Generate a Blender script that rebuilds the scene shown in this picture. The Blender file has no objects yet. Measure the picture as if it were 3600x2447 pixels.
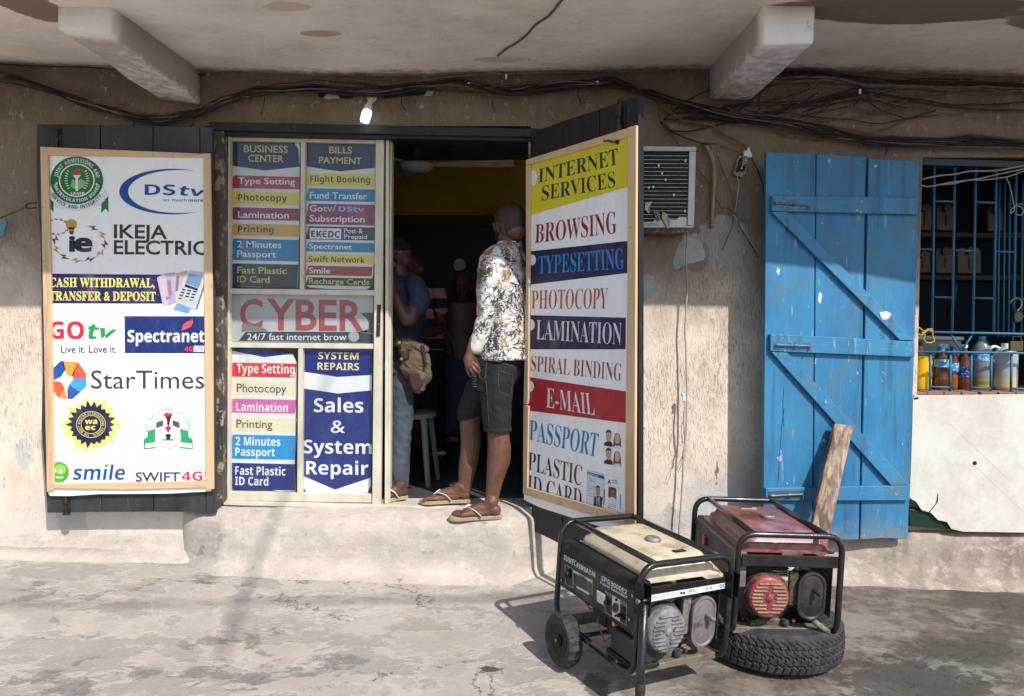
import bpy, bmesh, math, random
from mathutils import Vector, Matrix, noise as mnoise
from mathutils.geometry import tessellate_polygon
random.seed(7)
R = math.radians
scene = bpy.context.scene
COL = scene.collection

# ------------------------------------------------------------------ camera, sky, sun, exposure
CAMZ, PITCH, FPX = 1.5, R(2.4), 2500.0
cam_data = bpy.data.cameras.new('camera')
cam_data.lens = 25.0; cam_data.sensor_width = 36.0; cam_data.clip_end = 300.0; cam_data.clip_start = 0.05
cam = bpy.data.objects.new('camera', cam_data); COL.objects.link(cam)
cam.location = (0, 0, CAMZ); cam.rotation_euler = (R(90) - PITCH, 0, 0)
scene.camera = cam
SUN = Vector((0.592, -0.818, 1.0)).normalized()          # towards the sun
elev = math.asin(SUN.z)
world = bpy.data.worlds.new('World'); scene.world = world; world.use_nodes = True
wn = world.node_tree
sky = wn.nodes.new('ShaderNodeTexSky'); sky.sky_type = 'NISHITA'; sky.sun_disc = False
sky.sun_elevation = elev; sky.sun_rotation = math.atan2(SUN.x, SUN.y); sky.dust_density = 1.0; sky.air_density = 1.0
bg = wn.nodes['Background']; bg.inputs[1].default_value = 0.15
wn.links.new(sky.outputs[0], bg.inputs[0])
sl = bpy.data.lights.new('sun', 'SUN'); sl.energy = 4.6; sl.angle = R(0.6); sl.color = (1.0, 0.96, 0.905)
so = bpy.data.objects.new('sun', sl); COL.objects.link(so); so.location = (6, -8, 10)
so.rotation_euler = SUN.to_track_quat('Z', 'Y').to_euler()
scene.view_settings.view_transform = 'Standard'; scene.view_settings.look = 'None'
scene.view_settings.gamma = 1.0; scene.view_settings.use_curve_mapping = False
scene.view_settings.exposure = 0.13
scene.cycles.max_bounces = 8; scene.cycles.transparent_max_bounces = 16
scene.cycles.use_denoising = True

# ------------------------------------------------------------------ photograph pixel -> point on a real plane
def ray(u, v):
    x, y, z = (u - 1800) / FPX, 1.0, (1223.5 - v) / FPX
    return Vector((x, y * math.cos(PITCH) + z * math.sin(PITCH), z * math.cos(PITCH) - y * math.sin(PITCH)))
CAM = Vector((0, 0, CAMZ))
class Plane:
    def __init__(s, p, n):
        s.p = Vector(p); s.n = Vector(n).normalized()
        if s.n.dot(CAM - s.p) < 0: s.n.negate()
    def hit(s, u, v, lift=0.0):
        d = ray(u, v); q = s.p + s.n * lift
        return CAM + d * ((q - CAM).dot(s.n) / d.dot(s.n))
    def off(s, d): return Plane(s.p + s.n * d, s.n)
def VY(y): return Plane((0, y, 0), (0, -1, 0))
def P(u, v, y): return VY(y).hit(u, v)
def gz(x, y): return 0.015 - 0.032 * max(-6, min(6, x)) + 0.03 * (max(-14, y) - 4.2)
def G(u, v):
    d = ray(u, v); t = (CAMZ + 0.111) / (-d.z - 0.032 * d.x + 0.03 * d.y)
    return CAM + d * t

# ------------------------------------------------------------------ materials
def nt(m): return m.node_tree
def mat(name, col, rough=0.6, metal=0.0, col2=None, vs=6.0, vmix=(0.4, 0.65), bump=0.0, bs=60.0, st=(1, 1, 1),
        dirt=None, ds=3.0, damt=(0.5, 0.75), spec=0.5, coat=0.0, trans=0.0, emit=None, estr=0.0, alpha=1.0, ior=1.45, speck=None):
    m = bpy.data.materials.new(name); m.use_nodes = True
    t = nt(m); N = t.nodes; L = t.links; b = N['Principled BSDF']
    b.inputs['Roughness'].default_value = rough; b.inputs['Metallic'].default_value = metal
    b.inputs['Specular IOR Level'].default_value = spec; b.inputs['Coat Weight'].default_value = coat
    b.inputs['Transmission Weight'].default_value = trans; b.inputs['IOR'].default_value = ior
    b.inputs['Alpha'].default_value = alpha
    if emit: b.inputs['Emission Color'].default_value = (*emit, 1); b.inputs['Emission Strength'].default_value = estr
    cur = None
    tc = N.new('ShaderNodeTexCoord'); mp = N.new('ShaderNodeMapping'); mp.inputs['Scale'].default_value = st
    L.new(tc.outputs['Object'], mp.inputs['Vector'])
    def noi(scale, det=5.0, ro=0.6):
        n = N.new('ShaderNodeTexNoise'); n.inputs['Scale'].default_value = scale; n.inputs['Detail'].default_value = det
        n.inputs['Roughness'].default_value = ro
        L.new(mp.outputs[0], n.inputs['Vector']); return n.outputs['Fac']
    def ramp(f, a, c, ca=(0, 0, 0), cb=(1, 1, 1)):
        r = N.new('ShaderNodeValToRGB'); r.color_ramp.elements[0].position = a; r.color_ramp.elements[1].position = c
        r.color_ramp.elements[0].color = (*ca, 1); r.color_ramp.elements[1].color = (*cb, 1)
        L.new(f, r.inputs[0]); return r.outputs[0]
    def mix(f, a, c):
        x = N.new('ShaderNodeMix'); x.data_type = 'RGBA'; L.new(f, x.inputs[0])
        for s, i in ((a, 6), (c, 7)):
            if isinstance(s, tuple): x.inputs[i].default_value = (*s, 1)
            else: L.new(s, x.inputs[i])
        return x.outputs[2]
    cur = col
    if col2: cur = mix(ramp(noi(vs), *vmix), col, col2)
    if dirt: cur = mix(ramp(noi(ds, 8, 0.7), *damt), cur, dirt)
    if speck: cur = mix(ramp(noi(speck[1], 3, 0.5), speck[2], speck[2] + 0.03), cur, speck[0])
    if isinstance(cur, tuple): b.inputs['Base Color'].default_value = (*cur, 1)
    else: L.new(cur, b.inputs['Base Color'])
    if bump:
        bp = N.new('ShaderNodeBump'); bp.inputs['Strength'].default_value = min(1, bump); bp.inputs['Distance'].default_value = 0.01 * max(1, bump)
        L.new(noi(bs, 4, 0.6), bp.inputs['Height']); L.new(bp.outputs[0], b.inputs['Normal'])
    return m

class NB:   # small node-building helper for the special materials
    def __init__(s, name, rough=0.85):
        s.m = bpy.data.materials.new(name); s.m.use_nodes = True; s.t = s.m.node_tree; s.N = s.t.nodes; s.L = s.t.links
        s.b = s.N['Principled BSDF']; s.b.inputs['Roughness'].default_value = rough
        s.tc = s.N.new('ShaderNodeTexCoord'); s.pos = s.tc.outputs['Object']
        sp = s.N.new('ShaderNodeSeparateXYZ'); s.L.new(s.pos, sp.inputs[0]); s.x, s.y, s.z = sp.outputs
    def val(s, i, v):
        if isinstance(v, (int, float)): i.default_value = v
        elif isinstance(v, tuple): i.default_value = (*v, 1) if len(v) == 3 and len(i.default_value) == 4 else v
        else: s.L.new(v, i)
    def noise(s, scale, st=(1, 1, 1), det=6, ro=0.6, dist=0.0, off=(0, 0, 0)):
        mp = s.N.new('ShaderNodeMapping'); mp.inputs['Scale'].default_value = st; mp.inputs['Location'].default_value = off
        s.L.new(s.pos, mp.inputs[0])
        n = s.N.new('ShaderNodeTexNoise'); s.L.new(mp.outputs[0], n.inputs['Vector'])
        n.inputs['Scale'].default_value = scale; n.inputs['Detail'].default_value = det
        n.inputs['Roughness'].default_value = ro; n.inputs['Distortion'].default_value = dist
        return n.outputs['Fac']
    def voro(s, scale, st=(1, 1, 1), feat='F1', vec=None):
        mp = s.N.new('ShaderNodeMapping'); mp.inputs['Scale'].default_value = st; s.L.new(vec or s.pos, mp.inputs[0])
        n = s.N.new('ShaderNodeTexVoronoi'); n.feature = feat; n.inputs['Scale'].default_value = scale; s.L.new(mp.outputs[0], n.inputs['Vector'])
        return n.outputs['Distance']
    def ramp(s, f, a, c):
        r = s.N.new('ShaderNodeMapRange'); r.clamp = True; r.interpolation_type = 'SMOOTHSTEP'
        s.val(r.inputs[0], f); r.inputs[1].default_value = a; r.inputs[2].default_value = c; return r.outputs[0]
    def mix(s, f, a, c, mode='MIX'):
        x = s.N.new('ShaderNodeMix'); x.data_type = 'RGBA'; x.blend_type = mode
        s.val(x.inputs[0], f); s.val(x.inputs[6], a); s.val(x.inputs[7], c); return x.outputs[2]
    def math(s, op, a, c=0.0):
        x = s.N.new('ShaderNodeMath'); x.operation = op; s.val(x.inputs[0], a); s.val(x.inputs[1], c); return x.outputs[0]
    def blob(s, cx, cz, rx, rz, soft, dist, ax='xz', amp=0.6):   # an irregular stain, 1 inside
        a = s.x; c = s.z if ax == 'xz' else s.y
        dx = s.math('DIVIDE', s.math('SUBTRACT', a, cx), rx); dz = s.math('DIVIDE', s.math('SUBTRACT', c, cz), rz)
        d = s.math('SQRT', s.math('ADD', s.math('MULTIPLY', dx, dx), s.math('MULTIPLY', dz, dz)))
        d = s.math('ADD', d, s.math('MULTIPLY', s.math('SUBTRACT', dist, 0.5), amp * 2))
        return s.ramp(d, 1.0 + soft, 1.0 - soft)
    def out(s, col, h=None, strength=0.6, distance=0.01, rough=None):
        s.val(s.b.inputs['Base Color'], col)
        if rough is not None: s.val(s.b.inputs['Roughness'], rough)
        if h is not None:
            bp = s.N.new('ShaderNodeBump'); bp.inputs['Strength'].default_value = strength; bp.inputs['Distance'].default_value = distance
            s.L.new(h, bp.inputs['Height']); s.L.new(bp.outputs[0], s.b.inputs['Normal'])
        return s.m

def wall_material():
    k = NB('raked_plaster', 0.92)
    fine = k.noise(90, (1, 1, .4)); groove = k.noise(125, (1.2, 1.2, .16), 4, .62, .7); pits = k.noise(120, (1, 1, .5), 3, .6)
    big = k.noise(1.3, det=5); mid = k.noise(5, (1, 1, .6), det=7, ro=.65); wob = k.noise(3.2, det=5, ro=.65)
    c = k.mix(k.ramp(mid, .35, .7), (.80, .685, .565), (.66, .555, .45)); c = k.mix(k.math('MULTIPLY', k.ramp(k.noise(2.2, (1, 1, .6), 7, .68, .4, (8, 2, 3)), .50, .64), .5), c, (.50, .40, .31))
    c = k.mix(k.math('MULTIPLY', k.ramp(big, .5, .68), .5), c, (.58, .55, .51))
    # old soot plus painted-in shade under the slab, grey cement near the ground
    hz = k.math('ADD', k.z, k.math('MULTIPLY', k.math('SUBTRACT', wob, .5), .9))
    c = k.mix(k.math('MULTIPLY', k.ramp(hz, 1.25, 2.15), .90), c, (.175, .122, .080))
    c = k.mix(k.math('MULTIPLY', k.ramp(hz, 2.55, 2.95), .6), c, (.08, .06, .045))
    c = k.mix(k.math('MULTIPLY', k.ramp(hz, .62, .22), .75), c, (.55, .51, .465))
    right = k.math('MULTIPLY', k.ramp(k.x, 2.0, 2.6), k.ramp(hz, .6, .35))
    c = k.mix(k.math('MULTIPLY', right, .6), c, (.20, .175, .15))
    for (cx, cz, rx, rz, col, a) in ((-2.90, .70, .05, .10, (.42, .47, .46), .6), (1.24, 1.94, .17, .17, (.36, .33, .29), .85),
                                     (1.08, 1.86, .08, .10, (.17, .16, .14), .6), (-2.62, .9, .09, 1.3, (.42, .38, .34), .7),
                                     (1.30, .40, .33, .14, (.55, .50, .45), .9),
                                     (3.25, 2.16, .22, .035, (.16, .25, .25), .8)):
        c = k.mix(k.math('MULTIPLY', k.blob(cx, cz, rx, rz, .05, wob, amp=.9), a), c, col)
    dens = k.ramp(k.noise(2.3, det=4), .38, .62); c = k.mix(k.math('MULTIPLY', k.ramp(k.math('ADD', groove, k.math('MULTIPLY', dens, -.07)), .38, .29), k.math('MULTIPLY', k.ramp(k.z, .35, .75), .55)), c, (.33, .27, .215))
    c = k.mix(k.math('MULTIPLY', k.ramp(k.noise(14, (1, 1, .5), 7, .7), .56, .70), .35), c, (.34, .28, .23)); c = k.mix(k.math('MULTIPLY', k.ramp(k.noise(20, (1, 1, .7), 6, .7, 0, (5, 5, 5)), .58, .68), .35), c, (.74, .66, .57))
    c = k.mix(k.math('MULTIPLY', k.ramp(pits, .36, .28), .8), c, (.10, .08, .06))
    vd = k.voro(1.6, (1, 1, .8), 'DISTANCE_TO_EDGE')
    crack = k.math('MULTIPLY', k.math('MULTIPLY', k.ramp(k.math('ADD', vd, k.math('MULTIPLY', k.math('SUBTRACT', k.noise(9), .5), .2)), .003, .0), k.ramp(mid, .5, .58)), k.ramp(hz, .9, .4))
    c = k.mix(crack, c, (.12, .09, .07))
    h = k.math('ADD', k.math('MULTIPLY', k.math('MULTIPLY', k.ramp(groove, .30, .5), k.math('ADD', dens, .25)), k.math('MULTIPLY', k.ramp(k.z, .35, .8), 1.0)), k.math('MULTIPLY', fine, .45))
    h = k.math('ADD', h, k.math('MULTIPLY', k.ramp(pits, .28, .38), .8))
    return k.out(c, h, .6, .008)
def ceiling_material():
    k = NB('stained_whitewash', 0.85)
    w = k.noise(2.6, (1, 1.3, 1), 7, .65); br = k.noise(3.5, (.5, 4, 1), 6, .6); f = k.noise(14, (1, 2, 1), 8, .7)
    c = k.mix(k.ramp(w, .35, .7), (.82, .75, .695), (.68, .615, .565))
    c = k.mix(k.math('MULTIPLY', k.ramp(f, .58, .75), .6), c, (.36, .31, .28))
    def bl(cx, cy, rx, ry, col, a, amp=.35):
        nonlocal c
        c = k.mix(k.math('MULTIPLY', k.blob(cx, cy, rx, ry, .05, br, 'xy', amp), a), c, col)
    bl(1.80, 3.34, .60, .18, (.15, .095, .055), .9); bl(2.66, 3.42, .30, .15, (.17, .11, .06), .85)
    bl(-2.2, 3.28, .13, .22, (.17, .11, .07), .9); bl(-2.52, 3.33, .12, .15, (.2, .14, .09), .7)
    bl(-.95, 3.60, .10, .04, (.42, .31, .22), .8, .6); bl(-.05, 3.98, .14, .05, (.45, .38, .3), .6, .6); bl(-1.02, 3.30, .10, .05, (.5, .4, .3), .6, .7)
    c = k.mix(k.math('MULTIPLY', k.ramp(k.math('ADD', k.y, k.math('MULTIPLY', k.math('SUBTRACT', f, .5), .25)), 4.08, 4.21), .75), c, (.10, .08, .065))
    c = k.mix(k.math('MULTIPLY', k.ramp(k.math('ABSOLUTE', k.math('ADD', k.voro(.8, (.6, 2, 1), 'DISTANCE_TO_EDGE'), k.math('MULTIPLY', k.math('SUBTRACT', f, .5), .3))), .004, .0), .5), c, (.27, .22, .2)); c = k.mix(k.math('MULTIPLY', k.ramp(w, .55, .70), .3), c, (.50, .43, .37))
    sp = k.noise(26, (1, 1, 1), 3); c = k.mix(k.ramp(sp, .745, .77), c, (.12, .09, .07))
    return k.out(c, k.math('ADD', w, k.math('MULTIPLY', f, .3)), .5, .03)
def ground_material():
    k = NB('worn_screed', 0.88)
    fine = k.noise(34, det=9, ro=.72); gr = k.noise(170, det=4, ro=.7); sm = k.noise(5.5, (.85, 1.1, 1), 8, .66, .25); med = k.noise(13, (.8, 1.1, 1), 8, .7)
    A = k.noise(1.7, (.8, 1.15, 1), 10, .68, .15, (3, 1, 0)); Bn = k.noise(2.9, (.75, 1.2, 1), 10, .66, .2, (7, 2, 0)); Cn = k.noise(1.0, (.8, 1, 1), 5, .55, .2, (1, 9, 0))
    c = k.mix(k.ramp(sm, .35, .66), (.46, .405, .345), (.365, .325, .285)); c = k.mix(k.math('MULTIPLY', k.ramp(k.noise(.8, det=6, ro=.6, off=(5, 5, 5)), .45, .65), .4), c, (.36, .31, .26))
    c = k.mix(k.math('MULTIPLY', k.ramp(med, .45, .62), .45), c, (.36, .345, .33))
    c = k.mix(k.math('MULTIPLY', k.ramp(k.math('ADD', Bn, k.math('MULTIPLY', k.math('SUBTRACT', fine, .5), .10)), .50, .55), .7), c, (.30, .275, .25))                # top skim worn through
    c = k.mix(k.math('MULTIPLY', k.ramp(Bn, .535, .50), k.math('MULTIPLY', k.ramp(Bn, .47, .505), .55)), c, (.57, .525, .475))   # pale rim of the skim
    c = k.mix(k.math('MULTIPLY', k.ramp(k.math('ADD', A, k.math('MULTIPLY', k.math('SUBTRACT', fine, .5), .12)), .57, .605), .75), c, (.165, .16, .155))
    c = k.mix(k.math('MULTIPLY', k.ramp(k.math('ADD', A, k.math('MULTIPLY', med, .2)), .56, .50), .5), c, (.53, .485, .43))
    c = k.mix(k.math('MULTIPLY', k.ramp(fine, .55, .70), .5), c, (.56, .52, .47)); c = k.mix(k.math('MULTIPLY', k.ramp(fine, .42, .30), .5), c, (.22, .20, .185))
    c = k.mix(k.math('MULTIPLY', k.ramp(k.noise(60, det=3), .66, .72), .7), c, (.16, .14, .12))
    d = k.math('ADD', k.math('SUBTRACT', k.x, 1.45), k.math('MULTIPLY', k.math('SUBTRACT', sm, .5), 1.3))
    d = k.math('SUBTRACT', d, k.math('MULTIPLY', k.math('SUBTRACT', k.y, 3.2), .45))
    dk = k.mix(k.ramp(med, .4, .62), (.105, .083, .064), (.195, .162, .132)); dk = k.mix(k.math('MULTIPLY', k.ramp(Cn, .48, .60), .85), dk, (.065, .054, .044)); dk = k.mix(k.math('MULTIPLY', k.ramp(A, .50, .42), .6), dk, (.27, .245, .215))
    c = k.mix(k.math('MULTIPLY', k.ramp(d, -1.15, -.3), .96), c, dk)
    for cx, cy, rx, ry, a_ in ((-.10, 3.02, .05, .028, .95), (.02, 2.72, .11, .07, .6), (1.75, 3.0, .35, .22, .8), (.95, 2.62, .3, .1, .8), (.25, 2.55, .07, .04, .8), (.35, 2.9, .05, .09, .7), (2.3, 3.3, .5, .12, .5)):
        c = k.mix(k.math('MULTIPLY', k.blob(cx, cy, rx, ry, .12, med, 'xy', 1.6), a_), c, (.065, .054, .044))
    vd = k.math('ADD', k.voro(.75, (.7, 1.3, 1), 'DISTANCE_TO_EDGE'), k.math('MULTIPLY', k.math('SUBTRACT', k.noise(6, det=7, ro=.65), .5), .26))
    cr = k.math('MULTIPLY', k.ramp(k.math('ABSOLUTE', vd), .0045, .0), k.ramp(Cn, .46, .52)); c = k.mix(k.math('MULTIPLY', cr, .8), c, (.13, .11, .095))
    h = k.math('ADD', k.math('MULTIPLY', k.ramp(Bn, .49, .535), -.8), k.math('MULTIPLY', fine, .9)); h = k.math('ADD', h, k.math('MULTIPLY', k.ramp(A, .57, .595), -.6)); h = k.math('ADD', h, k.math('MULTIPLY', gr, .6)); h = k.math('ADD', h, k.math('MULTIPLY', cr, -1.2))
    return k.out(c, h, .75, .007)
def cement_material():
    k = NB('smeared_cement', 0.92)
    a = k.noise(3, (.8, 1, 1.6), 8, .65, .5); f = k.noise(30, det=8, ro=.7); s = k.noise(9, (.6, 1, 1.8), 6, .6, 1.0)
    c = k.mix(k.ramp(a, .35, .68), (.49, .435, .375), (.385, .34, .295))
    c = k.mix(k.math('MULTIPLY', k.ramp(s, .60, .70), .6), c, (.30, .265, .235))
    c = k.mix(k.math('MULTIPLY', k.ramp(f, .60, .75), .45), c, (.30, .25, .21))
    c = k.mix(k.math('MULTIPLY', k.ramp(k.x, 1.5, 2.1), .7), c, (.29, .235, .185)); c = k.mix(k.math('MULTIPLY', k.math('MULTIPLY', k.ramp(k.x, 1.6, 2.2), k.ramp(k.noise(4, (1, 1, .5), 7, .65), .50, .62)), .6), c, (.17, .135, .105))
    vd = k.math('ADD', k.voro(1.7, (1, 1, 1), 'DISTANCE_TO_EDGE'), k.math('MULTIPLY', k.math('SUBTRACT', k.noise(8, det=5), .5), .2))
    c = k.mix(k.math('MULTIPLY', k.math('MULTIPLY', k.ramp(vd, .003, 0), k.ramp(a, .5, .56)), .6), c, (.2, .16, .13))
    c = k.mix(k.math('MULTIPLY', k.ramp(k.noise(60, det=5), .6, .7), .5), c, (.25, .21, .18)); c = k.mix(k.math('MULTIPLY', k.ramp(k.noise(13, (1, 1, 1.4), 7, .7), .5, .64), .4), c, (.62, .56, .5))
    return k.out(c, k.math('ADD', k.math('MULTIPLY', s, .5), k.math('MULTIPLY', f, .8)), .8, .009)
def paintwood(name, base, alt, chip, bare, vert=True, rough=.55, chipamt=.66, grime=.0):
    k = NB(name, rough); st = (1, 1, .09) if vert else (.09, 1, 1)
    g = k.noise(60, st, 5, .6); w = k.noise(3, (1, 1, .5), 6, .65); s = k.noise(22, (1, 1, .6), 6, .7); run = k.noise(16, (1, 1, .07), 5, .6)
    c = k.mix(k.ramp(w, .35, .68), base, alt)
    c = k.mix(k.math('MULTIPLY', k.ramp(g, .56, .70), .45), c, bare)
    if grime:
        dk = tuple(x * .45 + .012 for x in base)
        c = k.mix(k.math('MULTIPLY', k.ramp(run, .52, .66), grime), c, dk); c = k.mix(k.math('MULTIPLY', k.ramp(k.noise(5, det=8, ro=.7, off=(3, 3, 3)), .50, .66), grime), c, (base[0] * 2.2 + .03, base[1] * .9 + .02, base[2] * .6))
        c = k.mix(k.math('MULTIPLY', k.ramp(k.noise(45, (1, 1, .12), 4, .6, 0, (1, 7, 1)), .64, .70), .6), c, (.30, .38, .42)); c = k.mix(k.math('MULTIPLY', k.ramp(k.math('ADD', k.z, k.math('MULTIPLY', s, -.5)), .10, -.05), .5), c, (.22, .21, .19))
    c = k.mix(k.ramp(s, chipamt, chipamt + .02), c, chip)
    return k.out(c, k.math('ADD', g, k.math('MULTIPLY', s, .4)), .5, .004)
def rawwood(name, a, b, dark, st=(1, 1, .05)):
    k = NB(name, .7)
    g = k.noise(45, st, 6, .65, .6); w = k.noise(7, st, 4, .6, 1.5); kn = k.noise(9, (1, 1, .6), 2)
    c = k.mix(k.ramp(g, .35, .65), a, b); c = k.mix(k.math('MULTIPLY', k.ramp(w, .56, .66), .6), c, dark)
    c = k.mix(k.ramp(kn, .74, .78), c, dark)
    return k.out(c, g, .3, .003)
def print_mat(name, col, rough=.5):                 # printed vinyl: faint wrinkles in the sheet, weave
    k = NB(name, rough)
    a = k.noise(2.2, (1, 1, .35), 3, .5, 1.0); b = k.noise(9, (1, 1, .3), 2, .5, .5)
    h = k.math('ADD', a, k.math('MULTIPLY', b, .12))
    c = k.mix(k.math('MULTIPLY', k.ramp(k.noise(12, det=6, ro=.7), .62, .8), .12), col, tuple(x * .7 for x in col))
    c = k.mix(k.math('MULTIPLY', k.ramp(k.noise(3.5, (1, 1, .5), 8, .7, .4), .52, .70), .16), c, (.42, .38, .32)); c = k.mix(k.math('MULTIPLY', k.ramp(k.noise(90, det=2), .70, .74), .5), c, (.25, .22, .2))
    return k.out(c, h, .6, .06)
_pc = {}
def ink(hexs, rough=.5):
    if hexs in _pc: return _pc[hexs]
    def lin(v): v /= 255; return v / 12.92 if v <= .04045 else ((v + .055) / 1.055) ** 2.4
    c = tuple(lin(int(hexs[i:i + 2], 16)) * .9 for i in (0, 2, 4))
    _pc[hexs] = print_mat('ink_' + hexs, c, rough); return _pc[hexs]

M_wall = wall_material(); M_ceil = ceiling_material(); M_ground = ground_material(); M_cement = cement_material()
M_black = paintwood('black_boards', (.006, .007, .009), (.011, .012, .015), (.2, .17, .13), (.05, .048, .045), chipamt=.70)
M_blackw = paintwood('worn_black_boards', (.014, .017, .021), (.045, .053, .064), (.35, .31, .25), (.08, .075, .07), chipamt=.67)
M_jamb = paintwood('weathered_jamb', (.035, .035, .04), (.12, .09, .07), (.33, .26, .19), (.2, .15, .11), chipamt=.56)
M_blue = paintwood('blue_boards', (.020, .150, .325), (.030, .215, .405), (.40, .43, .43), (.06, .21, .37), chipamt=.66, grime=.6)
M_bluebar = paintwood('blue_battens', (.026, .175, .36), (.038, .225, .42), (.40, .38, .33), (.08, .25, .40), vert=False, chipamt=.655, grime=.6)
M_bluemetal = mat('blue_rebar_paint', (.03, .16, .29), .5, col2=(.06, .12, .16), vs=40, vmix=(.5, .8), bump=.4, bs=300)
M_pine = rawwood('pine_batten', (.60, .40, .235), (.66, .46, .28), (.42, .25, .13))
M_pineh = rawwood('pine_batten_across', (.60, .40, .235), (.66, .46, .28), (.42, .25, .13), (.05, 1, 1))
def plank_material():
    k = NB('old_plank', .75)
    cx = k.N.new('ShaderNodeCombineXYZ'); k.val(cx.inputs[0], k.math('SUBTRACT', k.x, k.math('MULTIPLY', k.z, .205))); k.L.new(k.y, cx.inputs[1]); k.L.new(k.z, cx.inputs[2]); k.pos = cx.outputs[0]
    g = k.noise(55, (1, 1, .04), 6, .65, .5); w = k.noise(16, (1, 1, .10), 4, .6, .8); b_ = k.noise(7, (1, 1, .7), 3, .5)
    c = k.mix(k.ramp(g, .36, .62), (.20, .13, .09), (.36, .27, .20)); c = k.mix(k.math('MULTIPLY', k.ramp(w, .50, .62), .8), c, (.085, .045, .028)); c = k.mix(k.math('MULTIPLY', k.ramp(b_, .55, .65), .6), c, (.07, .04, .028)); c = k.mix(k.math('MULTIPLY', k.ramp(w, .42, .34), .7), c, (.48, .38, .29))
    return k.out(c, g, .5, .004)
M_plank = plank_material()
M_alu = mat('cream_aluminium', (.62, .58, .48), .45, col2=(.52, .47, .38), vs=9, dirt=(.25, .2, .15), ds=14, damt=(.62, .78), st=(1, 1, .4))
M_vinyl = print_mat('white_vinyl', (.86, .87, .88), .45)
M_darkmetal = mat('dark_bolt_metal', (.03, .028, .027), .55, .6, col2=(.10, .07, .05), vs=40, bump=.3, bs=120)
M_steel = mat('dull_steel', (.33, .33, .33), .35, .9, col2=(.2, .17, .14), vs=60)
M_wire = mat('black_cable', (.012, .010, .009), .6)
M_wireb = mat('brown_dusty_cable', (.085, .065, .05), .75, col2=(.16, .125, .10), vs=30)
M_wireg = mat('grey_cable', (.36, .34, .31), .6)
M_conduit = mat('tan_conduit', (.33, .24, .165), .6, col2=(.24, .17, .12), vs=10)
M_white = mat('white_plastic', (.72, .71, .68), .4)
M_dark = mat('dark_interior', (.012, .011, .011), .7)

# ------------------------------------------------------------------ mesh helpers
def mk(name, bm, mats, parent=None, smooth=None, bevel=0.0, label=None, local=False, recalc=True):
    if recalc: bmesh.ops.recalc_face_normals(bm, faces=bm.faces)
    if bevel:
        es = [e for e in bm.edges if len(e.link_faces) == 2 and e.calc_face_angle(0) > .5]
        bmesh.ops.bevel(bm, geom=es, offset=bevel, segments=1, affect='EDGES', profile=.5)
    me = bpy.data.meshes.new(name); bm.to_mesh(me); bm.free()
    for m in (mats if isinstance(mats, (list, tuple)) else [mats]): me.materials.append(m)
    if smooth is not None:
        for p in me.polygons: p.use_smooth = True
        if smooth < 3: me.set_sharp_from_angle(angle=smooth)
    o = bpy.data.objects.new(name, me); COL.objects.link(o)
    if parent:
        o.parent = parent
        if not local: o.matrix_parent_inverse = WM[parent.name].inverted()
    WM[o.name] = (WM[parent.name].copy() if (parent and local) else Matrix.Identity(4))
    if label: o['label'] = label
    return o
WM = {}
def tag(o, label, cat, group=None, kind=None):
    if label: o['label'] = label
    if cat: o['category'] = cat
    if group: o['group'] = group
    if kind: o['kind'] = kind
    return o
def struct(o): o['kind'] = 'structure'; return o
def empty(name, loc, label, cat, group=None, M=None):
    o = bpy.data.objects.new(name, None); COL.objects.link(o); o.empty_display_size = .1
    m = M if M is not None else Matrix.Translation(Vector(loc))
    o.matrix_world = m; WM[o.name] = m.copy(); tag(o, label, cat, group); return o
def B(): return bmesh.new()
def quads(bm, a, b, mi=0):           # ring a, ring b (same length, closed)
    n = len(a)
    for i in range(n):
        f = bm.faces.new((a[i], a[(i + 1) % n], b[(i + 1) % n], b[i])); f.material_index = mi
def prism(bm, front, back, mi=0):
    A = [bm.verts.new(p) for p in front]; C = [bm.verts.new(p) for p in back]
    bm.faces.new(A).material_index = mi; bm.faces.new(C[::-1]).material_index = mi; quads(bm, A, C, mi)
def slab(bm, pl, q, t, lift=0.0, mi=0, wob=0.0):
    fr = [pl.hit(u, v, lift) for u, v in q]
    if wob: fr = [p + Vector((random.uniform(-wob, wob), 0, random.uniform(-wob, wob))) for p in fr]
    prism(bm, fr, [p - pl.n * t for p in fr], mi)
def box(bm, x0, x1, y0, y1, z0, z1, mi=0, M=None):
    c = [Vector(p) for p in ((x0, y0, z0), (x1, y0, z0), (x1, y0, z1), (x0, y0, z1), (x0, y1, z0), (x1, y1, z0), (x1, y1, z1), (x0, y1, z1))]
    if M is not None: c = [M @ p for p in c]
    prism(bm, c[:4], c[4:], mi)
def rpath(pts, rad, seg=5, closed=False):
    pts = [Vector(p) for p in pts]; out = []; n = len(pts)
    for i, p in enumerate(pts):
        if not closed and i in (0, n - 1): out.append(p); continue
        a, c = pts[i - 1], pts[(i + 1) % n]; da, dc = (a - p), (c - p)
        r = min(rad, da.length * .49, dc.length * .49)
        s, e = p + da.normalized() * r, p + dc.normalized() * r
        for k in range(seg + 1):
            t = k / seg; out.append(s * (1 - t) ** 2 + p * 2 * t * (1 - t) + e * t * t)
    return out
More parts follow.
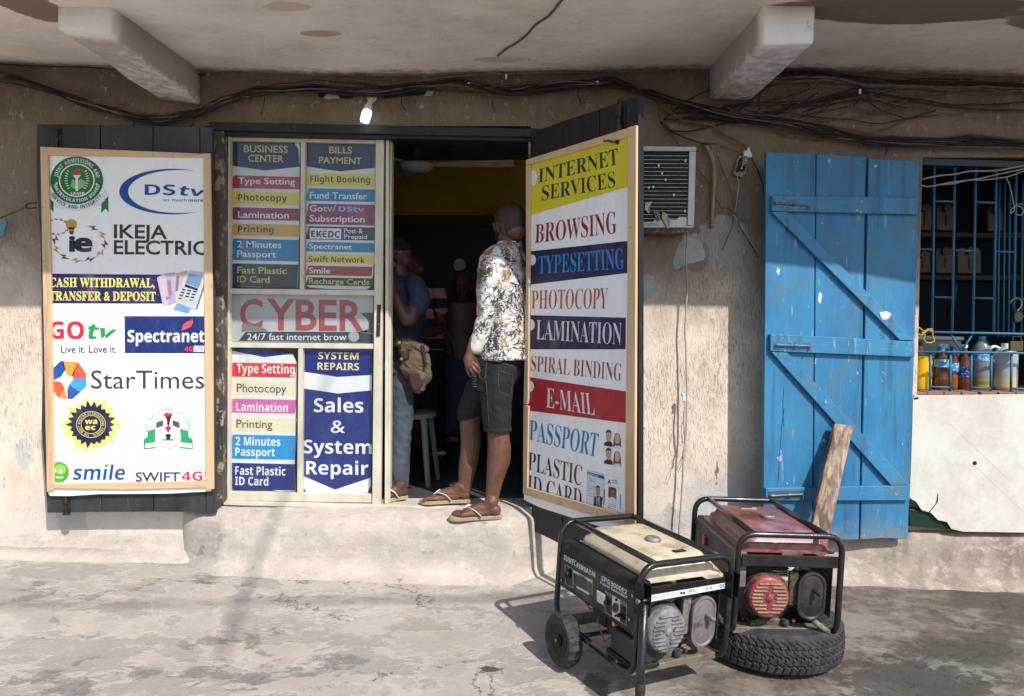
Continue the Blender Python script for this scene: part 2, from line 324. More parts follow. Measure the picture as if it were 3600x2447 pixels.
def tube(bm, pts, r, n=8, closed=False, mi=0, caps=True, flat=None):
    pts = [Vector(p) for p in pts]; N = len(pts); rings = []
    up = Vector((0.13, .21, .97)).normalized(); prev = None
    for i, p in enumerate(pts):
        if closed: t = (pts[(i + 1) % N] - pts[i - 1])
        else: t = pts[min(i + 1, N - 1)] - pts[max(i - 1, 0)]
        if t.length < 1e-9: t = Vector((0, 0, 1))
        t.normalize()
        if prev is None:
            a = up - t * up.dot(t)
            if a.length < .1: a = Vector((1, 0, 0)) - t * t.x
        else: a = prev - t * prev.dot(t)
        a.normalize(); prev = a; b = t.cross(a)
        rr = r[i] if isinstance(r, (list, tuple)) else r
        ra, rb = (rr, rr) if flat is None else (rr * flat[0], rr * flat[1])
        rings.append([bm.verts.new(p + a * (ra * math.cos(2 * math.pi * k / n)) + b * (rb * math.sin(2 * math.pi * k / n))) for k in range(n)])
    for i in range(N - 1): quads(bm, rings[i], rings[i + 1], mi)
    if closed: quads(bm, rings[-1], rings[0], mi)
    elif caps:
        bm.faces.new(rings[0][::-1]).material_index = mi; bm.faces.new(rings[-1]).material_index = mi
def lathe(bm, prof, n=32, M=None, mi=0, close=True, sx=1.0, disp=None):   # prof: (r, h) about local z
    rings = []
    for j, (r, h) in enumerate(prof):
        rg = []
        for k in range(n):
            a = 2 * math.pi * k / n; rr = r + (disp(a, j, r, h) if disp else 0)
            p = Vector((rr * math.cos(a) * sx, rr * math.sin(a), h)); rg.append(bm.verts.new(M @ p if M is not None else p))
        rings.append(rg)
    for j in range(len(rings) - 1): quads(bm, rings[j], rings[j + 1], mi)
    if close:
        for rg in (rings[0][::-1], rings[-1]): bm.faces.new(rg).material_index = mi
def frame_m(o, x, y, z):
    m = Matrix.Identity(4)
    for i, a in enumerate((x, y, z)):
        for j in range(3): m[j][i] = a[j]
    for j in range(3): m[j][3] = o[j]
    return m
def stadium(w, h, n=12):             # half-width, half-height outline (x,z)
    pts = []
    for k in range(n + 1): a = math.pi * k / n; pts.append((w * math.cos(a), h - w + w * math.sin(a)))
    for k in range(n + 1): a = math.pi + math.pi * k / n; pts.append((w * math.cos(a), -(h - w) + w * math.sin(a)))
    return pts
def fmats(*a): return list(a)

# ------------------------------------------------------------------ flat print: lettering and emblems on a plane
def serif(s):
    return ''.join(chr(0x1D400 + ord(c) - 65) if 'A' <= c <= 'Z' else chr(0x1D41A + ord(c) - 97) if 'a' <= c <= 'z' else chr(0x1D7CE + ord(c) - 48) if '0' <= c <= '9' else c for c in s)
def bold(s):
    return ''.join(chr(0x1D5D4 + ord(c) - 65) if 'A' <= c <= 'Z' else chr(0x1D5EE + ord(c) - 97) if 'a' <= c <= 'z' else chr(0x1D7EC + ord(c) - 48) if '0' <= c <= '9' else c for c in s)
_tc = {}
def glyphs(s, style='n', off=0.0, res=3):
    key = (s, style, off)
    if key in _tc: return _tc[key]
    body = {'n': lambda x: x, 's': serif, 'b': bold}[style](s)
    c = bpy.data.curves.new('lettering_curve', 'FONT'); c.body = body; c.resolution_u = res; c.offset = off
    o = bpy.data.objects.new('lettering_curve', c); COL.objects.link(o); bpy.context.view_layer.update()
    me = o.evaluated_get(bpy.context.evaluated_depsgraph_get()).to_mesh()
    vs = [(v.co.x, v.co.y) for v in me.vertices]; fs = [tuple(p.vertices) for p in me.polygons]
    o.to_mesh_clear(); bpy.data.objects.remove(o); bpy.data.curves.remove(c)
    cap = {'n': .682, 's': .676, 'b': .714}[style]
    xs = [v[0] for v in vs]; x0, x1 = min(xs), max(xs)
    r = ([((x - x0) / (x1 - x0), y / cap) for x, y in vs], fs, (x1 - x0) / cap); _tc[key] = r; return r
class Art:
    def __init__(s, pl, base=0.0006): s.pl = pl; s.base = base; s.bm = B(); s.mats = []; s.k = 0
    def mi(s, h):
        m = ink(h) if isinstance(h, str) else h
        if m not in s.mats: s.mats.append(m)
        return s.mats.index(m)
    def put(s, vs, fs, col, lift):
        mi = s.mi(col); V = [s.bm.verts.new(s.pl.hit(u, v, lift)) for u, v in vs]
        for f in fs:
            try: F = s.bm.faces.new([V[i] for i in f])
            except ValueError: continue
            F.normal_update(); F.material_index = mi
            if F.normal.dot(s.pl.n) < 0: F.normal_flip()
    def lv(s, lift): return s.base + .00035 * lift
    def poly(s, pts, col, lift=0):
        t = tessellate_polygon([[Vector((x, y, 0)) for x, y in pts]]); s.put(pts, t, col, s.lv(lift)); return s
    def ell(s, cx, cy, rx, ry, col, lift=0, n=28, a0=0, a1=360, rot=0):
        c, q = math.cos(R(rot)), math.sin(R(rot)); pts = []
        for i in range(n):
            a = R(a0 + (a1 - a0) * i / (n if a1 - a0 == 360 else n - 1)); x, y = rx * math.cos(a), ry * math.sin(a); pts.append((cx + x * c - y * q, cy + x * q + y * c))
        return s.poly(pts, col, lift)
    def ring(s, cx, cy, rx, ry, w, col, lift=0, n=40):
        vs = []; fs = []
        for i in range(n):
            a = 2 * math.pi * i / n; vs += [(cx + rx * math.cos(a), cy + ry * math.sin(a)), (cx + (rx - w) * math.cos(a), cy + (ry - w) * math.sin(a))]
        for i in range(n): j = (i + 1) % n; fs.append((2 * i, 2 * j, 2 * j + 1, 2 * i + 1))
        s.put(vs, fs, col, s.lv(lift)); return s
    def line(s, pts, w, col, lift=0):
        for (x0, y0), (x1, y1) in zip(pts, pts[1:]):
            d = math.hypot(x1 - x0, y1 - y0) or 1; nx, ny = -(y1 - y0) / d * w / 2, (x1 - x0) / d * w / 2
            s.poly([(x0 + nx, y0 + ny), (x1 + nx, y1 + ny), (x1 - nx, y1 - ny), (x0 - nx, y0 - ny)], col, lift)
        return s
    def text(s, t, q, col, style='n', off=0.0, lift=2, shear=0.0, res=3):   # q: cap-top-left, cap-top-right, baseline-right, baseline-left
        vs, fs, _ = glyphs(t, style, off, res); tl, tr, br, bl = q; out = []
        for a, b in vs:
            a2 = a + shear * b
            bx = bl[0] + (br[0] - bl[0]) * a2, bl[1] + (br[1] - bl[1]) * a2
            tx = tl[0] + (tr[0] - tl[0]) * a2, tl[1] + (tr[1] - tl[1]) * a2
            out.append((bx[0] + (tx[0] - bx[0]) * b, bx[1] + (tx[1] - bx[1]) * b))
        s.put(out, fs, col, s.lv(lift)); return s
    def rect(s, x0, y0, x1, y1, col, lift=0, sk=0): return s.poly([(x0, y0), (x1, y0 + sk), (x1, y1 + sk), (x0, y1)], col, lift)
    def tx(s, t, x0, y0, x1, y1, col, style='n', off=0.0, lift=2, sk=0.0, shear=0.0):  # axis-aligned, sk = drop over the width
        return s.text(t, [(x0, y0), (x1, y0 + sk), (x1, y1 + sk), (x0, y1)], col, style, off, lift, shear)
    def arc(s, t, cx, cy, rx, ry, a0, a1, h, col, style='n', inside=False, lift=2):
        W = [glyphs(c, style)[2] if c != ' ' else .45 for c in t]; gap = .22
        tot = sum(W) + gap * (len(t) - 1); pos = 0
        for c, w in zip(t, W):
            if c != ' ':
                am = R(a0 + (a1 - a0) * (pos + w / 2) / tot)
                x, y = cx + rx * math.cos(am), cy + ry * math.sin(am)
                tx_, ty_ = -rx * math.sin(am), ry * math.cos(am); L = math.hypot(tx_, ty_); sg = 1 if a1 > a0 else -1
                tx_, ty_ = tx_ / L * sg, ty_ / L * sg; nx, ny = (ty_, -tx_)
                per = abs(R(a1 - a0)) * (rx + ry) / 2 / tot; hw = w * per / 2
                bl = (x - tx_ * hw, y - ty_ * hw); br = (x + tx_ * hw, y + ty_ * hw)
                s.text(c, [(bl[0] + nx * h, bl[1] + ny * h), (br[0] + nx * h, br[1] + ny * h), br, bl], col, style, lift=lift, res=2)
            pos += w + gap
        return s
    def done(s, name, parent, label=None):
        o = mk(name, s.bm, s.mats, parent, label=label, recalc=False); return o
# ------------------------------------------------------------------ the building
WY = 4.2
def blocks(name, bs, m, bev=0):
    bm = B()
    for b in bs: box(bm, *b)
    return struct(mk(name, bm, m, bevel=bev))
DX0, DX1, DZ0, DZ1 = -1.80, .11, .37, 2.62          # doorway opening
SX0, SX1, SZ0, SZ1 = 2.40, 4.6, 1.0, 2.44          # shop opening
TOPZ = 3.3
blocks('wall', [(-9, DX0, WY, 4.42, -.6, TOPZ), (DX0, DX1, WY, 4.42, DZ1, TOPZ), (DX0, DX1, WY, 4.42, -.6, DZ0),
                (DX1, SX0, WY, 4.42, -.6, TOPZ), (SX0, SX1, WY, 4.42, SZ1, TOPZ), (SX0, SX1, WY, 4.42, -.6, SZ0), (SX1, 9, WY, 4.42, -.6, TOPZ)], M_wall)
# canopy slab with a sagging soffit
bm = B(); xs = [-9, -3.06, -2.0, -1.0, .1, .95, 1.7, 2.6, 3.1, 9]; zs = [3.0, 2.985, 2.945, 2.915, 2.925, 2.95, 2.95, 2.92, 2.90, 2.88]
def cz(x):
    for i in range(len(xs) - 1):
        if x <= xs[i + 1]: t = (x - xs[i]) / (xs[i + 1] - xs[i]); return zs[i] + (zs[i + 1] - zs[i]) * t
    return zs[-1]
nx, ny = 150, 16; g = []
for i in range(nx + 1):
    x = -9 + 18 * i / nx; row = []
    for j in range(ny + 1):
        y = 3.10 + (4.205 - 3.10) * j / ny
        z = cz(x) + (2.915 - cz(x)) * (1 - j / ny) + .012 * mnoise.noise(Vector((x * 1.7, y * 2.5, 0)))
        if j == ny: z -= .012 * abs(mnoise.noise(Vector((x * 9, 3, 1)))) * 2
        row.append(bm.verts.new((x, y, z)))
    g.append(row)
for i in range(nx):
    for j in range(ny): bm.faces.new((g[i][j], g[i + 1][j], g[i + 1][j + 1], g[i][j + 1]))
def strip(e, zt, y):
    t = [bm.verts.new((v.co.x, y, zt)) for v in e]
    for i in range(len(e) - 1): bm.faces.new((e[i], e[i + 1], t[i + 1], t[i]))
    return t
ta = strip([r[0] for r in g], 3.12, 3.10); tb = strip([r[-1] for r in g], 3.12, 4.205)
for i in range(nx): bm.faces.new((ta[i], ta[i + 1], tb[i + 1], tb[i]))
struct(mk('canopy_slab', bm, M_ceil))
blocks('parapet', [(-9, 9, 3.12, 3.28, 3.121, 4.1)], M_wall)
def beam(q_front, q_back_b, yf, lab):
    # front face px quad (tl,tr,br,bl), soffit corner px at the wall (br,bl)
    F = [P(u, v, yf) for u, v in q_front]; br, bl = [P(u, v, WY - .003) for u, v in q_back_b]
    F[0].z = F[1].z = 2.935; tl = bl.copy(); tr = br.copy(); tl.z = tr.z = 2.97
    bm = B(); n = 14; rings = []
    for k in range(n + 1):
        t = k / n; ring = []
        for a, c in zip(F, (tl, tr, br, bl)):
            p = a.lerp(c, t)
            p += Vector((.006, 0, .008)) * mnoise.noise(p * 4)
            ring.append(bm.verts.new(p))
        rings.append(ring)
    for k in range(n): quads(bm, rings[k], rings[k + 1])
    bm.faces.new(rings[0]); bm.faces.new(rings[-1][::-1])
    bmesh.ops.recalc_face_normals(bm, faces=bm.faces)
    es = [e for e in bm.edges if len(e.link_faces) == 2 and e.calc_face_angle(0) > .8]
    bmesh.ops.bevel(bm, geom=es, offset=.014, segments=3, affect='EDGES', profile=.5)
    o = mk('ceiling_beam', bm, M_beam, smooth=1.0); o['kind'] = 'structure'; return o
k = NB('whitewashed_beam', .85); w = k.noise(3, det=7, ro=.65); f = k.noise(18, det=8, ro=.7)
c = k.mix(k.ramp(w, .35, .7), (.80, .78, .77), (.68, .645, .62)); c = k.mix(k.math('MULTIPLY', k.ramp(f, .60, .72), .6), c, (.33, .28, .25))
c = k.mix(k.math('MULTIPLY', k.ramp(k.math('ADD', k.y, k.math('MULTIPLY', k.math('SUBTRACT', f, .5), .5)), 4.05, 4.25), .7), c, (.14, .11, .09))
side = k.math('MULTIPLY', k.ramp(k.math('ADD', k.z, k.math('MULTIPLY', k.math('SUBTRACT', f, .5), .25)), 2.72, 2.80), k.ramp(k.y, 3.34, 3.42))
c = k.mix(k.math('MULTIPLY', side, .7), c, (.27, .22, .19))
M_beam = k.out(c, k.math('ADD', w, k.math('MULTIPLY', f, .3)), .4, .02)
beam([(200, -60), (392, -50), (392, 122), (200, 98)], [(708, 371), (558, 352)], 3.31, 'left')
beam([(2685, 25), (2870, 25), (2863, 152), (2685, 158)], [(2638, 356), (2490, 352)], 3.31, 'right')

# ground: one sheet out to the street's far side
bm = B()
def lin(a, b, n): return [a + (b - a) * i / n for i in range(n)]
gx = lin(-60, -6, 10) + lin(-6, 6, 110) + lin(6, 60, 10) + [60]; gy = lin(-70, 0, 14) + lin(0, 4.3, 50) + [4.3]
gr = []
for x in gx:
    row = []
    for y in gy:
        z = gz(x, y)
        if y > 0: z += .010 * mnoise.noise(Vector((x * .9, y * 1.3, 0))) + .004 * mnoise.noise(Vector((x * 4, y * 6, 3)))
        row.append(bm.verts.new((x, y, z)))
    gr.append(row)
for i in range(len(gx) - 1):
    for j in range(len(gy) - 1): bm.faces.new((gr[i][j], gr[i + 1][j], gr[i + 1][j + 1], gr[i][j + 1]))
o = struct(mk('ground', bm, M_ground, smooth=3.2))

# slumped cement step, skirt and plinth against the wall
def skirt(name, x0, x1, prof, n, amp=.012, endr=.12, seed=0, ex=.5):
    """prof(x) -> list of (y,z) from the wall outwards to the ground"""
    bm = B(); rows = []
    for i in range(n + 1):
        x = x0 + (x1 - x0) * i / n; r = []
        for j, (y, z) in enumerate(prof(x)):
            e = min(1, min(x - x0, x1 - x) / endr + .0); e = max(0, e) ** ex
            q = Vector((x * 3 + seed, y * 4, z * 5)); a = amp * mnoise.noise(q) + amp * .4 * mnoise.noise(q * 3.3)
            yy = WY + .004 - (WY + .004 - y - a) * (e if y < WY - .001 else 1)
            r.append(bm.verts.new((x, yy, z + (a * .6 if 0 < j else 0))))
        rows.append(r)
    for i in range(n):
        for j in range(len(rows[0]) - 1): bm.faces.new((rows[i][j], rows[i + 1][j], rows[i + 1][j + 1], rows[i][j + 1]))
    return struct(mk(name, bm, M_cement, smooth=3.2))
def stepprof(x):
    b = gz(x, 4.0)
    return [(4.34, .378), (WY, .372), (4.14, .360), (4.09, .346), (4.055, .333), (4.034, .312), (4.022, .27), (4.016, .20), (4.008, .13), (3.992, b + .045), (3.955, b + .014), (3.90, b - .004), (3.86, b - .02)]
skirt('doorstep', -1.97, .29, stepprof, 110, .020, .30, 0, .75)
def leftprof(x):
    b = gz(x, 4.1); return [(4.205, .22), (4.188, .16), (4.178, .12), (4.16, b + .045), (4.11, b + .012), (4.05, b - .012)]
skirt('cement_skirt_left', -6, -1.84, leftprof, 120, .014, .05, 5)
skirt('cement_skirt_middle', .22, 2.0, lambda x: [(4.205, gz(x, 4) + .12), (4.186, gz(x, 4) + .07), (4.15, gz(x, 4) + .02), (4.08, gz(x, 4) - .012)], 60, .01, .05, 9)
def plinth(x):
    b = gz(x, 4.0); t = .225; return [(4.206, t + .012), (4.18, t + .004), (4.158, t - .006), (4.148, t - .02), (4.142, t - .06), (4.140, t - .14), (4.138, b + .12), (4.12, b + .05), (4.07, b + .008), (4.0, b - .012)]
skirt('plinth', 1.70, 7, plinth, 150, .012, .16, 3)

# rooms behind the openings
M_room = mat('smoke_grey_ceiling', (.16, .14, .13), .9, col2=(.11, .10, .09)); M_yel = mat('yellow_room_paint', (.80, .55, .08), .8, col2=(.68, .45, .06), vs=2)
M_rfloor = mat('dark_floor_tiles', (.075, .078, .082), .45, col2=(.05, .05, .05), vs=5); M_blroom = mat('shade_darkened_blue_paint', (.003, .015, .032), .8, col2=(.002, .009, .018), vs=3)  # shop's blue darkened in the colour to imitate the dim interior
M_brown = mat('dark_brown_panel', (.018, .014, .012), .6)
def room(pref, x0, x1, y1, zf, zc, mw, mf, mc):
    blocks(pref + '_floor', [(x0, x1, 4.345, y1, zf - .1, zf)] if pref == 'shop' else [(x0, x1, 4.42, y1, zf - .1, zf)], mf)
    blocks(pref + '_ceiling', [(x0 - .1, x1 + .1, 4.42, y1 + .1, zc, zc + .1)], mc)
    blocks(pref + '_back_wall', [(x0, x1, y1, y1 + .1, zf - .1, zc)], mw)
    blocks(pref + '_side_wall', [(x0 - .1, x0, 4.42, y1, zf - .1, zc), (x1, x1 + .1, 4.42, y1, zf - .1, zc)], mw)
room('cafe', -3.2, .55, 6.5, .375, 2.93, M_yel, M_rfloor, M_room)
blocks('cafe_partition', [(-3.19, .54, 6.30, 6.45, .376, 2.36)], M_brown)
blocks('cafe_partition_rail', [(-3.19, .54, 6.27, 6.30, 2.30, 2.40)], M_brown)
bm = B()
for i in range(9):
    for j in range(4):
        box(bm, -2.6 + i * .35, -2.6 + i * .35 + .344, 4.45 + j * .35, 4.45 + j * .35 + .344, .3755, .380)
mk('cafe_floor_tiles', bm, M_rfloor); bpy.data.objects['cafe_floor_tiles']['kind'] = 'structure'
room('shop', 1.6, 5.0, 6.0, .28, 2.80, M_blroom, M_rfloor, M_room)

# ------------------------------------------------------------------ timber frame round the cafe doorway
t = empty('timber_door_frame', (-.85, 4.2, .37), 'black weathered timber frame round the cyber cafe doorway and glazed panel', 'door frame')
pj = VY(4.155)
bm = B(); slab(bm, pj, [(728, 428), (1300, 440), (1905, 452), (1900, 482), (1300, 470), (752, 458)], .10); mk('lintel_board', bm, M_black, t, bevel=.003)
bm = B(); slab(bm, VY(4.18), [(752, 459), (1300, 471), (1890, 483), (1890, 497), (1300, 485), (752, 473)], .12); mk('lintel_rebate', bm, M_black, t)
bm = B(); slab(bm, pj, [(744, 459), (786, 460), (783, 1762), (757, 1800), (757, 1400)], .10); mk('jamb_board', bm, M_jamb, t, bevel=.003)
bm = B(); slab(bm, VY(4.20), [(1858, 497), (1882, 497), (1878, 1785), (1854, 1785)], .12); mk('jamb_board', bm, M_jamb, t, bevel=.003)

# ------------------------------------------------------------------ aluminium window unit and its stickers
PW = VY(4.235)
t = empty('aluminium_window_unit', (-1.25, 4.24, .40), 'cream aluminium sliding window unit filled with service stickers, left of the open doorway', 'window')
def al(name, q, th=.045, lift=0, m=None, bev=.0025):
    bm = B(); slab(bm, PW, q, th, lift); return mk(name, bm, m or M_alu, t, bevel=bev)
al('stile', [(789, 463), (808, 464), (806, 1762), (783, 1762)], lift=.012)
al('stile', [(1321, 478), (1350, 478), (1338, 1777), (1308, 1776)], lift=.012)
al('top_rail', [(808, 466), (1321, 478), (1321, 503), (808, 493)])
al('bottom_rail', [(806, 1730), (1308, 1738), (1308, 1768), (805, 1760)])
al('rail', [(807, 1014), (1318, 1020), (1317, 1039), (807, 1033)]); al('rail', [(807, 1204), (1315, 1209), (1314, 1227), (806, 1222)])
al('mullion', [(1057, 498), (1073, 498), (1069, 1017), (1053, 1017)]); al('mullion', [(1048, 1225), (1065, 1225), (1062, 1734), (1044, 1734)])
al('jamb_track', [(1356, 480), (1368, 481), (1364, 1772), (1352, 1772)], .07, .004)
al('jamb_track', [(1371, 489), (1378, 489), (1371, 1768), (1364, 1768)], .07, -.02)
al('head_track', [(1370, 486), (1858, 490), (1858, 496), (1370, 492)], .07, 0)
al('sill_track', [(785, 1764), (1330, 1776), (1862, 1786), (1862, 1803), (1330, 1790), (785, 1776)], .09, .03)
al('sill_track', [(1372, 1771), (1858, 1780), (1858, 1785), (1372, 1777)], .012, -.03, M_steel)
h = al('lock_handle', [(1326, 1071), (1338, 1071), (1335, 1183), (1323, 1183)], .012, .020, M_black, .0015)
bm = B(); c0 = PW.hit(1331, 1140, .0205); lathe(bm, [(.0045, 0), (.0045, .003)], 12, frame_m(c0, (1, 0, 0), (0, 0, 1), (0, -1, 0))); mk('keyhole', bm, M_steel, h)
# panes of thin glass in front of the stickers
mg = bpy.data.materials.new('window_glass'); mg.use_nodes = True; n_ = mg.node_tree; n_.nodes.clear()
oo = n_.nodes.new('ShaderNodeOutputMaterial'); mx = n_.nodes.new('ShaderNodeMixShader'); tr_ = n_.nodes.new('ShaderNodeBsdfTransparent'); gl = n_.nodes.new('ShaderNodeBsdfGlossy'); fr_ = n_.nodes.new('ShaderNodeLayerWeight')
gl.inputs['Roughness'].default_value = .08; tr_.inputs[0].default_value = (.93, .95, .94, 1); fr_.inputs[0].default_value = .2
pw_ = n_.nodes.new('ShaderNodeMath'); pw_.operation = 'MULTIPLY_ADD'; pw_.inputs[1].default_value = .5; pw_.inputs[2].default_value = .045; n_.links.new(fr_.outputs[1], pw_.inputs[0])
n_.links.new(pw_.outputs[0], mx.inputs[0]); n_.links.new(tr_.outputs[0], mx.inputs[1]); n_.links.new(gl.outputs[0], mx.inputs[2]); n_.links.new(mx.outputs[0], oo.inputs[0])
PG = VY(4.262)
for q in ([(808, 494), (1057, 498), (1053, 1016), (807, 1013)], [(1073, 498), (1320, 502), (1318, 1019), (1069, 1017)], [(807, 1033), (1317, 1039), (1315, 1209), (807, 1204)],
          [(806, 1222), (1048, 1224), (1044, 1732), (806, 1729)], [(1065, 1225), (1314, 1227), (1308, 1737), (1062, 1734)]):
    bm = B(); F_ = bm.faces.new([bm.verts.new(PG.hit(u, v)) for u, v in q]); F_.normal_update()
    if F_.normal.y > 0: F_.normal_flip()
    mk('glass_pane', bm, mg, t, recalc=False)
bm = B(); 
for q in ([(806, 492), (1322, 500), (1312, 1738), (804, 1735)],): slab(bm, VY(4.285), q, .004)
mk('backing_board', bm, mat('dark_backing', (.03, .03, .028), .6), t)
PS = VY(4.272)
NAVY, YEL, WHT, RED, PINK, TEAL, MAG, GOLD = '1b2350', 'e2cf52', 'e9eaee', 'b02a35', 'c75aa8', '1480b8', '8e2257', 'd6a63c'
def sticker(outline, label, bandcol='dfe0e4'):
    a = Art(PS, 0); a.poly(outline, bandcol, 0); return a
def band(a, x0, x1, y0, y1, col, s=.02, sk=10, lift=1): a.poly([(x0 + 10, y0), (x1, y0 + (x1 - x0) * s), (x1, y1 + (x1 - x0) * s), (x0, y1)], col, lift)
def Z(x, y): return 760 + x * .3924, 440 + y * .3924
def zz(*p): return [Z(*q) for q in p]
def ztext(a, s, x0, yt, x1, yb, col, style='n', off=.004, slope=.02, lift=2): 
    X0, Y0 = Z(x0, yt); X1, Y1 = Z(x1, yb); d = (X1 - X0) * slope
    a.text(s, [(X0, Y0), (X1, Y0 + d), (X1, Y1 + d), (X0, Y1)], col, style, off, lift)
a = sticker(zz((128, 150), (750, 160), (745, 900), (732, 1455), (600, 1440), (400, 1452), (200, 1440), (150, 1400), (128, 1310)), '')
a.poly(zz((128, 150), (700, 158), (735, 210), (750, 372), (440, 406), (128, 362)), NAVY, 1)
ztext(a, 'BUSINESS', 248, 180, 643, 240, 'd8c95a', off=.012); ztext(a, 'CENTER', 287, 266, 602, 326, 'd8c95a', off=.012)
for (y0, y1, col, s, tc, x1, yt, yb, st) in ((450, 563, 'b5303a', 'Type Setting', WHT, 707, 468, 523, 'n'), (594, 708, 'e3d24f', 'Photocopy', '1d2030', 635, 618, 674, 'b'), (735, 845, '8f2358', 'Lamination', WHT, 652, 770, 828, 'n'),
        (880, 990, 'd9a83e', 'Printing', '1d2030', 515, 900, 958, 'b')):
    a.poly(zz((155, y0), (750, y0 + 14), (748, y1 + 13), (122, y1)), col, 1); ztext(a, s, 195, yt, x1, yb, tc, st, .012 if st == 'n' else 0)
a.poly(zz((152, 1016), (742, 1028), (738, 1222), (122, 1208)), '1480b8', 1); ztext(a, '2 Minutes', 188, 1036, 585, 1094, WHT, off=.012); ztext(a, 'Passport', 188, 1122, 537, 1180, WHT, off=.012)
a.poly(zz((150, 1238), (735, 1250), (728, 1452), (400, 1450), (200, 1438), (145, 1396), (133, 1310)), '1c2a58', 1); ztext(a, 'Fast Plastic', 188, 1268, 632, 1326, 'd8c95a', off=.012); ztext(a, 'ID Card', 188, 1350, 478, 1408, 'd8c95a', off=.012)
a.done('sticker', t, 'navy headed sticker reading BUSINESS CENTER')
a = sticker(zz((802, 155), (1425, 165), (1418, 1100), (1405, 1350), (1385, 1445), (1350, 1475), (1050, 1470), (830, 1455), (800, 1420), (792, 1360)), '')
a.poly(zz((802, 155), (1425, 165), (1420, 382), (1110, 415), (802, 370)), NAVY, 1); ztext(a, 'BILLS', 1012, 192, 1217, 250, 'd8c95a', off=.012); ztext(a, 'PAYMENT', 920, 284, 1306, 342, 'd8c95a', off=.012)
for (y0, y1, col) in ((430, 545, 'e3d24f'), (565, 678, '1480b8'), (702, 888, '8f2358'), (905, 1022, '1b2350'), (1045, 1130, '1480b8'), (1152, 1232, 'e3d24f'), (1258, 1342, 'a02c3a'), (1362, 1432, '1b2350')):
    a.poly(zz((828, y0), (1420 if y0 < 1200 else 1402, y0 + 12), (1418 if y0 < 1200 else 1390, y1 + 12), (800, y1)), col, 1)
ztext(a, 'Flight Booking', 843, 452, 1380, 508, '1d2030', 'b', 0); ztext(a, 'Fund Transfer', 840, 598, 1352, 656, WHT, off=.012); 
ztext(a, 'Go', 838, 715, 955, 772, 'e9d9e2', off=.012); ztext(a, 'tv/', 955, 715, 1075, 772, '9fd0b4', off=.012); ztext(a, 'DStv', 1097, 728, 1330, 773, '8fb9e8', 'b', .01); ztext(a, 'Subscription', 838, 805, 1330, 862, WHT, off=.012)
a.poly(zz((838, 922), (1120, 926), (1120, 1020), (838, 1016)), WHT, 2); ztext(a, 'EKEDC', 850, 944, 1110, 1002, '1b2350', 'b', .01, lift=3); a.poly(zz((905, 1004), (990, 930), (960, 975), (990, 968)), 'b08a70', 4)
ztext(a, 'Post &', 1145, 925, 1315, 966, WHT, off=.012); ztext(a, 'Prepaid', 1145, 978, 1352, 1017, WHT, off=.012); ztext(a, 'Spectranet', 833, 1060, 1217, 1106, WHT, off=.012)
ztext(a, 'Swift Network', 831, 1174, 1332, 1224, '1d2030', 'b', 0); ztext(a, 'Smile', 831, 1276, 1023, 1325, WHT, off=.012); ztext(a, 'Recharge Cards', 831, 1372, 1372, 1420, 'd8c95a', off=.012)
a.done('sticker', t, 'navy headed sticker reading BILLS PAYMENT')
def Z(x, y): return 760 + x * .5065, 1000 + y * .5065
a = sticker(zz((90, 65), (1090, 78), (1090, 195), (1010, 205), (1058, 250), (1060, 310), (990, 330), (1090, 340), (1088, 405), (100, 398), (88, 300)), '', 'b9bdc4')  # paper and red lettering greyed to imitate shade and glass reflection
ztext(a, 'C', 165, 108, 322, 300, 'a84c56', off=.022, slope=.0); a.text('YBER', zz((350, 104), (1025, 118), (1025, 320), (350, 312)), 'a84c56', 'n', .022)
a.poly(zz((205, 328), (990, 330), (1088, 345), (1088, 404), (155, 392)), '3a3f55', 1); a.poly(zz((180, 272), (330, 300), (362, 330), (210, 322), (175, 330)), '7f8486', 3); a.poly(zz((1010, 200), (1090, 196), (1090, 340), (1040, 335), (1065, 290), (1050, 240)), '4b5052', 3)
ztext(a, '24/7 fast internet brow', 215, 340, 905, 386, 'dfe2ea', slope=.003); a.ell(*Z(955, 362), 19, 18, '9fb0c0', 3)
a.done('sticker', t, 'torn sticker, dulled by painted shade, reading CYBER in red')
a = sticker(zz((92, 440), (380, 445), (410, 470), (530, 482), (562, 545), (556, 900), (545, 1250), (552, 1432), (440, 1436), (300, 1412), (110, 1424), (98, 1390)), '', 'f0f1f3')
a.poly(zz((105, 440), (385, 446), (412, 470), (520, 482), (332, 505), (98, 458)), '14308a', 1)
for (y0, y1, col) in ((542, 640, 'e03038'), (665, 765, 'f2e6c4'), (793, 890, 'd868b4'), (925, 1020, 'f2e8c8'), (1042, 1210, '1296dc')): a.poly(zz((115, y0), (560, y0 + 8), (545, y1 + 8), (95, y1)), col, 1)
a.poly(zz((108, 1238), (545, 1248), (550, 1430), (110, 1422), (98, 1390)), '102a80', 1)
W2 = 'f4f4f4'
ztext(a, 'Type Setting', 143, 550, 545, 612, W2, 'b', 0); ztext(a, 'Photocopy', 143, 688, 487, 746, '1c2c66'); ztext(a, 'Lamination', 140, 820, 498, 878, W2, 'b', 0); ztext(a, 'Printing', 140, 938, 390, 994, '20242c')
ztext(a, '2 Minutes', 135, 1058, 445, 1116, W2, 'b', 0); ztext(a, 'Passport', 133, 1132, 408, 1188, W2, 'b', 0); ztext(a, 'Fast Plastic', 132, 1262, 482, 1320, W2, 'b', 0); ztext(a, 'ID Card', 131, 1334, 362, 1392, W2, 'b', 0)
a.done('sticker', t, 'peeling white sticker with red, pink and blue bands')
a = sticker(zz((612, 455), (660, 440), (1083, 455), (1078, 900), (1072, 1400), (1050, 1445), (630, 1445), (600, 1400), (605, 900)), '', 'f0f1f3')
a.poly(zz((612, 455), (660, 444), (1083, 456), (1080, 628), (845, 642), (608, 606)), '102a80', 1); a.poly(zz((606, 722), (845, 757), (1078, 735), (1076, 1340), (825, 1424), (600, 1328)), '102a80', 1)
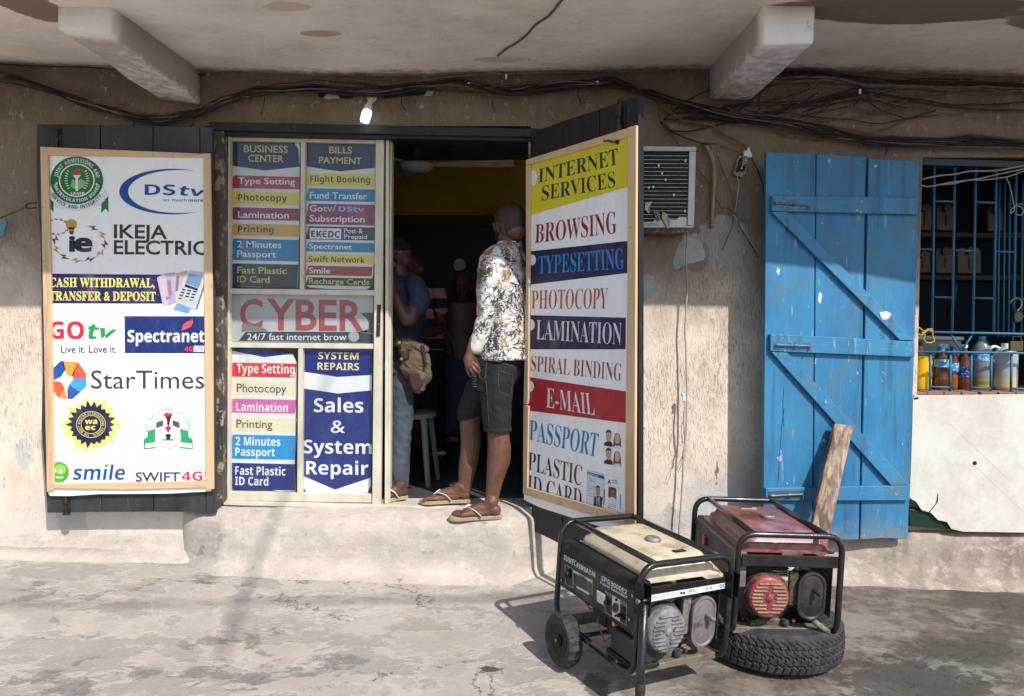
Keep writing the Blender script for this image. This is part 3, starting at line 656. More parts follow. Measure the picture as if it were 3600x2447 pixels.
ztext(a, 'SYSTEM', 708, 470, 988, 518, 'f3eaa8', 'b', 0, .015); ztext(a, 'REPAIRS', 703, 542, 992, 592, 'f3eaa8', 'b', 0, .015)
ztext(a, 'Sales', 678, 790, 1022, 886, W2, 'b', 0, .01); ztext(a, '&', 795, 938, 895, 1030, W2, 'b', 0, .01); ztext(a, 'System', 606, 1078, 1080, 1172, W2, 'b', 0, .01); ztext(a, 'Repair', 625, 1226, 1056, 1318, W2, 'b', 0, .01)
a.done('sticker', t, 'dark blue sticker reading SYSTEM REPAIRS Sales & System Repair')

# ------------------------------------------------------------------ left shutter and its banner
t = empty('black_plank_shutter', (-2.3, 4.1, .35), 'black plank shutter folded back on the wall left of the windows', 'shutter')
PB = VY(4.085)
for i, q in enumerate(([(129, 436), (350, 440), (356, 1800), (166, 1803), (146, 1500), (150, 1250), (141, 820), (127, 640)], [(354, 440), (536, 443), (537, 1799), (358, 1800)], [(539, 443), (700, 446), (722, 1800), (541, 1799)], [(703, 446), (746, 447), (758, 1806), (725, 1804)])):
    bm = B(); slab(bm, PB, q, .028, 0); mk('plank', bm, M_blackw, t, bevel=.002)
bm = B(); slab(bm, VY(4.112), [(150, 560), (730, 575), (735, 660), (150, 650)], .035); slab(bm, VY(4.112), [(165, 1580), (735, 1600), (738, 1680), (165, 1665)], .035); mk('ledge_batten', bm, M_black, t)
def shutter_bolt(par, pl, pts, w, m=M_darkmetal):
    bm = B(); (u0, v0), (u1, v1) = pts
    slab(bm, pl, [(u0 - w, v0), (u0 + w, v0), (u1 + w, v1), (u1 - w, v1)], .004, .005)
    a_, c_ = pl.hit(u0, v0 + 6, .012), pl.hit(u1, v1 - 2, .012); tube(bm, [a_, c_], .006, 8)
    for f_ in (.15, .5, .8):
        p = a_.lerp(c_, f_); d = (c_ - a_).normalized() * .012; tube(bm, [p - d, p + d], .011, 8)
    mk('bolt', bm, m, par)
shutter_bolt(t, PB, ((200, 446), (200, 540)), 13); shutter_bolt(t, PB, ((232, 1713), (233, 1812)), 13)
bm = B(); tube(bm, rpath([PB.hit(128, 712, -.01), PB.hit(96, 716, .0), PB.hit(90, 726, .0), PB.hit(96, 734, .0), PB.hit(128, 730, -.01)], .01), .0045, 8); mk('hasp', bm, M_darkmetal, t)

t = empty('logo_banner', (-2.3, 4.06, .45), 'white vinyl banner of company logos in pine battens on the left black shutter', 'banner')
PN = VY(4.060)
bm = B(); slab(bm, PN, [(168, 538), (730, 548), (742, 1700), (743, 1727), (600, 1735), (350, 1737), (240, 1744), (176, 1743), (166, 1727)], .0015); mk('banner_sheet', bm, M_vinyl, t)
Lx = []
def Z(x, y): return 120 + x * .3418, 420 + y * .3418
a = Art(PN); cx, cy = 270, 634
a.poly(zz((148, 800), (200, 855), (200, 955), (175, 925), (148, 905)), '1c7a40', 1); a.poly(zz((690, 870), (762, 785), (766, 955), (735, 915), (690, 962)), '1c7a40', 1)
a.poly([(176, 672), (200, 700), (270, 725), (340, 705), (372, 660), (380, 690), (350, 725), (270, 743), (200, 732), (168, 695)], 'e6e8ee', 1)
a.ell(cx, cy, 93, 84, '136a38', 2, 40); a.ring(cx, cy, 63, 59, 4.5, 'e8f0ea', 3)
a.arc('JOINT ADMISSIONS AND', cx, cy, 69, 64, 190, 352, 13, 'e8f0ea', 'b', lift=4); a.arc('MATRICULATION BOARD', cx, cy, 83, 77, 168, 12, 12, 'e8f0ea', 'b', lift=4)
a.arc('SERVICE AND INTEGRITY', cx, cy + 4, 104, 96, 152, 32, 12, '2a2238', 'b', lift=4); a.ell(*Z(231, 657), 4, 4, 'e8f0ea', 4, 10); a.ell(*Z(644, 667), 4, 4, 'e8f0ea', 4, 10)
a.poly(zz((395, 615), (450, 640), (480, 610), (528, 640), (515, 690), (450, 725), (400, 710), (372, 680)), '8cc070', 4)
a.poly(zz((400, 572), (482, 572), (452, 610), (452, 735), (425, 735), (425, 610)), 'e8e8f2', 5); a.poly(zz((397, 570), (410, 530), (437, 507), (470, 528), (483, 568)), 'c02030', 5)
for sgn in (-1, 1):
    for i in range(8):
        an = R(200 - i * 14) if sgn < 0 else R(-20 + i * 14); x, y = cx + 40 * math.cos(an), cy + 38 * math.sin(an) * -1 * -1
        a.ell(cx + sgn * (38 * abs(math.cos(R(-35 + i * 11)))) , cy - 32 + i * 8.5, 6, 2.0, 'cfe4d2', 5, 8, rot=sgn * (-40 + i * 10))
a.tx('JAMB', *Z(370, 745), *Z(520, 776), 'e8f0ea', 'b', lift=6)
a.done('logo', t, 'green round board seal with a torch')
a = Art(PN)
out, inn = [], []
for i in range(33):
    th = R(285 - i * 195 / 32) if False else R(-58 - i * 6.9)
    out.append(Z(1395 + 520 * math.cos(th) * 1, 742 + 233 * math.sin(th)))
    inn.append(Z(1450 + 485 * math.cos(th), 735 + 205 * math.sin(th) + 8))
o1 = []; n = 30
for i in range(n + 1):
    an = R(-65 - i * (232) / n); o1.append(Z(1420 + 545 * math.cos(an), 742 + 235 * math.sin(an)))
i1 = []
for i in range(n + 1):
    an = R(-65 - i * (232) / n); w_ = math.sin(math.pi * i / n) ** .8; i1.append((o1[i][0] + 33 * w_ * (-math.cos(an)) * .95, o1[i][1] + 12 * w_ * (-math.sin(an))))
for i in range(n): a.poly([o1[i], o1[i + 1], i1[i + 1], i1[i]], '0e4aa0', 1)
a.text('DS', zz((1137, 668), (1452, 672), (1452, 778), (1137, 776)), '0e4aa0', 'b', .0, 2); a.text('tv', zz((1475, 668), (1740, 706), (1735, 790), (1480, 780)), '0e4aa0', 'b', .0, 2, .12)
a.tx('so much', *Z(1330, 812), *Z(1568, 842), '0e4aa0', off=.0); a.tx('more', *Z(1588, 816), *Z(1738, 846), '0e4aa0', 'b'); a.done('logo', t, 'blue crescent logo')
a = Art(PN)
def bolt_ring(cx, cy, rx, ry, n, a0, a1, cols, w, th):
    for i in range(n):
        s0 = a0 + (a1 - a0) * i / n; s1 = a0 + (a1 - a0) * (i + 1.0) / n; q = lambda an, k_: (cx + rx * k_ * math.cos(R(an)), cy + ry * k_ * math.sin(R(an)))
        d = s1 - s0
        a.poly([q(s0, 1), q(s0 + d * .62, 1 + w), q(s0 + d * .58, 1 + w * .1), q(s1, 1 + w * .3), q(s0 + d * .50, 1 - w * .9), q(s0 + d * .55, 1 - w * .05)], cols[i % len(cols)], 1)
bolt_ring(200 + 0, 797, 39, 26, 13, -10, 330, ['7a1822'], .20, 3)
bolt_ring(*Z(470, 1270), 88, 62, 9, -75, 205, ['7a1822', 'c89c4a'], .16, 4)
a.ell(*Z(382, 1078), 20, 18, 'd09a3c', 2); a.poly(zz((345, 1110), (420, 1110), (408, 1150), (360, 1150)), 'd09a3c', 2); a.poly(zz((358, 1148), (408, 1148), (400, 1182), (368, 1182)), '3a3440', 2)
a.tx('i', *Z(358, 1215), *Z(420, 1355), '15142a', 'b', .03); a.tx('e', *Z(410, 1185), *Z(600, 1355), '15142a', 'b', .03); a.done('logo', t, 'jagged ring logo with a light bulb over letters ie')
a = Art(PN); a.tx('IKEJA', *Z(820, 1082), *Z(1368, 1218), '2f3236', off=.018, sk=3); a.tx('ELECTRIC', *Z(820, 1245), *Z(1780, 1383), '2f3236', off=.018, sk=3); a.done('lettering', t, 'dark grey lettering IKEJA ELECTRIC')
def Z(x, y): return x * .5164, 816 + y * .5164
a = Art(PN); a.poly(zz((342, 283), (1120, 290), (1075, 330), (1100, 440), (1108, 487), (345, 485)), '141a5a', 1)
a.tx('CASH WITHDRAWAL,', *Z(336, 312), *Z(1052, 372), 'f0dc6a', 's', .012, 2, 2); a.tx('TRANSFER & DEPOSIT', *Z(336, 404), *Z(1060, 464), 'f0dc6a', 's', .012, 2, 2)
a.poly(zz((1068, 310), (1125, 280), (1170, 490), (1110, 505)), 'c9b8c8', 2); a.poly(zz((1125, 280), (1190, 275), (1200, 480), (1150, 500)), 'b7a7bd', 3); a.poly(zz((1185, 285), (1275, 262), (1240, 420), (1190, 440)), 'c7b5ac', 4)
a.poly(zz((1138, 330), (1160, 326), (1172, 430), (1150, 434)), '8f7d9a', 4); a.poly(zz((1200, 300), (1222, 296), (1210, 400), (1192, 404)), '8a7890', 5); a.poly(zz((1128, 440), (1165, 436), (1168, 455), (1132, 460)), '9d8aa8', 5)
a.poly(zz((1290, 262), (1398, 275), (1400, 330), (1330, 530), (1195, 478), (1195, 440), (1260, 300)), 'c8ccd4', 6); a.poly(zz((1330, 530), (1345, 520), (1404, 340), (1400, 270), (1396, 330)), '70757f', 7)
a.poly(zz((1285, 282), (1385, 294), (1352, 382), (1262, 345)), '6f8fae', 7); a.poly(zz((1262, 352), (1350, 386), (1345, 400), (1255, 372)), '2b3040', 7)
for i in range(4):
    for j in range(3): x, y = 1240 + j * 38 - i * 8, 385 + i * 20 + j * 6; a.poly(zz((x, y), (x + 24, y + 4), (x + 21, y + 14), (x - 3, y + 10)), '2f3545' if i < 3 else ('d03038', 'e8c040', '50b060')[j], 8)
a.poly(zz((1200, 485), (1300, 520), (1285, 553), (1180, 528)), '6fa6d8', 5); a.done('logo', t, 'navy cash withdrawal strip with banknotes and a card terminal')
a = Art(PN); a.text('GO', zz((335, 610), (572, 610), (572, 728), (335, 724)), 'd82030', 'b', .01); a.text('tv', zz((585, 612), (790, 645), (755, 728), (585, 726)), '1c9a50', 'b', .01, shear=.1)
a.tx('Live it. Love it.', *Z(414, 772), *Z(794, 821), '1f2e40', off=.01); a.done('logo', t, 'red and green GOtv logo')
a = Art(PN); a.poly(zz((847, 572), (1404, 573), (1404, 825), (850, 824)), '0f2a72', 1); a.tx('Spectranet', *Z(868, 668), *Z(1392, 748), 'f4f4f6', 'b', .01)
a.poly(zz((1236, 672), (1245, 630), (1275, 608), (1298, 605), (1307, 588), (1315, 612), (1300, 645), (1262, 662)), 'e85068', 2); a.tx('4G', *Z(1258, 778), *Z(1312, 812), 'e83c46', 'b', .01); a.poly(zz((1320, 774), (1392, 774), (1388, 815), (1318, 815)), 'f0f0f4', 2)
a.tx('LTE', *Z(1328, 780), *Z(1382, 808), '0f2a72', lift=3); a.done('logo', t, 'dark blue Spectranet box')
a = Art(PN)
a.poly(zz((358, 930), (412, 878), (432, 878), (445, 935), (415, 985), (358, 1012)), '1a50a8', 1); a.poly(zz((425, 878), (530, 885), (500, 975), (468, 985), (440, 945)), 'f0a040', 1)
a.poly(zz((530, 885), (586, 960), (586, 990), (500, 1000), (490, 975)), 'e85030', 1); a.poly(zz((500, 1000), (588, 990), (588, 1050), (545, 1090), (470, 1040)), '38a0d8', 1); a.poly(zz((545, 1090), (490, 1138), (460, 1134), (458, 1080), (470, 1040)), '1a50a8', 1)
a.poly(zz((358, 1012), (415, 1020), (440, 1060), (400, 1130), (358, 1075)), 'e85a30', 1); a.poly(zz((400, 1130), (440, 1060), (460, 1138)), 'f0a040', 1)
a.tx('StarTimes', *Z(620, 942), *Z(1390, 1066), '33344a', off=.0); a.done('logo', t, 'orange and blue star logo')
a = Art(PN)
def burst(cx, cy, r0, r1, n, col, lift, jit, sd):
    rn = random.Random(sd); pts = []
    for i in range(n * 2): an = math.pi * i / n; r = r0 if i % 2 else r1 * (1 - jit * rn.random()); pts.append((cx + r * math.cos(an), cy + r * math.sin(an) * .93))
    a.poly(pts, col, lift)
cx, cy = Z(620, 1310); burst(cx, cy, 80, 120, 18, 'f0e060', 1, .25, 3); burst(cx, cy, 68, 92, 22, '141c4c', 2, .18, 5)
a.ring(cx, cy, 52, 47, 2, 'e8d870', 3); a.ring(cx, cy, 36, 33, 2, 'e8d870', 3); a.arc('THE WEST AFRICAN EXAMINATIONS COUNCIL', cx, cy, 38, 35, 100, 440, 8.5, 'e8d870', 'b', lift=4)
a.tx('wa', *Z(578, 1270), *Z(662, 1306), 'f0e080', 'b', .01, 4); a.tx('ec', *Z(580, 1312), *Z(650, 1346), 'f0e080', 'b', .01, 4); a.done('logo', t, 'navy and yellow sunburst seal')
a = Art(PN)
a.poly(zz((932, 1295), (1145, 1128), (1355, 1295), (1312, 1340), (978, 1350)), 'eaf1ee', 1); a.arc('NATIONAL EXAMINATION COUNCIL', *Z(1145, 1352), 71, 70, 178, 362, 9, '2d9a5c', 'n', lift=3)
a.poly(zz((978, 1480), (978, 1410), (1003, 1395), (1005, 1355), (1060, 1338), (1065, 1470)), '2fa468', 2); a.poly(zz((1312, 1480), (1312, 1410), (1285, 1395), (1282, 1355), (1225, 1338), (1222, 1470)), '2fa468', 2)
a.poly(zz((1062, 1335), (1064, 1295), (1110, 1280), (1112, 1320)), '5a5266', 2); a.poly(zz((1222, 1335), (1222, 1295), (1175, 1280), (1175, 1320)), '5a5266', 2); a.poly(zz((1110, 1330), (1110, 1285), (1178, 1285), (1178, 1330)), 'f4f5f8', 2)
a.poly(zz((1062, 1470), (1056, 1400), (1060, 1345), (1105, 1320), (1145, 1312), (1185, 1320), (1225, 1345), (1232, 1400), (1222, 1470), (1145, 1500)), 'f4f5f8', 3)
a.poly(zz((986, 1470), (990, 1440), (1065, 1430), (1222, 1430), (1305, 1440), (1308, 1470), (1225, 1462), (1065, 1462)), 'f4f5f8', 4)
a.poly(zz((1118, 1240), (1172, 1240), (1160, 1275), (1152, 1320), (1140, 1320), (1135, 1275)), '3a2a38', 4); a.poly(zz((1115, 1245), (1122, 1232), (1140, 1228), (1150, 1236), (1168, 1230), (1172, 1252), (1120, 1255)), 'd02838', 5)
a.poly(zz((1120, 1345), (1130, 1325), (1145, 1320), (1162, 1325), (1170, 1345), (1160, 1340), (1152, 1356), (1145, 1370), (1138, 1356), (1128, 1340)), 'c02838', 4)
a.poly(zz((1124, 1380), (1145, 1372), (1166, 1380), (1156, 1410), (1145, 1414), (1134, 1410)), '1c2030', 4); a.poly(zz((1100, 1412), (1145, 1406), (1192, 1412), (1185, 1420), (1108, 1420)), '4aa050', 4)
a.arc('N E C O', *Z(1145, 1395), 45, 42, 135, 45, 8, '2a4a44', 'n', lift=6); a.done('logo', t, 'green and white torch emblem lettered NECO')
def Z(x, y): return x * .5164, 1632 + y * .5164
a = Art(PN); a.ell(*Z(402, 55), 35, 37, '4ea83a', 1); a.ell(*Z(412, 35), 20, 18, '8fd04a', 2); a.ell(*Z(415, 50), 6, 7, 'f4f6f4', 3); a.ell(*Z(375, 45), 4, 6, 'f4f6f4', 3); a.ell(*Z(405, 85), 14, 6, 'f4f6f4', 3, a0=0, a1=180)
a.tx('smile', *Z(495, 8), *Z(845, 106), '1c4f96', 'b', .0, shear=.04); a.poly(zz((715, 8), (742, -12), (740, 6), (725, 22)), '6cb83a', 3); a.done('logo', t, 'green smiling ball logo')
a = Art(PN); a.tx('SWIFT', *Z(922, 56), *Z(1226, 118), '4a3a6a', off=.02); a.tx('4G', *Z(1236, 50), *Z(1378, 112), 'e0303c', 'b', .0); a.text('LTE', zz((1385, 112), (1385, 46), (1408, 46), (1408, 112)), 'e0303c')
a.line(zz((865, 12), (1000, 4), (1140, 22), (1240, 40)), .8, 'b8a8c8', 1); a.line(zz((865, 20), (960, 22), (1080, 8)), .8, 'c8b8c8', 1); a.done('logo', t, 'purple and red SWIFT 4G lettering')
PT = VY(4.046)
for nm, q, m in (('batten', [(168, 517), (714, 540), (714, 553), (168, 545)], M_pineh), ('batten', [(141, 515), (168, 517), (178, 900), (190, 1722), (164, 1730), (150, 1000)], M_pine),
                 ('batten', [(714, 539), (739, 539), (746, 1000), (751, 1720), (724, 1722), (717, 1000)], M_pine), ('batten', [(187, 1701), (724, 1692), (724, 1714), (450, 1721), (187, 1717)], M_pineh)):
    bm = B(); slab(bm, PT, q, .014); mk(nm, bm, m, t, bevel=.0015)
bm = B()
for (u, v) in ((153, 528), (390, 536), (540, 544), (608, 546), (728, 560), (152, 730), (153, 920), (733, 720), (738, 1050), (740, 1460), (205, 1712), (420, 1708), (690, 1704), (732, 1710), (178, 1600), (175, 1300)):
    lathe(bm, [(.0022, 0), (.0022, .0012)], 6, frame_m(PT.hit(u, v, .0003), (1, 0, 0), (0, 0, 1), (0, -1, 0)))
mk('nail_heads', bm, M_darkmetal, t)
# ------------------------------------------------------------------ open leaf with the services banner
A_ = P(1865, 1000, 4.13); PLn = Plane(A_, (-.803, -.596, 0))
dirL = Vector((.596, -.803, 0))
t = empty('black_door_leaf', (A_.x, A_.y, .28), 'black plank door leaf swung out beside the standing man, services banner on it', 'door')
def L_(q): return q
for q in ([(1868, 466), (1976, 427), (1976, 1916), (1868, 1862)], [(1979, 426), (2105, 384), (2105, 1975), (1979, 1918)], [(2108, 383), (2196, 352), (2196, 2020), (2108, 1976)], [(2199, 350), (2246, 334), (2246, 2046), (2199, 2022)]):
    bm = B(); slab(bm, PLn, q, .035, 0); mk('plank', bm, M_black, t, bevel=.002)
PLb = PLn.off(.006)
bm = B(); slab(bm, PLb, [(2168, 352), (2186, 346), (2186, 520), (2168, 525)], .004); a0, a1 = PLb.hit(2176, 372, .012), PLb.hit(2176, 512, .012); tube(bm, [a0, a1], .008, 10)
for f_ in (.2, .55, .9):
    p = a0.lerp(a1, f_); tube(bm, [p + Vector((0, 0, .015)), p - Vector((0, 0, .015))], .014, 10)
p = PLb.hit(2172, 500, .02); tube(bm, [p, p + PLn.n * .03 + Vector((-.03, 0, .004)), p + PLn.n * .035 + Vector((-.045, 0, .0))], .007, 8); mk('bolt', bm, M_darkmetal, t)
t = empty('services_banner', (.35, 3.7, .35), 'white vinyl banner headed INTERNET SERVICES, nailed in pine battens to the open leaf', 'banner')
PK = PLn.off(.026)
bm = B(); slab(bm, PK, [(1855, 576), (2212, 480), (2202, 1815), (2202, 1880), (1900, 1785), (1842, 1757), (1850, 1400)], .0015); mk('banner_sheet', bm, M_vinyl, t)
a = Art(PK)
a.poly([(1858, 578), (2210, 482), (2207, 657), (1862, 757)], 'e0d226', 1); a.text('INTERNET', [(1895, 595), (2171, 521), (2174, 578), (1892, 643)], '1a1830', 's', -.004); a.text('SERVICES', [(1906, 655), (2160, 602), (2164, 658), (1904, 706)], '1a1830', 's', -.004)
a.ell(1875, 625, 13, 28, 'e8eaf0', 2); a.done('lettering', t, 'yellow heading INTERNET SERVICES')
a = Art(PK); a.text('BROWSING', [(1883, 790), (2166, 742), (2168, 820), (1880, 855)], '961e28', 's', -.006); a.done('lettering', t, 'red word BROWSING')
a = Art(PK); a.poly([(1860, 884), (2206, 847), (2205, 960), (1860, 1001)], '17134a', 1); a.text('TYPESETTING', [(1893, 902), (2192, 872), (2194, 945), (1891, 963)], '1e8ad8', 's', -.004); a.ell(1872, 914, 12, 19, 'e4e6ee', 2); a.done('lettering', t, 'blue word TYPESETTING on navy')
a = Art(PK); a.text('PHOTOCOPY', [(1869, 1022), (2138, 1012), (2134, 1086), (1868, 1086)], 'b85a38', 's', -.010); a.done('lettering', t, 'orange word PHOTOCOPY')
a = Art(PK); a.poly([(1857, 1108), (2200, 1117), (2199, 1228), (1857, 1228)], '17134a', 1); a.text('LAMINATION', [(1887, 1125), (2186, 1136), (2184, 1212), (1885, 1193)], 'dfe2ec', 's', -.008); a.ell(1868, 1142, 12, 19, 'e4e6ee', 2); a.done('lettering', t, 'white word LAMINATION on navy')
a = Art(PK); a.text('SPIRAL BINDING', [(1868, 1250), (2186, 1278), (2183, 1340), (1866, 1304)], 'a03a44', 's', -.012); a.done('lettering', t, 'thin red words SPIRAL BINDING')
a = Art(PK); a.poly([(1855, 1325), (2200, 1376), (2199, 1487), (1853, 1443)], 'b01c28', 1); a.text('E-MAIL', [(1922, 1364), (2084, 1384), (2092, 1461), (1920, 1432)], 'e4e6ee', 's', -.008); a.ell(1865, 1358, 12, 19, 'e4e6ee', 2); a.done('lettering', t, 'white word E-MAIL on red')
a = Art(PK); a.text('PASSPORT', [(1862, 1476), (2106, 1525), (2096, 1607), (1860, 1545)], '1480c4', 's', -.006); a.done('lettering', t, 'blue word PASSPORT')
a = Art(PK); a.text('PLASTIC', [(1859, 1588), (2047, 1638), (2044, 1709), (1856, 1650)], '33243e', 's', -.008); a.text('ID CARD', [(1857, 1668), (2046, 1722), (2044, 1796), (1854, 1734)], '33243e', 's', -.008); a.done('lettering', t, 'dark words PLASTIC ID CARD')
def Z(x, y): return 1840 + x * .2658, 1480 + y * .2658
for dy in (0, 238):                                       # four passport portraits
    a = Art(PK); q = lambda *p: [Z(x, y + dy) for x, y in p]
    a.poly(q((1065, 325), (1068, 290), (1100, 270), (1155, 272), (1178, 300), (1180, 345)), '20202a', 2); a.ell(*Z(1127, 200 + dy), 9.5, 18, 'c9a596', 3, 20); a.poly(q((1108, 235), (1146, 240), (1150, 275), (1125, 285), (1105, 272)), 'bd9a8c', 2)
    a.poly(q((1090, 180), (1092, 140), (1110, 118), (1140, 118), (1160, 140), (1162, 185), (1152, 155), (1120, 148), (1098, 158)), '2a2224', 4); a.line(q((1105, 190), (1120, 191)), 1.2, '3a2c2a', 4); a.line(q((1133, 194), (1148, 195)), 1.2, '3a2c2a', 4); a.line(q((1115, 238), (1136, 240)), 1.0, '9a6a62', 4)
    a.done('portrait', t, 'printed passport portrait of a short haired man')
    a = Art(PK); a.poly(q((1185, 345), (1195, 220), (1210, 170), (1240, 158), (1270, 175), (1285, 240), (1292, 350), (1262, 340), (1205, 335)), '6a4a38', 2); a.ell(*Z(1242, 235 + dy), 9, 18, 'd9b2a0', 3, 20)
    a.poly(q((1200, 355), (1215, 320), (1240, 330), (1262, 322), (1285, 345), (1300, 378)), 'e6e6ea', 3); a.line(q((1224, 228), (1236, 229)), 1.2, '3a2c2a', 4); a.line(q((1248, 232), (1262, 234)), 1.2, '3a2c2a', 4); a.line(q((1232, 268), (1250, 270)), 1.3, 'a05050', 4)
    a.done('portrait', t, 'printed passport portrait of a long haired woman')
a = Art(PK); a.poly(zz((848, 655), (860, 650), (1060, 705), (1070, 720), (1050, 1245), (832, 1170)), 'dfe4ee', 1); a.line(zz((848, 655), (860, 650), (1060, 705), (1070, 720), (1050, 1240)), 1.0, '70788a', 2); a.line(zz((848, 655), (834, 1165)), 1.0, '70788a', 2)
a.poly(zz((850, 672), (1066, 728), (1065, 772), (849, 706)), '28489a', 2); a.text('Employee Card', zz((862, 682), (985, 715), (985, 740), (861, 704)), 'e8ecf4', 'b', lift=3)
for i, s in enumerate(('ID No.', '11239125', 'Name', 'Smith Sample', 'Department', 'R&D', 'Expiry Date', '31-Aug-2013')): y = 742 + i * 33; a.text(s, zz((860, y), (860 + 9 * len(s), y + 2.4 * len(s)), (859 + 9 * len(s), y + 16 + 2.4 * len(s)), (859, y + 16)), '3c6aa8' if i % 2 == 0 else '30333c')
a.poly(zz((928, 1115), (935, 1010), (970, 995), (1010, 990), (1048, 1015), (1035, 1155)), '2c2428', 2); a.poly(zz((965, 1000), (985, 1040), (1008, 992), (1005, 1145), (970, 1130)), 'c4d4ec', 3); a.poly(zz((978, 1030), (992, 1030), (998, 1130), (985, 1145), (974, 1120)), '6a3040', 4)
a.ell(*Z(985, 935), 7.5, 16, 'c88a6c', 3); a.poly(zz((955, 915), (958, 870), (985, 848), (1010, 870), (1012, 915), (1000, 885), (970, 880)), '4a2e22', 4); a.poly(zz((836, 1105), (1052, 1172), (1050, 1245), (832, 1170)), '28489a', 2); a.text('Keytech-Chem', zz((845, 1122), (1035, 1182), (1034, 1215), (843, 1152)), 'e8ecf4', 's', lift=3)
a.done('id_card_print', t, 'blue headed employee card picture')
a = Art(PK); a.line(zz((1080, 710), (1290, 768)), .7, '9aa0ac', 2); a.line(zz((1075, 830), (1290, 892)), .7, '9aa0ac', 2); a.poly(zz((1113, 828), (1135, 762), (1160, 835), (1146, 832), (1137, 806), (1126, 826)), '24303c', 2); a.text('ALPINE', zz((1168, 772), (1248, 790), (1248, 812), (1167, 795)), '30343c', lift=3)
a.poly(zz((1168, 808), (1246, 825), (1246, 838), (1167, 820)), '8aa860', 2); a.poly(zz((1126, 865), (1230, 890), (1228, 1040), (1120, 1010)), '9c3028', 2); a.ell(*Z(1177, 945), 7.5, 15, '9a6a52', 4); a.poly(zz((1150, 930), (1152, 895), (1178, 880), (1205, 898), (1205, 940), (1195, 912), (1160, 908)), '1c181a', 5)
a.line(zz((1166, 965), (1190, 970)), 1.6, '1c181a', 5); a.poly(zz((1118, 1070), (1122, 1020), (1160, 1005), (1200, 1012), (1226, 1040), (1222, 1100)), 'e6e8ee', 3)
for i, s in enumerate(('P SUSHIL MUDGARE', 'SERVICE MANAGER', 'Blood : B+')): a.text(s, zz((1117 + i * 2, 1085 + i * 26), (1226, 1112 + i * 26), (1226, 1124 + i * 26), (1117 + i * 2, 1098 + i * 26)), '3a3c44')
a.line(zz((1286, 968), (1277, 1172)), 2.2, '1e4a3c', 2); a.line(zz((1072, 905), (1066, 1108)), 2.2, '1e4a3c', 2); a.poly(zz((1058, 1218), (1140, 1240), (1142, 1262), (1055, 1240)), '8cb450', 2); a.done('id_card_print', t, 'white ALPINE card picture with a red portrait')
PQ = PK.off(.016)
for q, m in (([(1848, 562), (2207, 450), (2207, 480), (1863, 577), (1848, 580)], M_pineh), ([(1848, 581), (1862, 578), (1856, 1400), (1853, 1420), (1840, 1420), (1849, 1000)], M_pine), ([(1840, 1422), (1857, 1428), (1853, 1742), (1838, 1735)], M_pine),
            ([(2207, 449), (2236, 440), (2234, 1000), (2230, 1862), (2196, 1850), (2199, 1482), (2205, 1000)], M_pine), ([(1853, 1714), (2196, 1810), (2196, 1848), (1853, 1742)], M_pineh)):
    bm = B(); slab(bm, PQ, q, .016); mk('batten', bm, m, t, bevel=.0015)
bm = B()
for (u, v) in ((1856, 600), (1880, 565), (1995, 528), (2125, 490), (2190, 470), (2218, 480), (2218, 800), (2214, 1050), (2212, 1240), (2210, 1490), (2204, 1700), (1852, 760), (1852, 1100), (1845, 1500), (1846, 1700), (2100, 1800), (2205, 1840)):
    lathe(bm, [(.0024, 0), (.0024, .0014)], 6, frame_m(PQ.hit(u, v, .0003), dirL, (0, 0, 1), PQ.n))
mk('nail_heads', bm, M_darkmetal, t)

# ------------------------------------------------------------------ blue plank door
pr = P(3232, 1000, 4.095); plf = P(2693, 1000, 4.0); dd = (pr - plf).normalized()
PD = Plane(plf, Vector((dd.y, -dd.x, 0)))
t = empty('blue_plank_door', (2.1, 4.06, .27), 'blue plank door with Z bracing standing open beside the barred shop window', 'door')
for q in ([(2694, 534), (2868, 541), (2855, 1899), (2683, 1898), (2688, 1300)], [(2872, 541), (3045, 552), (3020, 1897), (2859, 1899)], [(3055, 555), (3060, 556), (3226, 566), (3232, 580), (3216, 1200), (3192, 1896), (3100, 1892), (3025, 1897)]):
    bm = B(); slab(bm, PD, q, .026, 0, wob=.001); mk('plank', bm, M_blue, t, bevel=.0025)
PE = PD.off(.026)
for q in ([(2714, 687), (3229, 694), (3228, 755), (2714, 742)], [(2709, 1174), (3216, 1201), (3216, 1256), (2709, 1235)], [(2692, 1717), (3199, 1707), (3198, 1760), (2692, 1761)]):
    bm = B(); slab(bm, PE, q, .0255); mk('cross_batten', bm, M_bluebar, t, bevel=.003)
PE2 = PD.off(.024)
for q in ([(2712, 744), (2772, 744), (3216, 1198), (3164, 1196)], [(2712, 1238), (2769, 1240), (3198, 1705), (3133, 1707)]):
    bm = B(); slab(bm, PE2, q, .0235); mk('diagonal_brace', bm, M_bluebar, t, bevel=.003)
def hbolt(pl, u0, v0, u1, v1, m):
    bm = B(); slab(bm, pl, [(u0, v0 - 16), (u1, v1 - 13), (u1, v1 + 14), (u0, v0 + 14)], .003, .003)
    p0, p1 = pl.hit(u0 + 5, v0, .012), pl.hit(u1 - 8, v1, .012); tube(bm, [p0, p1, p1 + Vector((.002, -.004, -.022))], .0055, 8)
    for f_ in (.08, .6): 
        p = p0.lerp(p1, f_); d = (p1 - p0).normalized() * .010; tube(bm, [p - d, p + d], .0095, 8)
    mk('bolt', bm, m, t)
M_bluebolt = mat('painted_bolt', (.045, .16, .30), .5, .2, col2=(.25, .24, .22), vs=50, vmix=(.5, .65))
hbolt(PE, 2718, 713, 2852, 722, M_bluebolt); hbolt(PE, 2722, 1213, 2855, 1217, M_bluebolt); hbolt(PE, 2702, 1744, 2830, 1738, mat('grey_bolt', (.10, .12, .15), .5, .4))
bm = B()
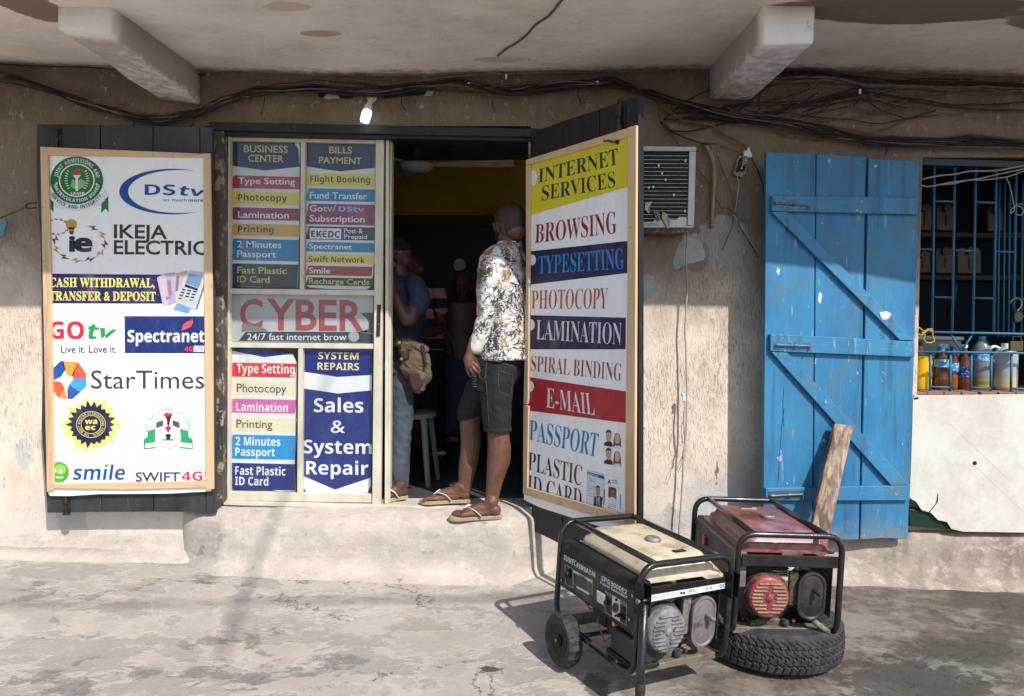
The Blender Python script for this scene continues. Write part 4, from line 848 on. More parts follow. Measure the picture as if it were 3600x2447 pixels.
for q in ([(2880, 1026), (2890, 1034), (2885, 1068), (2876, 1058)], [(3092, 1098), (3118, 1094), (3134, 1104), (3122, 1122), (3104, 1124), (3096, 1112)], [(2734, 940), (2742, 950), (2738, 968), (2730, 955)]):
    slab(bm, PE if q[0][0] > 3000 else PD, q, .0008, .001)
mk('paint_splashes', bm, ink('e8e8e2'), t)
bm = B()
for ln in ([(2756, 1362), (2752, 1420), (2755, 1500)], [(2757, 1436), (2748, 1500), (2744, 1570), (2739, 1610), (2738, 1690)]): tube(bm, [PD.hit(u, v, .0008) for u, v in ln], .0012, 4)
mk('wood_cracks', bm, M_dark, t)

# leaning plank
bm = B(); top = [PE.hit(u, v, .004) for u, v in ((2926, 1487), (2950, 1484), (2996, 1491), (2998, 1506), (2926, 1500))]
f_y = 3.88
tl, tr, = PE.hit(2926, 1490, .008), PE.hit(2992, 1492, .008)
blp, brp = P(2832, 1900, 3.84), P(2898, 1915, 3.84); d_ = Vector((0, .0, .0))
# continue the board down to the ground behind the generator
def ext(a, b):
    t_ = (a.z - gz(b.x, b.y)) / (a.z - b.z); return a + (b - a) * t_
bl2, br2 = ext(tl, blp), ext(tr, brp); nrm = (tr - tl).cross(bl2 - tl).normalized(); 
if nrm.y > 0: nrm = -nrm
n = 12; rings = []
for k_ in range(n + 1):
    s_ = k_ / n; a_, c_ = tl.lerp(bl2, s_), tr.lerp(br2, s_); w1 = (c_ - a_).normalized() * .006 * mnoise.noise(Vector((s_ * 6, 0, 0))); w2 = (c_ - a_).normalized() * .005 * mnoise.noise(Vector((s_ * 5, 4, 0)))
    fr = [a_ + w1 + nrm * .03, c_ + w2 + nrm * .03, c_ + w2, a_ + w1]
    if k_ == 0: fr = [p - Vector((0, 0, .012)) if i in (1, 2) else p for i, p in enumerate(fr)]
    rings.append([bm.verts.new(p) for p in fr])
for k_ in range(n): quads(bm, rings[k_], rings[k_ + 1])
bm.faces.new(rings[0]); bm.faces.new(rings[-1][::-1])
tag(mk('wooden_plank', bm, M_plank, bevel=.003), 'rough brown plank leaning against the blue door behind the red generator', 'plank')
# ------------------------------------------------------------------ air conditioner, sockets, pipe, lamp
t = empty('air_conditioner', (1.0, 4.0, 1.9), 'white framed window air conditioner with a dark grille in the wall beside the open leaf', 'air conditioner')
PA = VY(3.99)
def pb(nm, par, pl, q, th, m, lift=0, bev=.002, label=None):
    bm = B(); slab(bm, pl, q, th, lift); return mk(nm, bm, m, par, bevel=bev, label=label)
M_acw = mat('dusty_white_enamel', (.60, .60, .58), .45, col2=(.50, .49, .46), vs=8, dirt=(.25, .17, .11), ds=20, damt=(.66, .8))
pb('cabinet', t, PA, [(2150, 518), (2440, 520), (2436, 792), (2150, 792)], .30, M_dark, -.012)
pb('frame', t, PA, [(2150, 512), (2448, 516), (2447, 531), (2150, 530)], .05, M_acw); pb('frame', t, PA, [(2424, 532), (2447, 532), (2440, 792), (2417, 791)], .05, M_acw)
pb('frame', t, PA, [(2150, 778), (2295, 780), (2302, 770), (2380, 772), (2388, 762), (2415, 763), (2413, 793), (2440, 793), (2439, 799), (2150, 799)], .05, M_acw, .001)
fin = None
for i in range(17):
    v = 546 + i * 13.8; bm = B(); slab(bm, PA, [(2150, v), (2421 - i * .35, v + 1.5), (2421 - i * .35, v + 3.0), (2150, v + 1.5)], .006, -.009); mk('grille_fin', bm, M_steel if i % 1 == 0 else M_dark, t)
a = Art(PA, .0022); a.tx('THERMOCOOL', 2180, 784, 2316, 793, '5a7a94', 'b', lift=2); a.done('lettering', t)
for i, (q, h) in enumerate(([(2272, 712), (2292, 706), (2290, 726), (2278, 745), (2270, 738)], 'c8cdb8'), ) if False else enumerate((([(2270, 712), (2292, 708), (2286, 730), (2282, 752), (2275, 744), (2266, 736)], 'b9bf9a'), ([(2330, 745), (2345, 752), (2358, 778), (2350, 806), (2342, 802), (2326, 765)], '8a9470'), ([(2294, 735), (2316, 744), (2322, 772), (2312, 780)], '5a5a50'))):
    bm = B(); F = [PA.hit(u, v, .004 + .012 * random.random()) for u, v in q]; F_ = [bm.verts.new(p) for p in F]; bm.faces.new(F_)
    mk('foil_scrap', bm, mat('crumpled_foil_' + h, tuple(int(h[j:j + 2], 16) / 400 for j in (0, 2, 4)), .25, .6, bump=.8, bs=90), t)
bm = B()
for (u, v) in ((2316, 582), (2328, 610), (2340, 632), (2281, 660), (2297, 658), (2369, 686), (2410, 566), (2408, 742)): slab(bm, PA, [(u - 3, v - 4), (u + 3, v - 5), (u + 2, v + 5), (u - 3, v + 3)], .001, .001)
mk('paint_flecks', bm, M_white, t)
pb('support_board', t, VY(4.03), [(2150, 801), (2412, 803), (2410, 820), (2150, 818)], .16, M_jamb)

t = empty('switch_box', (1.39, 4.18, 2.4), 'broken switch box with a white plug on top, left of the blue door', 'electrical box')
PX = VY(4.165); M_oldbox = mat('old_beige_plastic', (.33, .28, .19), .5, col2=(.16, .13, .09), vs=30)
pb('back_box', t, PX, [(2598, 548), (2634, 545), (2622, 612), (2612, 623), (2583, 616), (2580, 606)], .03, M_oldbox, 0, .003)
bm = B(); slab(bm, PX, [(2600, 556), (2612, 552), (2606, 600), (2590, 608), (2586, 600)], .004, .003); slab(bm, PX, [(2612, 582), (2624, 576), (2618, 600), (2606, 606)], .004, .003); mk('dark_cavity', bm, M_dark, t)
for q in ([(2623, 560), (2626, 564), (2622, 567), (2619, 563)], [(2608, 588), (2612, 591), (2608, 595), (2604, 591)]): pb('screw', t, PX, q, .004, M_steel, .006, 0)
pb('plug', t, PX, [(2617, 528), (2640, 531), (2646, 545), (2642, 554), (2616, 548)], .03, M_white, .014, .003); pb('plug_pin', t, PX, [(2628, 518), (2637, 519), (2637, 532), (2626, 531)], .02, M_white, .012, .002)
bm = B(); tube(bm, rpath([P(2478, 508, 4.2), P(2484, 516, 4.165), P(2508, 560, 4.165), P(2512, 620, 4.17), P(2505, 740, 4.175), P(2502, 802, 4.18)], .09, 6), .0125, 12)
tag(mk('conduit_pipe', bm, M_conduit, smooth=3.2), 'bent tan plastic pipe on the wall between air conditioner and switch box', 'pipe')

t = empty('lamp_fitting', (-.82, 4.18, 2.74), 'lit spiral energy saving bulb in a white holder above the doorway lintel', 'lamp')
o0 = P(1308, 342, 4.19)
bm = B(); lathe(bm, [(.030, 0), (.030, .008), (.024, .014)], 20, frame_m(o0, (1, 0, 0), (0, 0, 1), (0, -1, 0))); mk('ceiling_rose', bm, M_white, t, smooth=.6)
p1, p2, p3 = P(1306, 352, 4.15), P(1297, 372, 4.10), P(1289, 400, 4.08)
bm = B(); tube(bm, [o0, p1, p2], [.016, .016, .017], 14); mk('bulb_holder', bm, M_white, t, smooth=.6)
bm = B(); ax = (p3 - p2).normalized(); sx_ = ax.cross(Vector((0, 1, 0))).normalized(); fm = frame_m(p2, sx_, ax.cross(sx_), ax); lathe(bm, [(.017, 0), (.024, .006), (.026, .028), (.021, .040)], 20, fm); mk('bulb_base', bm, mat('bulb_base_plastic', (.6, .6, .62), .4), t, smooth=.6)
M_cfl = mat('lit_tube', (.9, .95, 1), .3, emit=(.75, .93, 1.0), estr=3.2)
bm = B(); pts = []
for i in range(73):
    an = 2 * math.pi * i / 16; h = .042 + .068 * i / 72; r = .021 * (1 - .25 * max(0, (i - 60) / 12)); pts.append(fm @ Vector((r * math.cos(an), r * math.sin(an), h)))
tube(bm, pts, .0068, 8); mk('spiral_tube', bm, M_cfl, t, smooth=3.2)

# ------------------------------------------------------------------ cables
def curve(name, pts, r, m, label, group, cat='cable', kind=None):
    pts = [Vector(p) for p in pts]; out = []; n = len(pts)
    for i in range(n - 1):
        a_, b_, c_, d_ = pts[max(0, i - 1)], pts[i], pts[i + 1], pts[min(n - 1, i + 2)]
        for k_ in range(3):
            t_ = k_ / 3; out.append(.5 * ((2 * b_) + (c_ - a_) * t_ + (2 * a_ - 5 * b_ + 4 * c_ - d_) * t_ * t_ + (3 * b_ - a_ - 3 * c_ + d_) * t_ ** 3))
    out.append(pts[-1]); bm = B(); tube(bm, out, r, 6)
    return tag(mk(name, bm, m, smooth=3.2), label, cat, group)
def wob(px, y, n, amp, rnd, dy=.012):
    out = []
    for i, (u, v) in enumerate(px[:-1]):
        u2, v2 = px[i + 1]
        for k_ in range(n): t_ = k_ / n; out.append(P(u + (u2 - u) * t_ + rnd.uniform(-amp, amp), v + (v2 - v) * t_ + rnd.uniform(-amp, amp), y + rnd.uniform(-dy, dy)))
    out.append(P(px[-1][0], px[-1][1], y)); return out
rnd = random.Random(11)
mainp = [(-60, 248), (60, 275), (200, 325), (340, 375), (470, 405), (570, 412), (690, 395), (790, 345), (900, 312), (1100, 306), (1300, 318), (1460, 302), (1600, 290), (1800, 318), (2000, 288), (2150, 288), (2300, 322), (2450, 372), (2620, 408), (2760, 420), (2900, 455), (3050, 488), (3250, 497), (3420, 495), (3660, 508)]
for i in range(12):
    seg = [(u, v + rnd.uniform(-11, 11) + (i - 4) * 2.4) for u, v in mainp]
    if i == 5: seg = seg[8:]
    if i == 6: seg = seg[:17]
    if i == 7: seg = seg[12:]
    curve('cable', wob(seg, 4.165 - .003 * i, 2, 3, rnd), (.0060, .0048, .0062, .0042, .007, .005, .0055, .0045)[i % 8], M_wire if i % 3 else M_wireb, 'dark cable in the drooping bundle slung along the whole wall above doors and windows', 'bundle of dark cables slung along the wall')
G1, G1L = 'cables tucked under the slab', 'dark cable tucked into the corner where wall meets the slab'
for i in range(4):
    px = [(1150, 272), (1350, 285), (1600, 268), (1850, 255), (2100, 250), (2400, 246)] if i % 2 else [(-60, 222), (200, 232), (400, 236), (720, 258)]
    if i >= 2: px = [(2680, 248), (2850, 245), (3000, 262), (3200, 282), (3400, 284), (3660, 296)]
    curve('cable', wob([(u, v + rnd.uniform(-4, 6) + i * 2) for u, v in px], 4.16, 2, 3, rnd), .005, M_wireb if i == 1 else M_wire, G1L, G1)
for i in range(3):
    curve('cable', wob([(2700, 268 + i * 9), (2900, 262 + i * 8), (3050, 290 + i * 6), (3250, 292 + i * 9), (3450, 300 + i * 7), (3660, 312 + i * 8)], 4.155, 3, 5, rnd), .006 + .002 * (i == 1), M_wireb if i else M_wire, G1L, G1)
def cab(px, r, m, label, y=4.165, n=2, amp=1.5, grp=None): return curve('cable', wob(px, y, n, amp, rnd, .004), r, m, label, grp)
cab([(2400, 410), (2560, 417), (2700, 400), (2850, 360), (2960, 330), (3025, 322), (3200, 345), (3350, 368), (3480, 368), (3660, 352)], .0050, M_wire, 'black cable arching over a white clip above the blue door')
cab([(2640, 405), (2760, 392), (2900, 346), (3025, 322), (3150, 342), (3300, 372), (3460, 387), (3660, 388)], .0050, M_wire, 'lower black cable of the pair arching over the white clip above the blue door')
cab([(2540, 400), (2650, 425), (2760, 470), (2880, 488), (2980, 480), (3120, 450), (3240, 395), (3330, 325), (3400, 290)], .0045, M_wireb, 'brown cable dipping low above the blue door and rising right')
cab([(2760, 400), (2830, 340), (2850, 290), (2780, 245)], .0045, M_wireb, 'brown cable curling up behind the right hand beam', amp=4)
cab([(2660, 395), (2750, 370), (2830, 330), (2880, 285), (2960, 275)], .0045, M_wireb, 'brown cable climbing from the knot right of the beam', amp=3)
cab([(2672, 390), (2668, 350), (2680, 310), (2720, 300)], .004, M_wire, 'short black cable standing up beside the foot of the right hand beam', amp=3)
cab([(2240, 300), (2300, 340), (2340, 380), (2400, 425), (2500, 440), (2540, 470), (2600, 500), (2625, 520)], .0075, M_wireb, 'thick brown cable running down to the broken switch box')
cab([(2330, 420), (2440, 418), (2540, 416), (2640, 410)], .0045, M_wire, 'black cable leaving the dark hole above the air conditioner for the knot', amp=1)
cab([(2325, 428), (2360, 460), (2420, 462), (2480, 450), (2560, 430), (2640, 408)], .0045, M_wire, 'black cable sagging from the dark hole towards the knot', amp=1)
cab([(2322, 430), (2350, 460), (2400, 480), (2470, 505), (2520, 506)], .0040, M_wire, 'thin black cable from the dark hole to the tan pipe', amp=1)
cab([(2322, 330), (2316, 370), (2320, 425)], .0040, M_wireb, 'brown cable dropping from the bundle into the dark hole'); cab([(2352, 468), (2375, 490), (2388, 514)], .0040, M_wireb, 'short cable ending behind the air conditioner top')
cab([(2525, 510), (2570, 525), (2605, 540)], .0035, M_wireb, 'thin cable between the tan pipe and the broken switch box', amp=1)
cab([(2448, 590), (2470, 615), (2510, 655), (2518, 700), (2535, 730), (2570, 738), (2590, 760), (2600, 800), (2640, 860), (2665, 905)], .0040, M_wireb, 'cable from the air conditioner edge twisting down beside the pipe')
cab([(2640, 552), (2660, 590), (2680, 640), (2688, 700)], .0040, M_wire, 'black cable from the switch box disappearing behind the blue door', amp=1)
cab([(2525, 550), (2540, 600), (2565, 660), (2580, 720), (2575, 790), (2540, 880)], .0035, M_wireb, 'thin wire straying down the wall left of the blue door', amp=1)
cab([(2592, 560), (2590, 600), (2597, 650), (2588, 720), (2577, 760)], .0030, M_wireg, 'pale thin wire hanging out of the broken switch box', amp=1)
cab([(2580, 755), (2610, 800), (2640, 850), (2672, 900)], .0035, M_wireg, 'pale thin wire slanting to the blue door edge', amp=1)
cab([(2418, 816), (2411, 900), (2416, 1020), (2408, 1160), (2414, 1300), (2414, 1400), (2412, 1520), (2403, 1620), (2397, 1740), (2386, 1885)], .0055, M_wireg, 'long grey cable hanging down the wall below the air conditioner', 4.15, 2, 1)
cab([(2406, 1405), (2404, 1480), (2408, 1560), (2400, 1610)], .0045, M_wireg, 'short grey cable with a white connector on the sunlit wall', 4.14, 2, 1)
bm = B(); slab(bm, VY(4.132), [(2401, 1388), (2410, 1388), (2410, 1412), (2400, 1412)], .014); slab(bm, VY(4.13), [(2399, 1385), (2409, 1385), (2409, 1392), (2399, 1392)], .018); tag(mk('cable_connector', bm, M_white, bevel=.002), 'white connector hooked on a nail on the sunlit wall', 'connector')
for i, (m_, px) in enumerate(((mat('blue_thin_wire', (.03, .06, .3), .5), [(2402, 1480), (2394, 1510), (2398, 1545), (2402, 1560)]), (mat('red_thin_wire', (.25, .04, .03), .5), [(2400, 1600), (2388, 1630), (2376, 1660)]), (M_wireb, [(2401, 1600), (2394, 1636), (2384, 1662)]))):
    curve('cable', wob(px, 4.13, 2, 1, rnd, .004), .0016, m_, ('thin blue wire looping beside the grey cable', 'frayed red wire end beside the grey cable', 'frayed brown wire end beside the grey cable')[i], None)
PSL = Plane((0, 4.205, 2.918), (0, .006, -1))
pts = [PSL.hit(u, v, .006) for u, v in ((2010, -30), (1975, 0), (1930, 55), (1880, 90), (1850, 125), (1810, 155), (1780, 172), (1750, 197))] + [P(1750, 199, 4.19), P(1760, 240, 4.17), P(1776, 290, 4.16), P(1785, 325, 4.16), P(1768, 334, 4.165)]
curve('cable', pts, .0055, M_wireb, 'brown cable crossing the soffit and dropping down the wall above the doorway', None)
cab([(1655, 290), (1700, 305), (1770, 330)], .0055, M_wireb, 'short brown cable slanting above the doorway lintel', 4.15); cab([(930, 340), (926, 370), (918, 405)], .0025, M_wire, 'black wire end hanging above the window stickers', 4.16)
for (u, v, yy) in ((867, 330, 4.14), (1648, 298, 4.14), (2100, 292, 4.14), (3025, 321, 4.15), (1780, 268, 4.15)):
    bm = B(); slab(bm, VY(yy), [(u - 4, v - 9), (u + 4, v - 9), (u + 3, v + 9), (u - 4, v + 9)], .012); tag(mk('cable_clip', bm, M_white, bevel=.002), {867: 'white cable clip above the window stickers', 1648: 'white cable clip above the middle of the doorway', 2100: 'white cable clip above the open leaf', 3025: 'white cable clip above the blue door', 1780: 'white clip where the soffit cable meets the wall'}[u], 'clip')
PO = VY(4.19); M_tape = mat('torn_tape', (.35, .34, .33), .6)
for q, lab in (([(1118, 322), (1180, 326), (1240, 330), (1240, 347), (1180, 345), (1120, 343)], 'torn black tape strip on the wall left of the lit bulb'), ([(1340, 330), (1430, 320), (1525, 316), (1520, 330), (1430, 338), (1345, 346)], 'torn black tape strip on the wall right of the lit bulb')):
    tag(pb('tape_strip', None, PO, q, .003, M_dark, 0, 0), lab, 'tape')
tag(pb('tape_strip', None, VY(4.185), [(1137, 342), (1150, 330), (1190, 336), (1194, 346), (1150, 349)], .002, M_tape, 0, 0), 'grey torn tape flap left of the lit bulb', 'tape'); tag(pb('tape_strip', None, VY(4.185), [(1492, 338), (1500, 318), (1526, 314), (1520, 336)], .002, M_tape, 0, 0), 'grey torn tape flap right of the lit bulb', 'tape')

# tangle of thin strands at the upper right and stray ends
TG = 'thin stray strands in the tangle at the upper right'
for i in range(26):
    u0 = rnd.uniform(2330, 3050); u1 = u0 + rnd.uniform(220, 620); v0 = rnd.uniform(270, 420); v1 = rnd.uniform(265, 410); sg = rnd.uniform(-40, 70)
    if u0 < 2870: v0 = rnd.uniform(368, 425)
    curve('cable', wob([(u0, v0), (u0 + (u1 - u0) * .33, (v0 * 2 + v1) / 3 + sg * .8), (u0 + (u1 - u0) * .66, (v0 + v1 * 2) / 3 + sg), (u1, v1)], 4.168, 2, 5, rnd, .006), rnd.choice((.0026, .0032, .004)), M_wireb if i % 3 == 0 else M_wire, 'thin strand in the tangle of wires around the right hand beam', TG)
for i in range(9):
    u0 = rnd.uniform(750, 2100); ln_ = rnd.uniform(160, 420); v0 = rnd.uniform(283, 330)
    curve('cable', wob([(u0, v0), (u0 + ln_ * .4, v0 + rnd.uniform(-18, 25)), (u0 + ln_, v0 + rnd.uniform(-20, 14))], 4.15, 3, 4, rnd, .006), rnd.choice((.0025, .0035)), M_wireb if i % 2 else M_wire, 'thin strand straying from the bundle above the doorway', 'thin strands above the doorway')
for (u, v, ln_, lab) in ((1320 + 90, 330, 60, 'short wire end drooping right of the lit bulb'), (1735, 350, 46, 'short wire end drooping above the doorway'), (2040, 300, 70, 'short wire end drooping left of the leaf top'), (470, 412, 55, 'short wire end drooping above the left shutter'), (3120, 486, 60, 'short wire end drooping above the blue door'), (690, 400, 50, 'short wire end drooping at the foot of the left beam')):
    curve('cable', wob([(u, v), (u + rnd.uniform(-8, 8), v + ln_ * .5), (u + rnd.uniform(-22, 22), v + ln_)], 4.16, 2, 3, rnd, .004), .0028, M_wire, lab, None)

# pieces of old render left on the wall
def patch(px, m, lab, y=4.1985, th=.004):
    rn = random.Random(px[0][0]); out = []
    for i, (u, v) in enumerate(px):
        u2, v2 = px[(i + 1) % len(px)]
        for k_ in range(4): t_ = k_ / 4; out.append((u + (u2 - u) * t_ + rn.uniform(-4, 4) * (k_ > 0), v + (v2 - v) * t_ + rn.uniform(-4, 4) * (k_ > 0)))
    bm = B(); slab(bm, VY(y), out, th); tag(mk('render_patch', bm, m), lab, 'plaster patch')
M_patch = mat('pale_green_render', (.40, .42, .40), .9, col2=(.33, .34, .32), vs=9, bump=.6, bs=50); M_patchw = mat('pale_render', (.55, .55, .53), .9, col2=(.46, .44, .41), vs=7, bump=.6, bs=50, dirt=(.33, .27, .21), ds=9)
patch([(2250, 985), (2270, 968), (2298, 970), (2308, 1000), (2312, 1025), (2290, 1040), (2262, 1062), (2245, 1070)], M_patch, 'pale green patch of old render beside the open leaf')
patch([(2380, 870), (2400, 830), (2450, 820), (2470, 860), (2484, 905), (2460, 920), (2420, 925), (2375, 950), (2366, 920)], M_patch, 'pale patch of old render below the air conditioner corner')
patch([(2238, 1780), (2262, 1760), (2270, 1810), (2330, 1800), (2352, 1765), (2372, 1790), (2420, 1790), (2470, 1720), (2530, 1700), (2560, 1740), (2560, 1960), (2236, 1960)], M_patchw, 'white patch of old render low on the wall behind the generators')

# ------------------------------------------------------------------ hook and cord at the left edge
t = empty('hook_cord', (-3.0, 4.12, 1.75), 'frayed dark cord with blue cloth end tied to the hasp at the left edge', 'cord')
bm = B(); tube(bm, [P(94, 724, 4.1), P(70, 738, 4.11), P(36, 752, 4.13), P(4, 764, 4.15), P(-20, 775, 4.15)], .006, 7); mk('cord', bm, M_wireb, t)
pb('cloth_end', t, VY(4.12), [(-10, 775), (18, 765), (22, 785), (10, 830), (-10, 838)], .02, mat('faded_blue_cloth', (.10, .22, .27), .8), 0, .004)

# ------------------------------------------------------------------ shop window: grille, counter, goods
t = empty('window_grille', (3.2, 4.25, 1.05), 'blue painted welded rebar grille across the shop window on the right', 'grille')
YG = 4.255
def bar(pts, r=.0075, y=YG, par=t): bm = B(); tube(bm, [P(u, v, y) for u, v in pts], r, 7); return mk('bar', bm, M_bluemetal, par, smooth=3.2)
for ut, ul in ((3285, 3277), (3357, 3347), (3431, 3420), (3503, 3493), (3573, 3563), (3645, 3635)): bar([(ut, 586), (ul, 1172)])
for ut in (3270, 3341, 3414, 3484, 3555, 3627): bar([(ut + 1, 1238), (ut - 1, 1386)])
for y_ in ((3226, 875, 3281), (3289, 707, 3355), (3357, 880, 3426), (3432, 711, 3501), (3499, 884, 3565), (3573, 717, 3645), (3280, 1044, 3347), (3423, 1047, 3493), (3566, 1051, 3635), (3271, 1360, 3337), (3417, 1363, 3482), (3556, 1366, 3627)): bar([(y_[0], y_[1]), (y_[2], y_[1] + 2)], .0065)
bar([(3240, 1167), (3700, 1176)], y=YG - .012); bar([(3205, 1236), (3700, 1243)], y=YG - .012); bar([(3340, 1170), (3379, 1232)], .006); bar([(3420, 1174), (3381, 1232)], .006)
bm = B(); slab(bm, VY(4.215), [(3205, 548), (3225, 556), (3700, 570), (3700, 592), (3205, 578)], .1); mk('top_angle', bm, mat('dark_blue_steel', (.012, .035, .07), .5), t)
for (u, d) in ((3508, 0), (3527, 3), (3545, 1), (3590, 2)):
    bar([(u + 6, 640), (u, 1185)], .006, 4.62)
BR = ['leftmost sill brick beside the blue door', 'sill brick under the yellow bucket', 'sill brick under the light blue capped bottle', 'sill brick under the tapered palm oil bottle', 'sill brick under the tall clear bottle', 'sill brick under the left half of the white jug', 'sill brick under the right half of the white jug']
for i in range(7):
    q0 = 3200 + i * 62 + random.uniform(-4, 4)
    bm = B(); p0 = P(q0, 1380, 4.205); box(bm, p0.x, p0.x + .095, 4.204, 4.34, 1.001, 1.062 + random.uniform(-.004, .003)); tag(mk('brick', bm, mat('sill_brick', (.30, .15, .10), .9, col2=(.24, .17, .13), vs=12, bump=.8, bs=60) if i == 0 else bpy.data.materials['sill_brick'], bevel=.003), BR[i], 'brick', 'bricks of the shop window sill')
t = empty('white_board', (3.2, 4.12, .25), 'dirty white board with a broken lower corner covering the wall below the shop window', 'board')
k = NB('scuffed_white_board', .7); a1_ = k.noise(3, det=8, ro=.7); b1_ = k.noise(40, det=5); c = k.mix(k.ramp(a1_, .4, .7), (.68, .65, .59), (.54, .49, .42)); c = k.mix(k.math('MULTIPLY', k.ramp(b1_, .62, .75), .4), c, (.42, .36, .29)); M_wb = k.out(c, a1_, .3, .01)
k2 = [(3210, 1402), (3216, 1390), (3600, 1386), (3720, 1386), (3720, 1874), (3385, 1869), (3345, 1859), (3329, 1835), (3298, 1828), (3273, 1803), (3240, 1793), (3222, 1765), (3198, 1750), (3204, 1600)]
pb('sheet', t, VY(4.118), k2, .006, M_wb, 0, 0)
bm = B(); lathe(bm, [(.012, 0), (.012, .001)], 12, frame_m(P(3427, 1628, 4.117), (1, 0, 0), (0, 0, 1), (0, -1, 0))); slab(bm, VY(4.117), [(3297, 1735), (3299, 1735), (3297, 1765), (3268, 1802), (3265, 1800), (3290, 1770)], .0006); slab(bm, VY(4.117), [(3213, 1398), (3228, 1396), (3230, 1402), (3214, 1406)], .0006); mk('holes', bm, M_dark, t)
bm = B()
for (u0, v0, u1, v1) in ((3330, 1480, 3560, 1700), (3430, 1640, 3600, 1800)): slab(bm, VY(4.1172), [(u0, v0), (u0 + 1, v0 - 1), (u1 + 1, v1 - 1), (u1, v1)], .0004)
mk('scratches', bm, mat('scratch', (.66, .62, .56), .8), t)
bm = B(); slab(bm, VY(4.135), [(3196, 1790), (3300, 1800), (3345, 1836), (3350, 1862), (3196, 1850)], .06); tag(mk('green_crate', bm, mat('dark_green_plastic', (.004, .028, .013), .5), bevel=.004), 'dark green crate glimpsed through the broken corner of the white board', 'crate')

def bottle(u0, u1, vt, vb, y, prof, mats, label, cat='bottle', group=None, parts=()):
    """prof: list of (radius fraction, height fraction) from the base up"""
    b_ = P((u0 + u1) / 2, vb, y); tz = P((u0 + u1) / 2, vt, y).z; zb = 1.063; r = (u1 - u0) / 2 / FPX * y; H = tz - zb
    e = empty('bottle' if cat == 'bottle' else cat.replace(' ', '_'), (b_.x, y, zb), label, cat, group)
    for nm, f0, f1, m_, gr in parts:
        pr_ = []; 
        for f_ in [f0 + (f1 - f0) * i / 10 for i in range(11)]:
            for (ra, ha), (rb, hb) in zip(prof, prof[1:]):
                if ha <= f_ <= hb: rr = ra + (rb - ra) * (f_ - ha) / max(1e-6, hb - ha); break
            pr_.append((r * rr * gr, H * f_))
        bm = B(); lathe(bm, pr_, 24, Matrix.Translation((b_.x, y, zb))); mk(nm, bm, m_, e, smooth=.7)
    return e
M_red = mat('red_palm_oil', (.105, .022, .010), .12, coat=.5); M_or = mat('orange_palm_oil', (.26, .072, .014), .12, coat=.5); M_yo = mat('yellow_oil', (.26, .18, .025), .15, coat=.5)
M_clear = mat('cloudy_clear_plastic', (.30, .34, .37), .12, trans=.35, coat=.6); M_lab = mat('light_blue_label', (.05, .33, .62), .4, col2=(.7, .75, .8), vs=60, vmix=(.55, .6)); M_labn = mat('navy_label', (.02, .04, .22), .4, col2=(.6, .6, .65), vs=90, vmix=(.6, .62))
M_capb = mat('blue_cap', (.02, .20, .50), .4); M_capn = mat('navy_cap', (.01, .06, .28), .4); M_capt = mat('teal_cap', (.03, .36, .38), .4); M_yelp = mat('yellow_plastic', (.80, .48, .01), .35); M_redp = mat('red_plastic', (.35, .02, .02), .4)
pet = [(.85, 0), (.98, .04), (.95, .12), (1, .16), (.95, .22), (1, .28), (.88, .38), (1, .5), (1, .66), (.85, .76), (.45, .88), (.35, .92), (.38, 1)]
bottle(3284, 3331, 1218, 1367, 4.37, pet, None, 'red brown palm oil bottle with a light blue label and cap behind the grille', parts=(('liquid', 0, .90, M_red, .99), ('label_band', .52, .70, M_lab, 1.03), ('cap', .90, 1, M_capb, 1.25)))
bottle(3328, 3366, 1218, 1368, 4.38, pet, None, 'palm oil bottle with a navy cap, orange at its foot, second from the left', parts=(('liquid', 0, .45, M_or, .99), ('upper_liquid', .45, .9, M_red, .98), ('label_band', .40, .62, M_lab, 1.03), ('cap', .90, 1, M_capn, 1.3)))
bottle(3363, 3410, 1212, 1369, 4.37, [(.9, 0), (1, .05), (1, .46), (.85, .62), (.42, .88), (.33, .93), (.36, 1)], None, 'tapered palm oil bottle with a navy label behind the grille', parts=(('liquid', 0, .93, M_red, .99), ('label_band', .28, .5, M_labn, 1.03), ('cap', .93, 1, M_white, 1.3)))
bottle(3415, 3481, 1182, 1370, 4.38, [(.9, 0), (1, .04), (.95, .10), (1, .16), (.95, .22), (1, .28), (.96, .36), (1, .44), (1, .66), (.9, .78), (.5, .9), (.28, .95), (.3, 1)], None, 'tall clear bottle a quarter full of yellow oil with a teal cap', parts=(('bottle_body', .21, .95, M_clear, 1), ('liquid', 0, .21, M_yo, 1), ('label_band', .54, .70, M_lab, 1.02), ('cap', .95, 1, M_capt, 1.2)))
e = bottle(3492, 3569, 1207, 1370, 4.37, [(.9, 0), (1, .04), (1, .78), (.75, .88), (.32, .92), (.32, 1)], None, 'white translucent jug with a handle, yellowish liquid in its lower third', 'jug', parts=(('jug_body', .30, .93, mat('milky_plastic', (.46, .48, .52), .3, trans=.2), 1), ('liquid', 0, .30, mat('cloudy_yellow_liquid', (.50, .42, .26), .35), 1), ('cap', .92, 1, M_white, 1.1)))
bm = B(); tube(bm, rpath([P(3520, 1228, 4.37), P(3496, 1216, 4.37), P(3478, 1226, 4.37), P(3482, 1258, 4.37), P(3500, 1275, 4.37)], .03), .009, 8); mk('handle', bm, M_white, e, smooth=3.2)
bottle(3205, 3272, 1254, 1365, 4.42, [(.97, 0), (1, .04), (1, .9), (1.04, .92), (1.04, 1)], None, 'bright yellow plastic bucket at the left end of the shop counter', 'bucket', parts=(('bucket_wall', 0, 1, M_yelp, 1),))
bottle(3212, 3252, 1200, 1368, 4.56, pet, None, 'yellow bottle with a red cap behind the yellow bucket', parts=(('bottle_body', 0, .9, mat('mustard_plastic', (.45, .32, .08), .4), 1), ('cap', .9, 1, M_redp, 1.3)))
